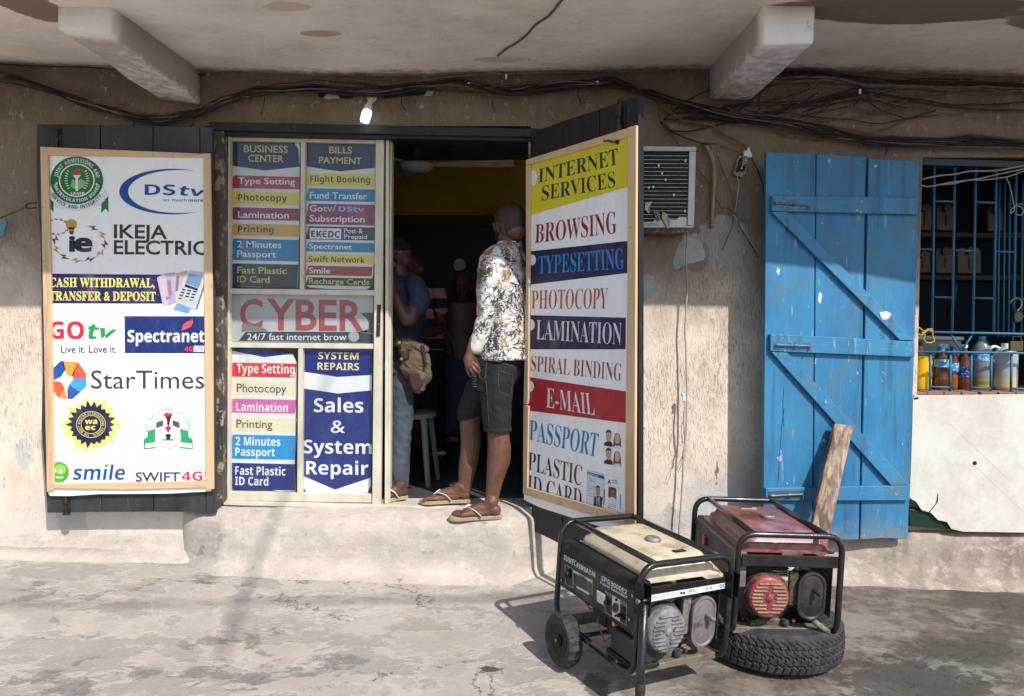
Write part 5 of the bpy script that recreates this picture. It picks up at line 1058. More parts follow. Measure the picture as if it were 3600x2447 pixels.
for i, (u0, u1) in enumerate(((3292, 3312), (3308, 3332))): bottle(u0 - 8, u1 + 6, 1209, 1368, 4.52, pet, None, ('white capped brown bottle, left one behind the light blue cap', 'white capped brown bottle, right one behind the light blue cap')[i], parts=(('bottle_body', 0, .9, mat('brown_oil', (.10, .05, .03), .3), 1), ('cap', .9, 1, M_white, 1.3)))
t = empty('plastic_tub', (2.75, 4.7, 1.15), 'grey plastic tub with a lid behind the oil bottles', 'tub')
pb('tub_body', t, VY(4.66), [(3225, 1195), (3384, 1197), (3376, 1330), (3232, 1330)], .22, mat('grey_tub', (.30, .28, .26), .5), 0, .01); pb('lid', t, VY(4.65), [(3220, 1180), (3392, 1184), (3391, 1197), (3220, 1194)], .24, mat('pale_lid', (.55, .54, .54), .5), 0, .006)
bm = B(); box(bm, 2.42, 4.5, 4.34, 4.95, 1.0, 1.062); struct(mk('counter', bm, M_brown))
rp = [(3214, 1160), (3232, 1152), (3248, 1166), (3262, 1158), (3276, 1156), (3279, 1182), (3285, 1198), (3272, 1206), (3254, 1204), (3246, 1190), (3252, 1178), (3240, 1170)]
bm = B(); tube(bm, [P(u, v, 4.225) for u, v in rp], .005, 6); tube(bm, [P(3216, 1170, 4.22), P(3240, 1178, 4.22), P(3262, 1160, 4.215), P(3280, 1164, 4.21)], .006, 6); tag(mk('yellow_rope', bm, mat('yellow_nylon', (.55, .36, .06), .7, bump=.8, bs=300), smooth=3.2), 'yellow rope knotted round the grille bar at the blue door', 'rope')
for i, (px, r) in enumerate((([(3232, 632), (3300, 618), (3360, 612), (3410, 602), (3500, 600), (3600, 582), (3680, 570)], .0055), ([(3232, 650), (3260, 656), (3300, 650), (3350, 640), (3430, 630), (3500, 615), (3600, 594), (3680, 585)], .0045), ([(3290, 650), (3350, 646), (3400, 634), (3460, 632), (3540, 622), (3600, 602), (3680, 592)], .0045))):
    curve('cable', [P(u, v, 4.20) for u, v in px], r, mat('pale_rope_%d' % i, (.30, .27, .23), .8), ('pale grey cord across the top of the grille, uppermost', 'pale twisted cord across the grille, below the uppermost', 'pale twisted cord across the grille, lowest at its left end')[i], None, 'cord')
curve('cable', [P(u, v, 4.2) for u, v in ((3538, 625), (3552, 660), (3560, 700), (3566, 735), (3560, 745), (3552, 752), (3556, 735), (3572, 725), (3590, 728), (3598, 745), (3586, 758), (3570, 750))], .0028, M_wireg, 'thin pale wire dangling in a loop inside the grille', None, 'wire')
t = empty('padlock', (3.15, 4.28, 1.22), 'brown padlock hanging on the grille bolt', 'padlock'); pb('lock_body', t, VY(4.24), [(3552, 1200), (3598, 1200), (3598, 1234), (3552, 1234)], .02, mat('rusty_brass', (.12, .085, .05), .5, .5), 0, .002)
bm = B(); tube(bm, rpath([P(3560, 1200, 4.25), P(3560, 1183, 4.25), P(3590, 1183, 4.25), P(3590, 1200, 4.25)], .02), .005, 7); mk('shackle', bm, M_darkmetal, t)
t = empty('hanging_hook', (3.18, 4.2, 1.6), 'steel hook with a dark pouch hanging on the grille', 'hook'); bm = B(); tube(bm, rpath([P(3548, 1068, 4.21), P(3560, 1052, 4.21), P(3580, 1045, 4.21), P(3594, 1060, 4.21), P(3588, 1082, 4.21), P(3576, 1092, 4.21)], .02), .0055, 7); mk('hook', bm, M_steel, t)
pb('pouch', t, VY(4.22), [(3566, 1088), (3582, 1090), (3602, 1112), (3590, 1128), (3580, 1134), (3568, 1130)], .02, mat('dark_pouch', (.03, .028, .026), .7), 0, .003)
# shelves with jerrycans
t = empty('wall_shelf', (3.0, 5.1, 2.0), 'wooden shelf unit, tone darkened for interior shade, holding jerrycans inside the shop', 'shelf')
for v in (816, 966): pb('shelf_board', t, VY(5.05), [(3180, v), (3620, v + 4), (3620, v + 20), (3180, v + 16)], .35, M_dark, 0, 0)  # boards coloured near black to imitate shade on the shelves
pb('shelf_post', t, VY(5.02), [(3352, 1000), (3368, 1000), (3352, 1110), (3340, 1110)], .04, mat('brown_post', (.05, .028, .015), .7), 0, 0)
M_canc = mat('shade_darkened_red_cap', (.03, .004, .003), .5); M_jer = mat('shade_darkened_amber', (.030, .013, .003), .45); M_jer2 = mat('shade_darkened_reddish', (.016, .006, .0035), .45)  # can and cap colours darkened to imitate shade inside the shop
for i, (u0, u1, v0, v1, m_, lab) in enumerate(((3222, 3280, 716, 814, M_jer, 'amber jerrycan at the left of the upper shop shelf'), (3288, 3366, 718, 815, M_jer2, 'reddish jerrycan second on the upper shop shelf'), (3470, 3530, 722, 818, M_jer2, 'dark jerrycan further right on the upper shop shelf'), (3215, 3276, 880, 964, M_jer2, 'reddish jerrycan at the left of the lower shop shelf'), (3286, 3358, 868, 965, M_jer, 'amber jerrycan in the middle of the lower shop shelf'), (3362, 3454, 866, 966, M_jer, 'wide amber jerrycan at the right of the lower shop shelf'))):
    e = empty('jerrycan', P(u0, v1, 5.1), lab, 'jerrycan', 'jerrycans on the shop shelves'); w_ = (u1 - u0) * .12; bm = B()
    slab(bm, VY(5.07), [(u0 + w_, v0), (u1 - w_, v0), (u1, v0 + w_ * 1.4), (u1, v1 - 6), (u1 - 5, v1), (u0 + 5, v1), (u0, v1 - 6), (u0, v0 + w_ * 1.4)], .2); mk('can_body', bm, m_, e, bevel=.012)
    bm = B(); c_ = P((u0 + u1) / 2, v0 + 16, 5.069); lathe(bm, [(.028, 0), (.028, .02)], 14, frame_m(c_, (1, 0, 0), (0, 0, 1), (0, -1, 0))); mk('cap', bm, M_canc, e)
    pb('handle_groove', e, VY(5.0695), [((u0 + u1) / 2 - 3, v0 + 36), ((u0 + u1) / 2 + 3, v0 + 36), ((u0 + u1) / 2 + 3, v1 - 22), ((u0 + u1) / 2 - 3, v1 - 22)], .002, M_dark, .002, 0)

# ------------------------------------------------------------------ ceiling fan in the cafe
t = empty('ceiling_fan', P(1464, 585, 5.3), 'dusty white ceiling fan hanging just inside the cafe doorway', 'ceiling fan')
fc = P(1464, 584, 5.3); M_fan = mat('dusty_fan_white', (.75, .70, .62), .6, col2=(.6, .55, .48), vs=15)
bm = B(); lathe(bm, [(.03, -.045), (.09, -.04), (.125, -.012), (.128, .01), (.10, .022), (.03, .03)], 32, Matrix.Translation(fc)); mk('motor', bm, M_fan, t, smooth=.8)
bm = B(); tube(bm, [fc + Vector((0, 0, .02)), fc + Vector((.0, 0, .30))], .011, 8); lathe(bm, [(.028, .05), (.034, .09), (.028, .14)], 12, Matrix.Translation(fc)); mk('down_rod', bm, M_wireb, t)
for an in (-4, 118, 236):
    d = Vector((math.cos(R(an)), math.sin(R(an)), 0)); s_ = Vector((-d.y, d.x, -.15)).normalized(); bm = B(); c0 = fc + Vector((0, 0, .005)); 
    fr = [c0 + d * .11 - s_ * .035, c0 + d * .72 - s_ * .065, c0 + d * .72 + s_ * .065, c0 + d * .11 + s_ * .035]; prism(bm, fr, [p + Vector((0, 0, .006)) for p in fr]); mk('blade', bm, M_fan, t)
# plastic stool
t = empty('plastic_stool', (-.65, 4.75, .38), 'white plastic stool standing just inside the cafe doorway', 'stool'); M_stool = mat('scuffed_white_stool', (.17, .18, .18), .5)
sc = P(1462, 1450, 4.80); bm = B(); lathe(bm, [(.13, -.03), (.14, -.028), (.142, 0), (.13, .008), (.03, .006)], 24, Matrix.Translation(sc)); mk('seat', bm, M_stool, t, smooth=.8)
for a_ in (35, 125, 215, 305):
    d = Vector((math.cos(R(a_)), math.sin(R(a_)), 0)); top = sc + d * .11 + Vector((0, 0, -.02)); bot = Vector((sc.x, sc.y, .381)) + d * .17; bm = B(); tube(bm, [top, bot], [.024, .018], 8, flat=(1, .6)); mk('leg', bm, M_stool, t)
bm = B(); lathe(bm, [(.001, 0), (.055, .0), (.055, .01), (.001, .012)], 24, frame_m(P(1616, 932, 6.26), (1, 0, 0), (0, 0, 1), (0, -1, 0))); tag(mk('wall_disc', bm, mat('pale_disc', (.35, .36, .38), .4)), 'pale round disc on the dark back partition inside the cafe', 'disc')
# litter
bm = B(); p0 = G(655, 2425); F = [p0 + Vector(q) for q in ((0, 0, .004), (.03, .03, .012), (.045, .055, .006), (.015, .03, .003))]; bm.faces.new([bm.verts.new(p) for p in F]); tag(mk('wrapper_scrap', bm, mat('blue_wrapper', (.03, .30, .55), .4)), 'tiny blue wrapper scrap on the pavement at the bottom left', 'litter')
# overhead service lines out over the street; their soft shadows fall on the pavement
def over(a_, c_, T1, T2, r, lab):
    p, q = a_ + SUN * T1, c_ + SUN * T2; d = q - p; bm = B(); tube(bm, [p - d * 1.2, p, q, q + d * 1.2], r, 8); tag(mk('overhead_cable', bm, M_wire), lab, 'cable')
over(G(870, 2060), P(1010, 1700, 4.03), 9.5, 9.2, .016, 'thick black overhead line slanting above the street, its shadow crossing the doorstep')
over(G(200, 2130), G(1500, 2105), 11, 11, .018, 'black overhead line parallel to the shopfront above the street')
# ------------------------------------------------------------------ the two portable generators
M_frame = mat('black_tube_paint', (.014, .014, .016), .28, col2=(.035, .03, .027), vs=25, vmix=(.5, .75), coat=.3, bump=.15, bs=80, dirt=(.16, .125, .09), ds=30, damt=(.70, .82))
M_dusty = mat('dusty_black_sheet', (.011, .011, .012), .6, col2=(.030, .028, .026), vs=9, dirt=(.16, .135, .11), ds=16, damt=(.62, .75), bump=.2, bs=60, spec=.3)
M_panel = mat('black_panel', (.008, .008, .009), .45, col2=(.016, .015, .014), vs=12, spec=.25)
M_cream = mat('cream_tank_paint', (.62, .54, .39), .4, col2=(.55, .45, .31), vs=5, dirt=(.17, .13, .09), ds=9, damt=(.50, .72), bump=.1, bs=15)
M_redt = mat('red_tank_paint', (.20, .030, .042), .35, col2=(.27, .10, .09), vs=5, dirt=(.34, .25, .21), ds=8, damt=(.46, .70), coat=.2)
M_grime = mat('oily_engine', (.030, .026, .023), .6, col2=(.13, .10, .075), vs=14, bump=.8, bs=50, dirt=(.20, .16, .12), ds=25, damt=(.6, .75))
M_greyc = mat('grey_recoil_paint', (.10, .11, .125), .5, col2=(.26, .25, .24), vs=18, dirt=(.30, .25, .20), ds=25, damt=(.58, .74), bump=.3, bs=50)
M_redc = mat('red_recoil_paint', (.19, .030, .034), .42, col2=(.38, .10, .08), vs=14, dirt=(.40, .28, .19), ds=30, damt=(.60, .74))
M_fintan = mat('dusty_fin', (.34, .25, .16), .7, col2=(.22, .15, .11), vs=30)
M_muf = mat('rusty_muffler', (.20, .185, .185), .5, .3, col2=(.12, .07, .06), vs=16, vmix=(.52, .66), dirt=(.34, .31, .28), ds=22, damt=(.62, .72), bump=.2, bs=60)
M_muf2 = mat('dark_muffler', (.035, .03, .032), .4, .3, col2=(.075, .06, .06), vs=14, dirt=(.16, .12, .10), ds=18, damt=(.6, .74))
M_alum = mat('oxidised_aluminium', (.34, .32, .29), .55, .5, col2=(.18, .15, .12), vs=30)
M_rubber = mat('dusty_rubber', (.024, .024, .025), .7, col2=(.055, .052, .05), vs=18, bump=.3, bs=120, dirt=(.17, .135, .10), ds=14, damt=(.60, .76))
M_base = mat('dusty_base_channel', (.16, .13, .10), .75, col2=(.08, .07, .06), vs=10, dirt=(.34, .27, .2), ds=12)
M_batt = mat('battery_plastic', (.028, .028, .03), .45, col2=(.11, .09, .075), vs=10, vmix=(.5, .7))
def rr(hx, hy, r, z, n=5, cx=0, cy=0):
    pts = []
    for k_, (sx, sy) in enumerate(((1, 1), (-1, 1), (-1, -1), (1, -1))):
        for i in range(n + 1):
            a_ = math.pi / 2 * (k_ + i / n); pts.append(Vector((cx + sx * (hx - r) + r * math.cos(a_), cy + sy * (hy - r) + r * math.sin(a_), z)))
    return pts
def loft(bm, rings, mi=0):
    V = [[bm.verts.new(p) for p in r] for r in rings]
    for a_, c_ in zip(V, V[1:]): quads(bm, a_, c_, mi)
    bm.faces.new(V[0][::-1]).material_index = mi; bm.faces.new(V[-1]).material_index = mi
def generator(Mx, label, K):
    t = empty('portable_generator', (0, 0, 0), label, 'generator', None, M=Mx)
    def part(nm, bm, m, sm=None, bev=0, par=None, lab=None): return mk(nm, bm, m, par or t, smooth=sm, bevel=bev, local=True, label=lab)
    def bx(nm, b_, m, bev=.003, par=None, lab=None): bm = B(); box(bm, *b_); return part(nm, bm, m, None, bev, par, lab)
    w, r = .23, .0135; Ln, H = .60, .44
    for y_, ym in ((0, Ln * .5 - .001), (Ln, Ln * .5 + .001)):
        bm = B(); tube(bm, rpath([(-w, ym, 0), (-w, y_, 0), (-w, y_, H), (w, y_, H), (w, y_, 0), (w, ym, 0)], .075, 7), r, 12); part('frame_hoop', bm, M_frame, 3.2)
    for x_ in (-.162, .165):
        bm = B(); tube(bm, [(x_, 0.004, H), (x_, Ln - .004, H)], r * .95, 12); part('top_tube', bm, M_frame, 3.2)
    bx('base_channel', (-.221, .221, .035, .095, -.012, .016), M_base); bx('base_channel', (-.221, .221, .50, .56, -.012, .016), M_base)
    # tank
    tx, hx = K['tx'], K['thx']; bm = B()
    loft(bm, [rr(hx + .022, .268, .03, .352, 5, tx, .30), rr(hx + .022, .268, .03, .356, 5, tx, .30), rr(hx + .002, .250, .03, .362, 5, tx, .30), rr(hx - .004, .246, .035, .388, 5, tx, .30), rr(hx - .018, .234, .04, .398, 5, tx, .30),
              rr(hx - .026, .222, .04, .424, 5, tx, .30), rr(hx - .036, .212, .04, .431, 5, tx, .30), rr(hx - .06, .19, .04, .433, 5, tx, .30)])
    tk = part('fuel_tank', bm, K['tank'], .9)
    bm = B(); lathe(bm, [(.030, 0), (.034, .003), (.034, .012), (.029, .017), (.012, .018)], 28, Matrix.Translation((tx + .012, K['cy'], .432))); part('filler_cap', bm, M_alum, .6, 0, tk)
    bm = B(); box(bm, tx + K['gx'] - .032, tx + K['gx'] + .032, K['gy'] - .013, K['gy'] + .013, .432, .438); part('fuel_gauge', bm, M_panel, None, .004, tk)
    # front cross plate under the tank, side rail plates
    bx('cross_plate', (-.212, .215, -.006, .004, .302, .352), M_panel if K['kind'] == 1 else M_dusty, .002)
    bx('cross_plate', (-.212, .215, Ln - .004, Ln + .006, .302, .352), M_panel, .002); bx('heat_shield', (.205, .212, .03, .30, .07, .30), M_dusty, .001)
    for i in range(9): bx('shield_slot', (.2035, .2045, .05, .13 - .004 * i, .10 + i * .021, .104 + i * .021), M_fintan, 0)
    # control panel box on the left side
    bm = B(); y0, y1 = .02, .585
    prof = [(-.234, .155), (-.234, .345), (-.222, .358), (-.165, .366), (-.165, .155)] if K['kind'] == 1 else [(-.226, .20), (-.226, .345), (-.215, .352), (-.18, .354), (-.18, .20)]
    A1 = [bm.verts.new((x_, y0, z_)) for x_, z_ in prof]; A2 = [bm.verts.new((x_, y1, z_)) for x_, z_ in prof]; quads(bm, A1, A2); bm.faces.new(A1); bm.faces.new(A2[::-1]); part('control_panel', bm, M_dusty if K['kind'] == 1 else K['side'], None, .003)
    # engine, alternator, carburettor side, mounts
    bm = B(); box(bm, -.16, .03, .09, .30, .045, .21); 
    for i in range(7): box(bm, -.15 + .0, .06, .12, .27, .215 + i * .011, .219 + i * .011)
    part('engine_block', bm, M_grime, None, .004)['kind'] = 'stuff'
    bm = B(); lathe(bm, [(.06, 0), (.095, .01), (.095, .17), (.085, .2), (.05, .215)], 28, frame_m((-.03, .33, .155), (1, 0, 0), (0, 0, 1), (0, 1, 0)).copy() @ Matrix.Identity(4)); part('alternator', bm, M_alum, .7)
    bx('air_filter', (-.165, -.05, .28, .40, .20, .30), M_panel, .008); bx('oil_sump', (-.13, .01, .06, .28, .01, .045), M_grime, .006)
    bm = B(); lathe(bm, [(.10, 0), (.104, .05), (.10, .07)], 32, frame_m((-.083, .095, .165), (1, 0, 0), (0, 0, 1), (0, -1, 0))); part('fan_housing', bm, M_grime, .7)
    bx('upper_bracket', (.02, .06, .03, .05, .12, .27), M_alum if K['kind'] == 1 else M_grime, .003); bx('shroud', (-.17, -.02 if K['kind'] == 1 else -.06, .045, .10, .245, .30), M_base if K['kind'] == 1 else M_dusty, .008)
    for x_ in (-.13, .02):
        bm = B(); lathe(bm, [(.016, 0), (.019, .008), (.016, .022)], 14, Matrix.Translation((x_, .05, .026))); part('rubber_mount', bm, M_rubber, .7)
    # recoil starter cover: round dish with two columns of cooling fins
    rc = Vector((-.083, .002, .165)); fm_ = frame_m(rc, (1, 0, 0), (0, 0, 1), (0, -1, 0))
    bm = B(); lathe(bm, [(.092, -.045), (.092, -.004), (.087, .006), (.078, .010), (.04, .011), (.001, .012)], 40, fm_); cov = part('recoil_cover', bm, K['cover'], .7)
    for i in range(9):
        z_ = -.062 + i * .0155; half = math.sqrt(max(0, .080 ** 2 - z_ ** 2))
        for sx in (-1, 1):
            if i == 4 and False: continue
            x0, x1 = (-half, -.012 - (.018 if abs(i - 4) < 1.5 else 0)) if sx < 0 else (.012 + (.018 if abs(i - 4) < 1.5 else 0), half)
            if i == 0 or i == 8: x0, x1 = (-half, -.0005) if sx < 0 else (.0005, half)
            bm = B(); box(bm, rc.x + x0 * .98, rc.x + x1 * .98, rc.y - .0165, rc.y - .009, rc.z + z_ - .0032, rc.z + z_ + .0032); part('fin', bm, K['fin'], None, .0015, cov)
    bm = B(); lathe(bm, [(.016, .008), (.016, .015), (.012, .018)], 20, fm_); part('hub_boss', bm, K['cover'], .7, 0, cov)
    for sx in (-.028, .028):
        bm = B(); lathe(bm, [(.007, .009), (.007, .014)], 10, frame_m(rc + Vector((sx, 0, .004)), (1, 0, 0), (0, 0, 1), (0, -1, 0))); part('bolt_head', bm, M_steel, None, 0, cov)
    # muffler
    mc = Vector((.113, 0, .170)); bm = B(); S1, S0 = stadium(.062, .107), stadium(.053, .098)
    def st(s_, y_, k_=1): return [Vector((mc.x + a_ * k_, y_, mc.z + b_ * k_)) for a_, b_ in s_]
    loft(bm, [st(S0, .12), st(S0, .020), st(S1, .017), st(S1, .008), st(S0, .006), st(S0, .010, .93), st(S0, .004, .7), st(S0, .003, .3)]); mu = part('muffler', bm, K['muf'], .6)
    bm = B(); p = mc + Vector((.006, 0, .032)); tube(bm, [p + Vector((0, .012, 0)), p + Vector((0, -.010, 0)), p + Vector((.012, -.034, -.012))], .0095, 14); part('exhaust_pipe', bm, K['muf'], .8, 0, mu)
    bm = B(); q_ = p + Vector((.0125, -.0348, -.0123)); lathe(bm, [(.0072, 0), (.0072, .0005)], 14, frame_m(q_, (1, 0, 0), (0, .33, .94), (.34, -.88, -.32))); part('pipe_bore', bm, M_dark, None, 0, mu)
    for (x_, z_) in ((.045, .055), (.045, .29)):
        bm = B(); lathe(bm, [(.007, 0), (.007, .008)], 8, frame_m((x_, .03, z_), (1, 0, 0), (0, 0, 1), (0, -1, 0))); part('bolt_head', bm, M_steel)
    return t, part, bx
def mkm(c1, c2, c3, o): return frame_m(Vector(o), Vector(c1), Vector(c2), Vector(c3))
MG1 = mkm((.8912, .4500, -.0577), (-.4491, .8930, .0291), (.0647, 0, .9979), (.677, 2.801, .095))
MG2 = mkm((.9975, .0555, -.0444), (-.0554, .9985, .0027), (.0445, -.0003, .999), (1.187, 3.036, .123))

t, part, bx = generator(MG1, 'black framed generator with a cream fuel tank and wheels, nearest the camera', dict(tx=.022, thx=.178, cy=.27, gx=.03, gy=.12, kind=1, tank=M_cream, side=M_dusty, cover=M_greyc, fin=M_greyc, muf=M_muf))
def Z(x, y): return 1900 + x * .4222, 1780 + y * .4222
PP = Plane(MG1 @ Vector((-.2345, .3, .25)), MG1.to_3x3() @ Vector((-1, 0, 0)))
W1 = 'd4d4d0'; a = Art(PP, .0008)
a.poly(zz((172, 392), (160, 640), (775, 1060), (800, 720), (500, 545)), '080809', 0)
a.text('SUMEC', zz((197, 402), (298, 456), (293, 500), (192, 442)), W1, 'b', .01); a.text('FIRMAN', zz((303, 470), (455, 550), (455, 592), (300, 508)), W1, 'b', .02, shear=0)
a.text('SPG3000E2', zz((508, 576), (722, 700), (718, 740), (504, 612)), W1, 'b', .01); a.text('Petrol Generator', zz((500, 620), (724, 746), (721, 772), (497, 643)), W1, 'b', .01)
def fr(p, w=1.0, col=W1): a.line(zz(*(p + [p[0]])), w, col, 1)
fr([(205, 487), (268, 520), (270, 680), (210, 648)], .9); fr([(273, 530), (432, 618), (430, 735), (275, 645)], .9); a.poly(zz((275, 532), (432, 618), (432, 640), (275, 552)), W1, 1); a.text('SPG3000E2', zz((318, 560), (382, 594), (382, 612), (318, 577)), '121214', 'b', lift=3)
for i in range(5): a.line(zz((290, 572 + i * 16), (345 + i * 10, 602 + i * 17)), .8, '8a8a88', 1)
for i in range(4): a.line(zz((355, 622 + i * 18), (422, 660 + i * 18)), .8, '8a8a88', 1)
a.poly(zz((300, 662), (405, 722), (405, 740), (300, 680)), W1, 1); a.line(zz((280, 690), (420, 768)), .8, '8a8a88', 1)
fr([(540, 703), (718, 812), (714, 992), (538, 880)], .9); a.poly(zz((596, 740), (664, 782), (662, 958), (597, 918)), W1, 1); a.ell(*Z(625, 845), 12, 18, '151515', 3); a.ring(*Z(625, 845), 9, 14, 1, '70706c', 4); a.ell(*Z(632, 778), 5, 6, '2a2826', 3); a.ell(*Z(622, 912), 4, 4.5, '2a2826', 3); a.line(zz((540, 730), (596, 762)), .8, W1, 1); a.line(zz((666, 805), (716, 835)), .8, W1, 1)
a.text('CIRCUIT', zz((545, 715), (590, 742), (590, 752), (545, 726)), W1, 'b'); a.text('OUTPUT 12V', zz((670, 795), (716, 822), (716, 832), (670, 806)), W1, 'b')
a.done('panel_print', t)
def onp(u, v, lift): return PP.hit(*Z(u, v), lift)
ux = (MG1.to_3x3() @ Vector((0, -1, 0))).normalized(); uz = (MG1.to_3x3() @ Vector((0, 0, 1))).normalized(); uo = PP.n
def fp(u, v, lift=.001): return frame_m(onp(u, v, lift), ux, uz, uo)
bm = B(); slab(bm, PP, zz((466, 698), (530, 736), (528, 828), (468, 795)), .010, .011); mk('volt_meter', bm, mat('meter_white', (.6, .6, .58), .3), t, bevel=.002)
bm = B(); lathe(bm, [(.018, 0), (.018, .006), (.012, .008), (.010, .018)], 16, fp(238, 560)); mk('key_switch', bm, M_panel, t, smooth=.6); bm = B(); slab(bm, PP, zz((198, 560), (216, 570), (214, 606), (200, 600)), .006, .022); mk('key', bm, M_panel, t)
for (u, v) in ((560, 800), (668, 905), (695, 925)): bm = B(); lathe(bm, [(.009, 0), (.008, .016)], 12, fp(u, v)); mk('knob', bm, M_panel, t, smooth=.6)
bm = B(); lathe(bm, [(.011, 0), (.011, .002)], 14, fp(695, 860)); mk('socket_hole', bm, M_dark, t)
for (u, v) in ((178, 612), (770, 745), (744, 942), (640, 1290)): bm = B(); lathe(bm, [(.0065, 0), (.0065, .004)], 8, fp(u, v)); mk('bolt_head', bm, M_steel, t)
bm = B(); slab(bm, PP, zz((158, 372), (165, 372), (165, 392), (158, 392)), .002, .001); mk('screw', bm, M_steel, t)
PF = Plane(MG1 @ Vector((0, -.006, .33)), MG1.to_3x3() @ Vector((0, -1, 0))); a = Art(PF, .0006)
a.poly(zz((915, 740), (1550, 634), (1552, 680), (918, 795)), 'dcdedc', 0)
for x0 in (982, 1065, 1145, 1228, 1305): a.line(zz((x0, 730 - (x0 - 915) * .167 + 8), (x0, 795 - (x0 - 915) * .18 - 6)), .7, '55585c', 1)
for (x0, x1) in ((925, 975), (992, 1058), (1072, 1140)):
    for i in range(3): y_ = 752 + i * 11 - (x0 - 915) * .17; a.line(zz((x0, y_), (x1, y_ - (x1 - x0) * .17)), .8, '8a8e92', 1)
a.text('CE', zz((1236, 696), (1262, 692), (1262, 714), (1236, 718)), '40444a', 'b'); a.ell(*Z(1172, 722), 4, 5, '40444a', 1); a.poly(zz((1185, 714), (1205, 710), (1205, 730), (1185, 734)), '40444a', 1)
for x_ in (1385, 1418): a.poly(zz((x_ - 14, 698 - (x_ - 1385) * .15), (x_, 668 - (x_ - 1385) * .15), (x_ + 14, 693 - (x_ - 1385) * .15)), '40444a', 1); a.poly(zz((x_ - 8, 694 - (x_ - 1385) * .15), (x_, 678 - (x_ - 1385) * .15), (x_ + 8, 691 - (x_ - 1385) * .15)), 'dcdedc', 2)
a.ell(*Z(1503, 664), 5.6, 6.4, '1a78c0', 1); a.ell(*Z(1532, 659), 5.6, 6.4, '1a78c0', 1); a.ell(*Z(1503, 664), 2.6, 3.4, 'dcdedc', 2); a.ell(*Z(1532, 659), 2.6, 3.4, 'dcdedc', 2); a.line(zz((1262, 708), (1270, 690)), .8, '40444a'); a.text('ENTINE', zz((1268, 692), (1292, 688), (1292, 710), (1268, 714)), '8a8e92', lift=2)
a.done('warning_label_strip', t)
# battery, wires, pivot brackets, folded down handle leg, wheels
bx('battery', (-.215, -.10, .03, .19, .03, .125), M_batt, .006); bx('battery_tray', (-.225, -.09, .02, .20, .012, .03), M_dusty, .003)
def ltube(nm, pts, r_, m_, n=8, par=None, lab=None): bm = B(); tube(bm, pts, r_, n); return part(nm, bm, m_, 3.2, 0, par, lab)
rn = random.Random(4)
def wig(a_, c_, k_, amp):
    a_, c_ = Vector(a_), Vector(c_); return [a_] + [a_.lerp(c_, i / k_) + Vector([rn.uniform(-amp, amp) for _ in range(3)]) for i in range(1, k_)] + [c_]
for i in range(5): ltube('wire', wig((-.20, .46 - .04 * i, .16), (-.15 + .01 * i, .30 + .02 * i, .06 + .02 * (i % 2)), 5, .022), .0028, M_wire if i % 2 else mat('dull_red_wire_%d' % i, (.16, .035, .025), .5))
ltube('wire', [(-.19, .30, .15), (-.215, .29, .10), (-.20, .25, .03), (-.19, .22, .06)], .003, mat('orange_wire', (.35, .08, .03), .5)); bx('yellow_tape', (-.215, .205, .175, .19, .125, .15), M_yelp, .004)
bx('carburettor', (-.17, -.10, .30, .40, .06, .15), M_grime, .006); ltube('fuel_hose', [(-.15, .35, .30), (-.20, .36, .22), (-.17, .34, .12)], .006, M_wire)
for sx in (-1, 1):
    bx('pivot_bracket', (.200 * sx, .206 * sx, -.045, .012, .275, .375) if sx > 0 else (-.215, -.209, -.045, .012, .255, .375), M_panel, .002)
    bx('pivot_bracket', (.236 * sx, .242 * sx, -.045, .012, .275, .375) if sx > 0 else (-.250, -.244, -.045, .012, .255, .375), M_panel, .002)
ltube('pivot_bolt', [(-.262, -.026, .315), (-.198, -.026, .315)], .006, M_steel); bm = B(); lathe(bm, [(.011, 0), (.011, .006)], 6, frame_m((-.262, -.026, .315), (0, 1, 0), (0, 0, 1), (1, 0, 0))); part('bolt_head', bm, M_steel)
lg = ltube('handle_leg', [(-.226, -.024, .30), (-.228, -.036, .02), (-.231, -.045, -.02)], .0165, M_frame, 14)
bm = B(); pts = []; rs = []
for i in range(15): s_ = i / 14; pts.append(Vector((-.229, -.042, .0)).lerp(Vector((-.234, -.048, -.153)), s_)); rs.append(.0195 if i % 4 else .0175)
tube(bm, pts, rs, 14); part('hand_grip', bm, M_rubber, .9, 0, lg)
bm = B(); lathe(bm, [(.0125, 0), (.0125, .0006)], 14, frame_m((-.226, -.024, .3005), (1, 0, 0), (0, 1, 0), (0, 0, 1))); part('tube_bore', bm, M_dark, None, 0, lg)
ltube('axle', [(-.33, .42, -.022), (.33, .42, -.022)], .010, M_frame)
for sx in (-1, 1):
    fw = frame_m((sx * .295, .42, -.022), (0, 1, 0), (0, 0, 1), (1, 0, 0)); nseg = 72
    bm = B(); lathe(bm, [(.066, -.022), (.085, -.033), (.104, -.033), (.112, -.024), (.1155, -.010), (.1155, .010), (.112, .024), (.104, .033), (.085, .033), (.066, .022)], nseg, fw, close=False, disp=lambda a_, j, r_, h: (-.007 if r_ > .11 and (int(a_ / (2 * math.pi) * 36 + (.5 if h > 0 else 0)) % 2) else 0)); tyre = part('tyre', bm, M_rubber, .5, 0, None)
    bm = B(); lathe(bm, [(.067, -.024), (.064, -.012), (.030, -.006), (.026, -.030), (.012, -.034), (.012, .034), (.026, .030), (.030, .006), (.064, .012), (.067, .024)], 32, fw); part('rim', bm, M_panel, .6, 0, tyre); 
    bm = B(); lathe(bm, [(.008, -.040), (.008, .040)], 6, fw); part('axle_nut', bm, M_steel, None, 0, tyre)

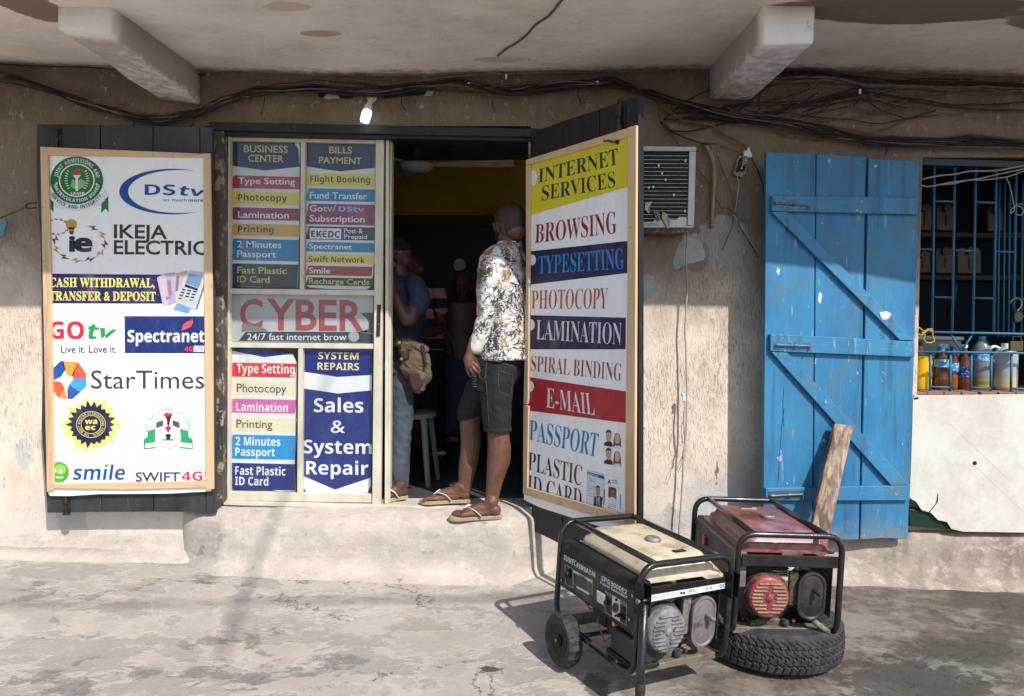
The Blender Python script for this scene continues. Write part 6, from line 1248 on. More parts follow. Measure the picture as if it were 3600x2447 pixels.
t, part, bx = generator(MG2, 'black framed generator with a red fuel tank standing on an old tyre', dict(tx=.012, thx=.192, cy=.30, gx=-.03, gy=.46, kind=2, tank=M_redt, side=mat('dusty_beige_side', (.17, .15, .125), .7, col2=(.10, .09, .075), vs=8, dirt=(.25, .21, .17), ds=14), cover=M_redc, fin=M_fintan, muf=M_muf2))
bx('plastic_tag', (-.05, .03, .44, .465, .433, .437), mat('yellowed_label', (.40, .36, .18), .6), .001)
PP2 = Plane(MG2 @ Vector((-.2265, .3, .25)), MG2.to_3x3() @ Vector((-1, 0, 0))); bx('rocker_switch', (-.240, -.225, .40, .44, .255, .30), M_redp, .003); bx('rocker_switch', (-.238, -.225, .14, .165, .27, .295), M_redp, .003)
for y_ in (.03, .57): 
    bm = B(); lathe(bm, [(.006, 0), (.006, .005)], 8, frame_m((-.2265, y_, .325), (0, -1, 0), (0, 0, 1), (-1, 0, 0))); part('bolt_head', bm, M_steel)
ltube('exhaust_stub', [(.13, .02, .06), (.17, .01, .03), (.20, .015, .012)], .013, M_base, 12)
bx('tank_label', (-.1795, -.1785, .14, .30, .372, .386), mat('faded_label', (.32, .20, .19), .6), 0)

# ------------------------------------------------------------------ the tyre under the red generator
tc_ = Vector((1.205, 3.305, gz(1.205, 3.318) - .004)); th_ = .186; Rr = .335
prof = [(.20, .010), (.235, .004), (.27, .0), (.300, .006), (.318, .018)] + [(.328 + .007 * math.sin(math.pi * i / 15), .024 + (th_ - .048) * i / 15) for i in range(16)] + [(.318, th_ - .018), (.300, th_ - .006), (.27, th_), (.235, th_ - .004), (.20, th_ - .014), (.192, th_ - .03), (.192, .03)]
def tread(a_, j, r_, h):
    if not (.325 < r_): return -.003 * (.5 + .5 * math.sin(a_ * 88)) if .29 < r_ < .325 and 3 < j < 24 else 0
    t_ = (h - .024) / (th_ - .048); ph = a_ / (2 * math.pi) * 64; zig = abs((t_ * 3) % 1 - .5) * 1.3 + t_ * 2.4; g = (ph + zig) % 1; d_ = 0
    if g < .20: d_ = -.0085
    if abs(t_ - .5) < .035 and (ph + .3) % 1 < .55: d_ = -.0075
    if abs(t_ - .24) < .03 or abs(t_ - .76) < .03: d_ = min(d_, -.0055 if (ph * 2) % 1 < .6 else 0)
    return d_
# finer sampling of the tread face
pf = []
for (r0, h0), (r1, h1) in zip(prof, prof[1:]):
    m_ = 2 if r0 > .325 and r1 > .325 else 1
    for i in range(m_): pf.append((r0 + (r1 - r0) * i / m_, h0 + (h1 - h0) * i / m_))
pf.append(prof[-1]); Mt = Matrix.Translation(tc_) @ Matrix.Rotation(R(1.6), 4, 'Y') @ Matrix.Rotation(R(-1.2), 4, 'X')
bm = B(); lathe(bm, pf, 644, Mt, close=False, disp=tread); t = mk('old_tyre', bm, M_rubber, smooth=.35); tag(t, 'worn car tyre lying flat under the red generator', 'tyre')
# ------------------------------------------------------------------ people
def fuse(name, bm, voxel, mats, parent, smooth=4, fold=0.0, fs=9.0, seed=0, mat_fn=None, label=None):
    """join overlapping closed shapes into one continuous skin"""
    me = bpy.data.meshes.new(name); bmesh.ops.recalc_face_normals(bm, faces=bm.faces); bm.to_mesh(me); bm.free()
    o = bpy.data.objects.new(name, me); COL.objects.link(o)
    m_ = o.modifiers.new('r', 'REMESH'); m_.mode = 'VOXEL'; m_.voxel_size = voxel; m_.use_smooth_shade = True
    s_ = o.modifiers.new('s', 'SMOOTH'); s_.factor = .5; s_.iterations = smooth
    bpy.context.view_layer.update(); dg = bpy.context.evaluated_depsgraph_get(); me2 = bpy.data.meshes.new_from_object(o.evaluated_get(dg))
    o.modifiers.clear(); o.data = me2; bpy.data.meshes.remove(me); me2.name = name; o.name = name
    if fold:
        ns = [v.normal.copy() for v in me2.vertices]
        for v, n_ in zip(me2.vertices, ns):
            p = v.co; q = Vector((p.x * fs + seed, p.y * fs, p.z * fs * 1.25 + .6 * p.x * fs)); q += Vector((1, 1, 1)) * .5 * mnoise.noise(q * .6)
            v.co = p + n_ * fold * (1 - abs(mnoise.noise(q)) * 2.6 + .5 * mnoise.noise(q * 2.3))
    me2.materials.clear()
    for x in (mats if isinstance(mats, list) else [mats]): me2.materials.append(x)
    for p in me2.polygons:
        p.use_smooth = True
        if mat_fn: p.material_index = mat_fn(p.center)
    if parent: o.parent = parent; o.matrix_parent_inverse = WM[parent.name].inverted()
    WM[o.name] = Matrix.Identity(4)
    if label: o['label'] = label
    return o
def ell3(bm, c, r, M3=None, n=14):
    r = Vector(r) if not isinstance(r, (int, float)) else Vector((r, r, r)); mm = Matrix.Translation(Vector(c)) @ ((M3.to_4x4()) if M3 is not None else Matrix.Identity(4)) @ Matrix.Diagonal((r.x, r.y, r.z, 1))
    bmesh.ops.create_uvsphere(bm, u_segments=n, v_segments=max(8, n * 2 // 3), radius=1, matrix=mm)
def limb(bm, pts, rad, flat=None, n=14):
    pts = [Vector(p) for p in pts]; P_, R_ = [], []
    for i in range(len(pts) - 1):      # smooth the path
        a_, b_, c_, d_ = pts[max(0, i - 1)], pts[i], pts[i + 1], pts[min(len(pts) - 1, i + 2)]
        for k_ in range(4):
            t_ = k_ / 4; P_.append(.5 * ((2 * b_) + (c_ - a_) * t_ + (2 * a_ - 5 * b_ + 4 * c_ - d_) * t_ * t_ + (3 * b_ - a_ - 3 * c_ + d_) * t_ ** 3)); R_.append(rad[i] + (rad[i + 1] - rad[i]) * t_)
    P_.append(pts[-1]); R_.append(rad[-1]); tube(bm, P_, R_, n, flat=flat)
    if flat is None: ell3(bm, pts[0], rad[0]); ell3(bm, pts[-1], rad[-1])
def sect(bm, secs, n=28):             # torso-like loft: (centre, axisU*ru, axisV*rv)
    V = []
    for c_, u_, v_ in secs:
        V.append([bm.verts.new(c_ + u_ * (abs(math.cos(2 * math.pi * k_ / n)) ** .88 * math.copysign(1, math.cos(2 * math.pi * k_ / n))) + v_ * (abs(math.sin(2 * math.pi * k_ / n)) ** .88 * math.copysign(1, math.sin(2 * math.pi * k_ / n)))) for k_ in range(n)])
    for a_, c_ in zip(V, V[1:]): quads(bm, a_, c_)
    bm.faces.new(V[0][::-1]); bm.faces.new(V[-1])
def basis(F):
    F = Vector(F).normalized(); S_ = Vector((0, 0, 1)).cross(F).normalized(); U = F.cross(S_); m = Matrix((F, S_, U)).transposed(); return m      # columns: forward, left, up
def head(bm, c, F, s=1.0, ears=True, nose=True):
    m = basis(F); q = lambda f_, l_, u_: Vector(c) + m @ Vector((f_, l_, u_)) * s
    ell3(bm, q(-.012, 0, .022), (.100 * s, .079 * s, .098 * s), m, 20); ell3(bm, q(.030, 0, -.040), (.062 * s, .060 * s, .070 * s), m, 16); ell3(bm, q(.052, 0, -.078), (.036 * s, .036 * s, .030 * s), m)
    ell3(bm, q(.064, 0, .012), (.030 * s, .056 * s, .050 * s), m); ell3(bm, q(-.055, 0, -.03), (.055 * s, .058 * s, .06 * s), m)
    if nose: ell3(bm, q(.098, 0, -.022), (.020 * s, .017 * s, .014 * s), m); ell3(bm, q(.092, 0, .0), (.012 * s, .010 * s, .024 * s), m); ell3(bm, q(.084, 0, -.052), (.014 * s, .028 * s, .008 * s), m); ell3(bm, q(.080, 0, -.066), (.014 * s, .026 * s, .008 * s), m)
    for sg in (-1, 1):
        ell3(bm, q(.074, sg * .032, .030), (.016 * s, .026 * s, .009 * s), m)
        if ears:
            e_ = q(-.004, sg * .081, -.010); me_ = m @ Matrix.Rotation(R(-20 * sg), 3, 'Z') @ Matrix.Rotation(R(12), 3, 'Y'); ell3(bm, e_, (.020 * s, .008 * s, .033 * s), me_); ell3(bm, e_ + m @ Vector((-.006, sg * .006, .006)), (.018, .006, .026), me_)
def skin(name, c, c2):
    k = NB(name, .5); a_ = k.noise(16, det=6, ro=.6); b_ = k.noise(140, det=3); col = k.mix(k.ramp(a_, .4, .65), c, c2)
    return k.out(col, b_, .25, .002)
M_skin = skin('brown_skin', (.145, .064, .041), (.11, .048, .031)); M_skin2 = skin('dark_skin', (.085, .038, .024), (.06, .028, .018)); M_hair = mat('short_black_hair', (.012, .010, .009), .8, bump=.8, bs=400)
def shirt_material():
    k = NB('printed_shirt', .6)
    def linework(sc, st, w, off): 
        n_ = k.noise(sc, st, 2, .5, 1.2, off); return k.ramp(k.math('ABSOLUTE', k.math('SUBTRACT', n_, .5)), w, w * .45)
    zone = k.noise(7, (1, 1, .8), 2, .5, .5, (4, 4, 1)); zone2 = k.noise(8, (1, 1, .8), 2, .5, .5, (9, 1, 5))
    c = (.66, .64, .60)
    l1 = k.math('MULTIPLY', linework(17, (1, 1, 1.6), .042, (0, 0, 0)), k.ramp(zone, .38, .46)); l2 = k.math('MULTIPLY', linework(32, (1, 1, .55), .075, (2, 0, 0)), k.ramp(zone, .50, .55))
    col = k.mix(k.math('MULTIPLY', k.ramp(k.noise(22, det=4), .45, .60), .5), c, (.42, .42, .44))
    col = k.mix(k.math('MULTIPLY', k.ramp(zone2, .56, .59), k.ramp(k.noise(24, (1, 1, .6), 3, .5, 1.0), .48, .52)), col, (.40, .31, .13))
    col = k.mix(k.math('MULTIPLY', k.ramp(zone2, .60, .63), k.ramp(k.noise(34, det=2), .48, .54)), col, (.30, .15, .09))
    col = k.mix(k.math('MAXIMUM', l1, l2), col, (.035, .033, .035))
    vo = k.voro(18, (1, 1, .45)); col = k.mix(k.math('MULTIPLY', k.ramp(vo, .16, .10), k.ramp(zone, .46, .40)), col, (.05, .045, .045))
    return k.out(col, k.noise(10, det=4), .35, .02)
def denim(name, c, c2):
    k = NB(name, .85); a_ = k.noise(7, (1, 1, .7), 6, .65); b_ = k.noise(420, det=2); return k.out(k.mix(k.ramp(a_, .38, .66), c, c2), k.math('ADD', k.math('MULTIPLY', a_, 2.0), k.math('MULTIPLY', b_, .25)), .4, .012)
M_shirt = shirt_material(); M_shorts = denim('black_denim', (.006, .0068, .0085), (.012, .0135, .016)); M_seam = mat('denim_seam', (.075, .078, .085), .8)
M_sole = mat('tan_sandal_sole', (.40, .30, .20), .7, col2=(.28, .21, .15), vs=30); M_strap = mat('cream_sandal_strap', (.66, .61, .54), .6, col2=(.5, .45, .38), vs=40)

man = empty('person', (-.1, 4.2, .37), 'man in patterned white shirt and black denim shorts standing in the doorway in flip-flops', 'person')
bm = B(); hc = P(1790, 796, 4.235); Fh = Vector((-.60, .80, -.16)).normalized(); head(bm, hc, Fh, 1.10); limb(bm, [P(1793, 838, 4.24), P(1792, 880, 4.23)], [.062, .070])
# near leg, far leg, feet
def foot(bm, heel, toe, z, wd, ankle, arad):
    heel = Vector(heel); toe = Vector(toe); d = (toe - heel); L = d.length; d.normalize(); s_ = Vector((-d.y, d.x, 0)); up = Vector((0, 0, 1)); q = lambda f_, l_, u_: heel + d * (f_ * L) + s_ * l_ + up * u_
    ell3(bm, q(.11, 0, .034), (.036, .034, .034)); limb(bm, [q(.12, 0, .040), q(.35, 0, .050), q(.58, .0, .036), q(.76, 0, .022)], [.034, .036, .034, .022]); 
    for l_ in (-.6, 0, .6): limb(bm, [q(.30, l_ * .02, .03), q(.76, l_ * wd * .72, .020)], [.026, .019])
    limb(bm, [ankle, q(.20, 0, .075), q(.32, 0, .055)], [arad, .040, .034])
    for sg in (-1, 1): ell3(bm, q(.21, sg * .032, .085), (.015, .011, .016))
    return q
A1 = P(1731, 1742, 4.105); A2 = P(1633, 1722, 4.265)
q1 = foot(bm, (-.068, 4.09, .352), (-.345, 4.055, .350), 0, .05, A1, .041); q2 = foot(bm, (-.255, 4.262, .402), (-.535, 4.235, .400), 0, .05, A2, .040)
tip1, tip2 = -1, 1                                                             # which side carries the big toe
for q_, big in ((q1, -1), (q2, 1)):
    for i in range(5):
        l_ = big * (.034 - i * .0165); f0 = .78 - (0 if i == 0 else i * .012); f1 = (1.0, .985, .95, .90, .845)[i]; r_ = (.0135, .0095, .009, .0085, .008)[i]
        limb(bm, [q_(f0 - .06, l_ * .95, .020), q_((f0 + f1) / 2, l_, .024), q_(f1 - .03, l_ * 1.02, .014)], [r_ * 1.05, r_, r_ * .95])
limb(bm, [P(1748, 1440, 4.12), P(1751, 1515, 4.115), P(1755, 1580, 4.115), P(1748, 1640, 4.11), P(1738, 1695, 4.108), A1], [.074, .063, .070, .063, .048, .041])
ell3(bm, P(1768, 1600, 4.13), (.048, .055, .10))
limb(bm, [P(1668, 1400, 4.30), P(1652, 1480, 4.285), P(1655, 1560, 4.285), P(1644, 1640, 4.275), P(1636, 1690, 4.27), A2], [.074, .062, .062, .056, .045, .040])
ell3(bm, P(1664, 1570, 4.29), (.044, .05, .09))
limb(bm, [P(1792, 880, 4.23), P(1778, 960, 4.21), P(1772, 1120, 4.20), P(1752, 1290, 4.20)], [.070, .10, .09, .10])
limb(bm, [P(1752, 1290, 4.20), P(1750, 1370, 4.13), P(1748, 1450, 4.12)], [.08, .07, .07]); limb(bm, [P(1745, 1290, 4.22), P(1690, 1370, 4.29), P(1666, 1410, 4.30)], [.08, .065, .065])
limb(bm, [P(1775, 915, 4.16), P(1740, 920, 4.06), P(1722, 1050, 4.01), P(1690, 1150, 4.0), P(1668, 1200, 3.995)], [.06, .05, .038, .032, .029])
Yh = 3.985
limb(bm, [P(1668, 1195, 3.995), P(1654, 1236, Yh)], [.030, .026]); pm = P(1650, 1262, Yh); limb(bm, [P(1654, 1240, Yh), P(1648, 1262, Yh), P(1649, 1280, Yh - .002)], [.024, .030, .026])
ell3(bm, pm, (.030, .018, .042), Matrix.Rotation(R(-6), 3, 'Y'))
for pts, r_ in (([(1663, 1274, 3.975), (1677, 1288, 3.968), (1684, 1298, 3.975), (1689, 1303, 3.985)], [.0105, .0098, .0088, .0075]), ([(1657, 1282, 3.978), (1668, 1299, 3.968), (1677, 1308, 3.975), (1684, 1311, 3.985)], [.0105, .0098, .0088, .0075]),
               ([(1648, 1285, 3.985), (1657, 1304, 3.976), (1665, 1315, 3.982), (1672, 1318, 3.992)], [.0102, .0094, .0084, .0072]), ([(1639, 1283, 3.995), (1643, 1302, 3.988), (1649, 1316, 3.990), (1655, 1324, 3.996)], [.0095, .0086, .0077, .0066]),
               ([(1660, 1250, 3.99), (1672, 1268, 4.01), (1679, 1284, 4.02), (1684, 1296, 4.02)], [.0135, .0115, .0100, .0082])):
    limb(bm, [P(*p) for p in pts], r_, None, 10)
body = fuse('body', bm, .0029, [M_skin], man, 4)
mh = basis(Fh); qh = lambda f_, l_, u_: hc + mh @ Vector((f_, l_, u_)) * 1.1
bm = B()
for u_ in range(5): ell3(bm, qh(.036 + .006 * u_, .052 - .005 * u_, -.036 - .012 * u_), (.026, .018, .020), mh)
ell3(bm, qh(.066, 0, -.085), (.034, .040, .026), mh); fuse('beard', bm, .004, [M_hair], man, 2)
M_stub = mat('shaved_scalp', (.040, .024, .019), .55, bump=.2, bs=500)
bm = B(); ell3(bm, qh(-.014, 0, .030), (.1115, .0885, .1035), mh, 28); ell3(bm, qh(-.050, 0, -.004), (.070, .076, .078), mh, 24); fuse('hair', bm, .004, [M_stub], man, 8)
# shirt
bm = B(); S = Vector((.40, .917, 0)); F = Vector((-.917, .40, 0))
def sec(u, v, hs, hf, y=4.20): return (P(u, v, y), S * hs, F * hf)
sect(bm, [sec(1790, 858, .062, .066, 4.225), sec(1782, 868, .105, .082, 4.22), sec(1776, 884, .165, .096, 4.21), sec(1771, 908, .198, .112), sec(1769, 960, .205, .126), sec(1768, 1020, .200, .134), sec(1770, 1090, .190, .136), sec(1773, 1150, .186, .138), sec(1776, 1200, .190, .142), sec(1777, 1236, .195, .146), sec(1779, 1262, .198, .147)])
limb(bm, [P(1752, 905, 4.06), P(1731, 985, 4.02), P(1716, 1072, 4.005), P(1697, 1155, 4.0), P(1672, 1222, 3.992)], [.066, .060, .056, .050, .040])
limb(bm, [P(1800, 905, 4.36), P(1790, 985, 4.40), P(1765, 1060, 4.42)], [.062, .058, .052])
fuse('shirt', bm, .0062, [M_shirt], man, 5, .0045, 9.5, 2)
bm = B(); lathe(bm, [(.070, -.006), (.076, .0), (.074, .026), (.069, .030)], 28, frame_m(P(1792, 868, 4.228), S, F, (0, 0, 1)), close=False); mk('collar', bm, M_shirt, man, smooth=.8)
# shorts
bm = B()
sect(bm, [sec(1753, 1246, .165, .122, 4.2), sec(1752, 1275, .172, .126, 4.2), sec(1747, 1320, .172, .125, 4.2), sec(1735, 1365, .150, .11, 4.2)])
limb(bm, [P(1757, 1290, 4.12), P(1748, 1345, 4.115), P(1745, 1420, 4.11), P(1749, 1500, 4.11)], [.100, .098, .089, .080]); limb(bm, [P(1722, 1300, 4.28), P(1690, 1370, 4.29), P(1660, 1425, 4.29), P(1650, 1452, 4.288)], [.100, .094, .078, .072])
so_ = fuse('shorts', bm, .006, [M_shorts], man, 4, .0035, 12, 7)
bm = bmesh.new(); bm.from_mesh(so_.data)           # open hems cut flat
for co, no in ((P(1749, 1515, 4.11), Vector((.0, 0, -1))), ):
    bmesh.ops.bisect_plane(bm, geom=bm.verts[:] + bm.edges[:] + bm.faces[:], plane_co=co, plane_no=no, clear_outer=True)
bm.to_mesh(so_.data); bm.free()
for cu, cv, yy, r_, tilt in ((1749, 1508, 4.11, .0815, (0, 0, 1)), (1650, 1457, 4.288, .073, (-.35, 0, .94))):
    z_ = Vector(tilt).normalized(); x_ = Vector((1, 0, 0)); x_ = (x_ - z_ * x_.dot(z_)).normalized(); bm = B(); lathe(bm, [(r_, -.012), (r_ + .002, -.009), (r_ + .002, .009), (r_, .012)], 32, frame_m(P(cu, cv, yy), x_, z_.cross(x_), z_), close=False); mk('hem', bm, M_shorts, man, smooth=.8)
def surf_line(nm, px, obj, w, m):           # stitched seam laid on the cloth
    from mathutils.bvhtree import BVHTree
    bv = BVHTree.FromPolygons([v.co for v in obj.data.vertices], [tuple(p.vertices) for p in obj.data.polygons]); pts = []
    for i in range(len(px) - 1):
        for k_ in range(5):
            u = px[i][0] + (px[i + 1][0] - px[i][0]) * k_ / 5; v = px[i][1] + (px[i + 1][1] - px[i][1]) * k_ / 5; h = bv.ray_cast(CAM, ray(u, v).normalized())
            if h[0] is not None: pts.append(h[0] + h[1] * .0006)
    if len(pts) > 1: bm = B(); tube(bm, pts, w, 5, flat=(1, 1)); return mk(nm, bm, m, man)
surf_line('seam', [(1711, 1262), (1707, 1320), (1714, 1400), (1720, 1505)], so_, .0016, M_seam)
surf_line('pocket_seam', [(1752, 1302), (1753, 1362), (1756, 1378), (1796, 1393), (1802, 1320), (1785, 1312), (1752, 1302)], so_, .0015, M_seam); surf_line('pocket_seam', [(1674, 1260), (1678, 1300), (1688, 1328), (1702, 1332), (1711, 1305)], so_, .0016, M_seam)
surf_line('waist_seam', [(1676, 1262), (1720, 1262), (1770, 1278), (1826, 1296)], so_, .0018, M_seam); surf_line('belt_loop', [(1754, 1240), (1754, 1272)], so_, .006, M_shorts)
for i in range(5): surf_line('frayed_tear', [(1661 + i * .5, 1322 + i * 9), (1678, 1324 + i * 9)], so_, .0018, mat('frayed_threads', (.32, .33, .35), .9) if i == 0 else bpy.data.materials['frayed_threads'])
bm = B(); surf_line('underwear_band', [(1700, 1240), (1730, 1236), (1755, 1240)], so_, .006, mat('striped_band', (.4, .4, .42), .8))
# flip-flops
def sandal(q_, big, par):
    out = [(-.03, .0), (-.02, .026), (.10, .036), (.35, .032), (.60, .042), (.82, .050), (.98, .040), (1.07, .012), (1.07, -.014), (.98, -.036), (.82, -.044), (.60, -.036), (.35, -.030), (.10, -.034), (-.02, -.026)]
    bm = B(); pts = []
    n_ = len(out)
    for i in range(n_):
        a_, b_, c_, d_ = [Vector(out[(i + k_) % n_]) for k_ in (-1, 0, 1, 2)]
        for k_ in range(3): t_ = k_ / 3; pts.append(.5 * ((2 * b_) + (c_ - a_) * t_ + (2 * a_ - 5 * b_ + 4 * c_ - d_) * t_ * t_ + (3 * b_ - a_ - 3 * c_ + d_) * t_ ** 3))
    prism(bm, [q_(f_, l_ * big, .008) for f_, l_ in pts], [q_(f_, l_ * big, -.013) for f_, l_ in pts]); s_ = mk('sandal_sole', bm, M_sole, par, bevel=.003)
    bm = B()
    for sg in (-1, 1): tube(bm, [q_(.80, .018 * big, .014), q_(.76, .016 * big, .046), q_(.66, .016 * big + sg * .022, .060), q_(.52, sg * .040, .042), q_(.40, sg * .044, .010)], [.004, .007, .010, .011, .010], 8, flat=(.35, 1))
    mk('sandal_strap', bm, M_strap, par, smooth=3.2)
sandal(q1, -1, man); sandal(q2, 1, man)

# ---- people inside, in the gloom
M_navy = mat('navy_cotton', (.022, .030, .062), .85, col2=(.03, .04, .075), vs=8, bump=.4, bs=12); M_jean = denim('faded_blue_jeans', (.035, .045, .062), (.055, .07, .09)); M_canv = mat('tan_canvas', (.13, .10, .062), .85, col2=(.09, .065, .04), vs=12, bump=.5, bs=60); M_leath = mat('brown_leather', (.055, .022, .016), .5, col2=(.035, .015, .012), vs=14)
p2 = empty('person', (-.74, 4.55, .38), 'bearded man in navy t-shirt and jeans with a canvas shoulder bag, just inside the doorway', 'person')
bm = B(); h2 = P(1388, 905, 4.62); Ff = Vector((-.95, -.25, -.22)).normalized(); head(bm, h2, Ff, 1.0); limb(bm, [P(1400, 950, 4.63), P(1415, 1000, 4.64)], [.058, .07])
limb(bm, [P(1476, 1030, 4.50), P(1455, 1090, 4.45), P(1432, 1128, 4.42), P(1395, 1060, 4.42), P(1374, 1000, 4.45)], [.055, .050, .046, .038, .030]); ell3(bm, P(1370, 985, 4.46), (.035, .03, .045)); 
for i in range(4): limb(bm, [P(1372 - i * 2, 985, 4.44 + .012 * i), P(1364, 968 - i, 4.45 + .012 * i), P(1370, 958, 4.46 + .012 * i)], [.010, .009, .008], None, 8)
limb(bm, [P(1400, 1700, 4.38), P(1396, 1742, 4.375)], [.04, .042]); fq = foot(bm, (-.655, 4.36, .40), (-.80, 4.28, .398), 0, .045, P(1400, 1735, 4.38), .038)
limb(bm, [P(1415, 1000, 4.64), P(1410, 1130, 4.64), P(1402, 1280, 4.6), P(1405, 1450, 4.5), P(1400, 1700, 4.38)], [.09, .09, .09, .06, .045]); limb(bm, [P(1415, 1010, 4.64), P(1476, 1030, 4.50)], [.06, .055])
fuse('body', bm, .006, [M_skin2], p2, 3)
bm = B(); S2 = Vector((.5, .85, 0)).normalized(); F2 = Vector((-.85, .5, 0)); sec2 = lambda u, v, a_, b_, y=4.64: (P(u, v, y), S2 * a_, F2 * b_)
sect(bm, [sec2(1408, 972, .07, .07), sec2(1412, 985, .14, .095), sec2(1415, 1005, .19, .11), sec2(1415, 1060, .20, .12), sec2(1412, 1130, .18, .125), sec2(1405, 1200, .175, .13), sec2(1402, 1262, .18, .13)])
limb(bm, [P(1455, 1005, 4.53), P(1476, 1045, 4.49), P(1466, 1082, 4.46)], [.07, .066, .060]); fuse('t_shirt', bm, .008, [M_navy], p2, 4, .004, 10, 4)
bm = B(); sect(bm, [sec2(1402, 1240, .165, .12), sec2(1400, 1300, .165, .12)]); limb(bm, [P(1410, 1290, 4.54), P(1408, 1450, 4.50), P(1402, 1600, 4.43), P(1400, 1712, 4.39)], [.092, .080, .070, .062]); limb(bm, [P(1385, 1290, 4.68), P(1375, 1450, 4.62), P(1372, 1700, 4.56)], [.09, .078, .062])
fuse('jeans', bm, .008, [M_jean], p2, 4, .005, 13, 9)
m2_ = basis(Ff); bm = B(); ell3(bm, h2 + m2_ @ Vector((.040, 0, -.060)), (.055, .062, .045), m2_); ell3(bm, h2 + m2_ @ Vector((-.02, 0, .045)), (.095, .080, .085), m2_); fuse('hair', bm, .006, [M_hair], p2, 2)
sandal(fq, 1, p2)
bag = empty('shoulder_bag', P(1455, 1390, 4.40), 'tan canvas shoulder bag with brown leather patches hanging at the navy-shirted man’s hip'.replace('’', "'"), 'bag')
bm = B(); ell3(bm, P(1455, 1275, 4.43), (.085, .050, .115), Matrix.Rotation(R(12), 3, 'Y'), 20); ell3(bm, P(1425, 1225, 4.43), (.050, .045, .060)); ell3(bm, P(1470, 1335, 4.43), (.055, .045, .085)); limb(bm, [P(1400, 1206, 4.42), P(1440, 1210, 4.41), P(1492, 1228, 4.42)], [.030, .034, .028]); limb(bm, [P(1498, 1250, 4.43), P(1506, 1320, 4.43), P(1500, 1345, 4.43)], [.018, .020, .014])
fuse('bag_body', bm, .005, [M_canv], bag, 4, .006, 16, 11)
for q in ([(1404, 1232), (1436, 1236), (1438, 1262), (1414, 1262)], [(1434, 1312), (1470, 1312), (1488, 1350), (1468, 1378), (1450, 1366), (1442, 1340)], [(1478, 1212), (1490, 1214), (1502, 1290), (1494, 1292)]): pb('leather_patch', bag, VY(4.372), q, .02, M_leath, 0, .004)
bm = B(); tube(bm, [P(1368, 1085, 4.50), P(1380, 1130, 4.46), P(1392, 1180, 4.43), P(1406, 1225, 4.40)], .017, 8, flat=(.3, 1)); mk('strap', bm, M_leath, bag, smooth=3.2)
for (u, v) in ((1404, 1204), (1412, 1262)): bm = B(); lathe(bm, [(.010, 0), (.010, .004)], 10, frame_m(P(u, v, 4.368), (1, 0, 0), (0, 0, 1), (0, -1, 0))); mk('buckle', bm, M_alum, bag)

k = NB('pink_navy_stripes', .85); s_ = k.math('SINE', k.math('MULTIPLY', k.z, 42.0)); c = k.mix(k.ramp(s_, -.05, .05), (.012, .013, .022), (.42, .21, .24)); M_stripe = k.out(c, k.noise(9, det=4), .4, .015)
p3 = empty('person', P(1500, 1600, 5.3), 'person in pink and dark striped polo shirt half hidden behind the man with the bag', 'person')
bm = B(); h3 = P(1452, 948, 5.3); head(bm, h3, Vector((-.5, -.85, -.1)), .95); limb(bm, [P(1462, 985, 5.32), P(1470, 1020, 5.32)], [.05, .06]); limb(bm, [P(1538, 1085, 5.26), P(1552, 1150, 5.2), P(1500, 1170, 5.05), P(1460, 1150, 5.0)], [.045, .04, .034, .028]); ell3(bm, P(1455, 1148, 4.98), (.035, .03, .03))
limb(bm, [P(1500, 1440, 5.3), P(1500, 1560, 5.28)], [.055, .045]); limb(bm, [P(1470, 1440, 5.36), P(1470, 1560, 5.34)], [.055, .045]); limb(bm, [P(1470, 1020, 5.32), P(1490, 1120, 5.32), P(1492, 1260, 5.32), P(1500, 1440, 5.3)], [.07, .08, .09, .055]); limb(bm, [P(1492, 1260, 5.32), P(1470, 1440, 5.36)], [.07, .05]); limb(bm, [P(1490, 1040, 5.32), P(1538, 1050, 5.28), P(1540, 1085, 5.26)], [.05, .045, .045]); fuse('body', bm, .008, [M_skin2], p3, 3)
S3 = Vector((.9, .4, 0)).normalized(); F3 = Vector((-.4, .9, 0)).normalized(); sec3 = lambda u, v, a_, b_, y=5.32: (P(u, v, y), S3 * a_, F3 * b_)
bm = B(); sect(bm, [sec3(1480, 1005, .07, .06), sec3(1490, 1018, .14, .09), sec3(1492, 1040, .165, .10), sec3(1492, 1120, .15, .105), sec3(1492, 1230, .15, .11)]); limb(bm, [P(1540, 1030, 5.28), P(1552, 1082, 5.24)], [.06, .055]); fuse('polo_shirt', bm, .009, [M_stripe], p3, 4, .003, 10, 3)
bm = B(); sect(bm, [sec3(1492, 1222, .14, .10), sec3(1492, 1300, .15, .11)]); limb(bm, [P(1510, 1290, 5.3), P(1504, 1450, 5.28)], [.08, .07]); limb(bm, [P(1472, 1290, 5.36), P(1470, 1450, 5.34)], [.08, .07]); fuse('trousers', bm, .01, [mat('dark_trousers', (.012, .012, .014), .9)], p3, 3)
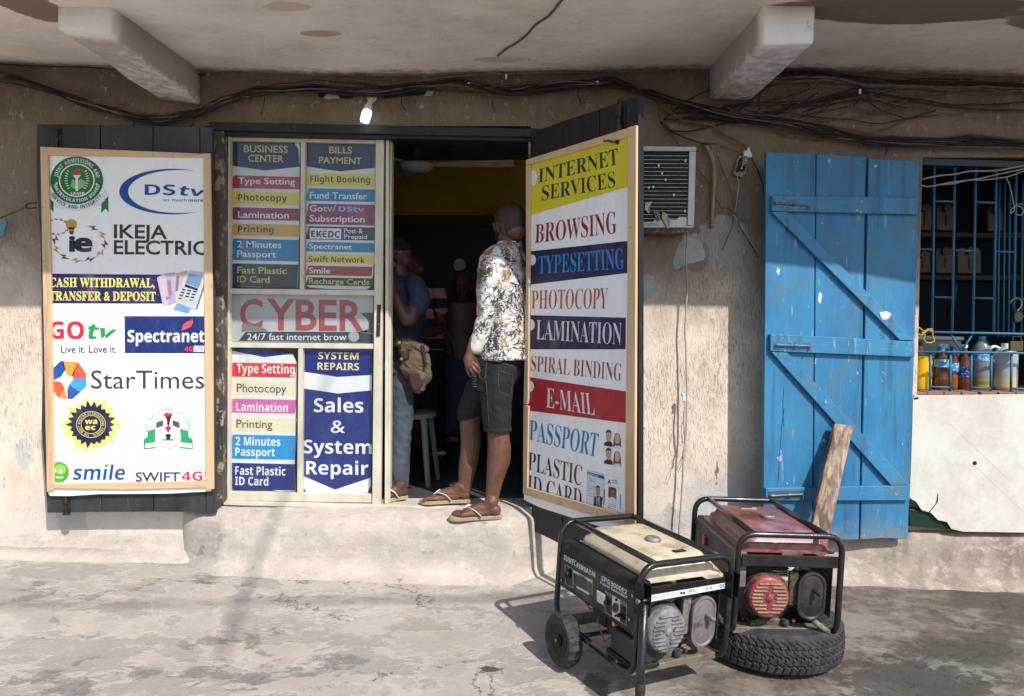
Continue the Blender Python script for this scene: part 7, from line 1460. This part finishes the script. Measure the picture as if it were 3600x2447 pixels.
bm = B(); tube(bm, [P(1502, 1590, 5.2), P(1540, 1588, 5.0), P(1558, 1584, 4.95)], [.045, .042, .03], 12, flat=(.6, 1)); mk('shoe', bm, mat('dark_canvas_shoe', (.02, .02, .022), .8), p3, smooth=3.2); bm = B(); tube(bm, [P(1500, 1600, 5.15), P(1540, 1598, 4.96), P(1560, 1592, 4.92)], [.045, .042, .032], 12, flat=(.25, 1)); mk('shoe_sole', bm, mat('grey_shoe_sole', (.3, .3, .29), .7), p3, smooth=3.2)
p4 = empty('person', P(1620, 1600, 5.6), 'bare-chested person in blue jeans deep in the dark doorway', 'person')
bm = B(); head(bm, P(1625, 1000, 5.6), Vector((.1, -1, -.1)), .95); limb(bm, [P(1625, 1035, 5.62), P(1625, 1070, 5.62)], [.05, .06]); S4 = Vector((1, .1, 0)); F4 = Vector((-.1, 1, 0)); sec4 = lambda u, v, a_, b_, y=5.62: (P(u, v, y), S4 * a_, F4 * b_)
sect(bm, [sec4(1625, 1052, .07, .06), sec4(1625, 1066, .16, .09), sec4(1625, 1110, .17, .10), sec4(1626, 1190, .14, .09), sec4(1628, 1270, .14, .10)]); limb(bm, [P(1575, 1080, 5.6), P(1562, 1160, 5.58), P(1580, 1240, 5.5)], [.05, .04, .03]); limb(bm, [P(1676, 1080, 5.6), P(1688, 1160, 5.58), P(1676, 1240, 5.5)], [.05, .04, .03])
limb(bm, [P(1625, 1260, 5.62), P(1600, 1430, 5.52), P(1585, 1520, 5.5), P(1583, 1545, 5.4)], [.08, .05, .035, .035]); fuse('body', bm, .009, [M_skin2], p4, 3)
bm = B(); sect(bm, [sec4(1628, 1262, .15, .11), sec4(1630, 1330, .16, .11)]); limb(bm, [P(1650, 1320, 5.6), P(1660, 1450, 5.55), P(1665, 1580, 5.6)], [.085, .07, .055]); limb(bm, [P(1608, 1320, 5.6), P(1600, 1430, 5.5), P(1588, 1515, 5.48)], [.085, .07, .055]); fuse('jeans', bm, .01, [mat('dark_blue_jeans', (.03, .06, .11), .9, col2=(.02, .04, .08))], p4, 3)
bm = B(); tube(bm, [P(1572, 1548, 5.42), P(1598, 1545, 5.3)], [.04, .04], 12, flat=(.5, 1)); mk('slipper', bm, mat('striped_slipper', (.10, .11, .12), .6), p4, smooth=3.2)
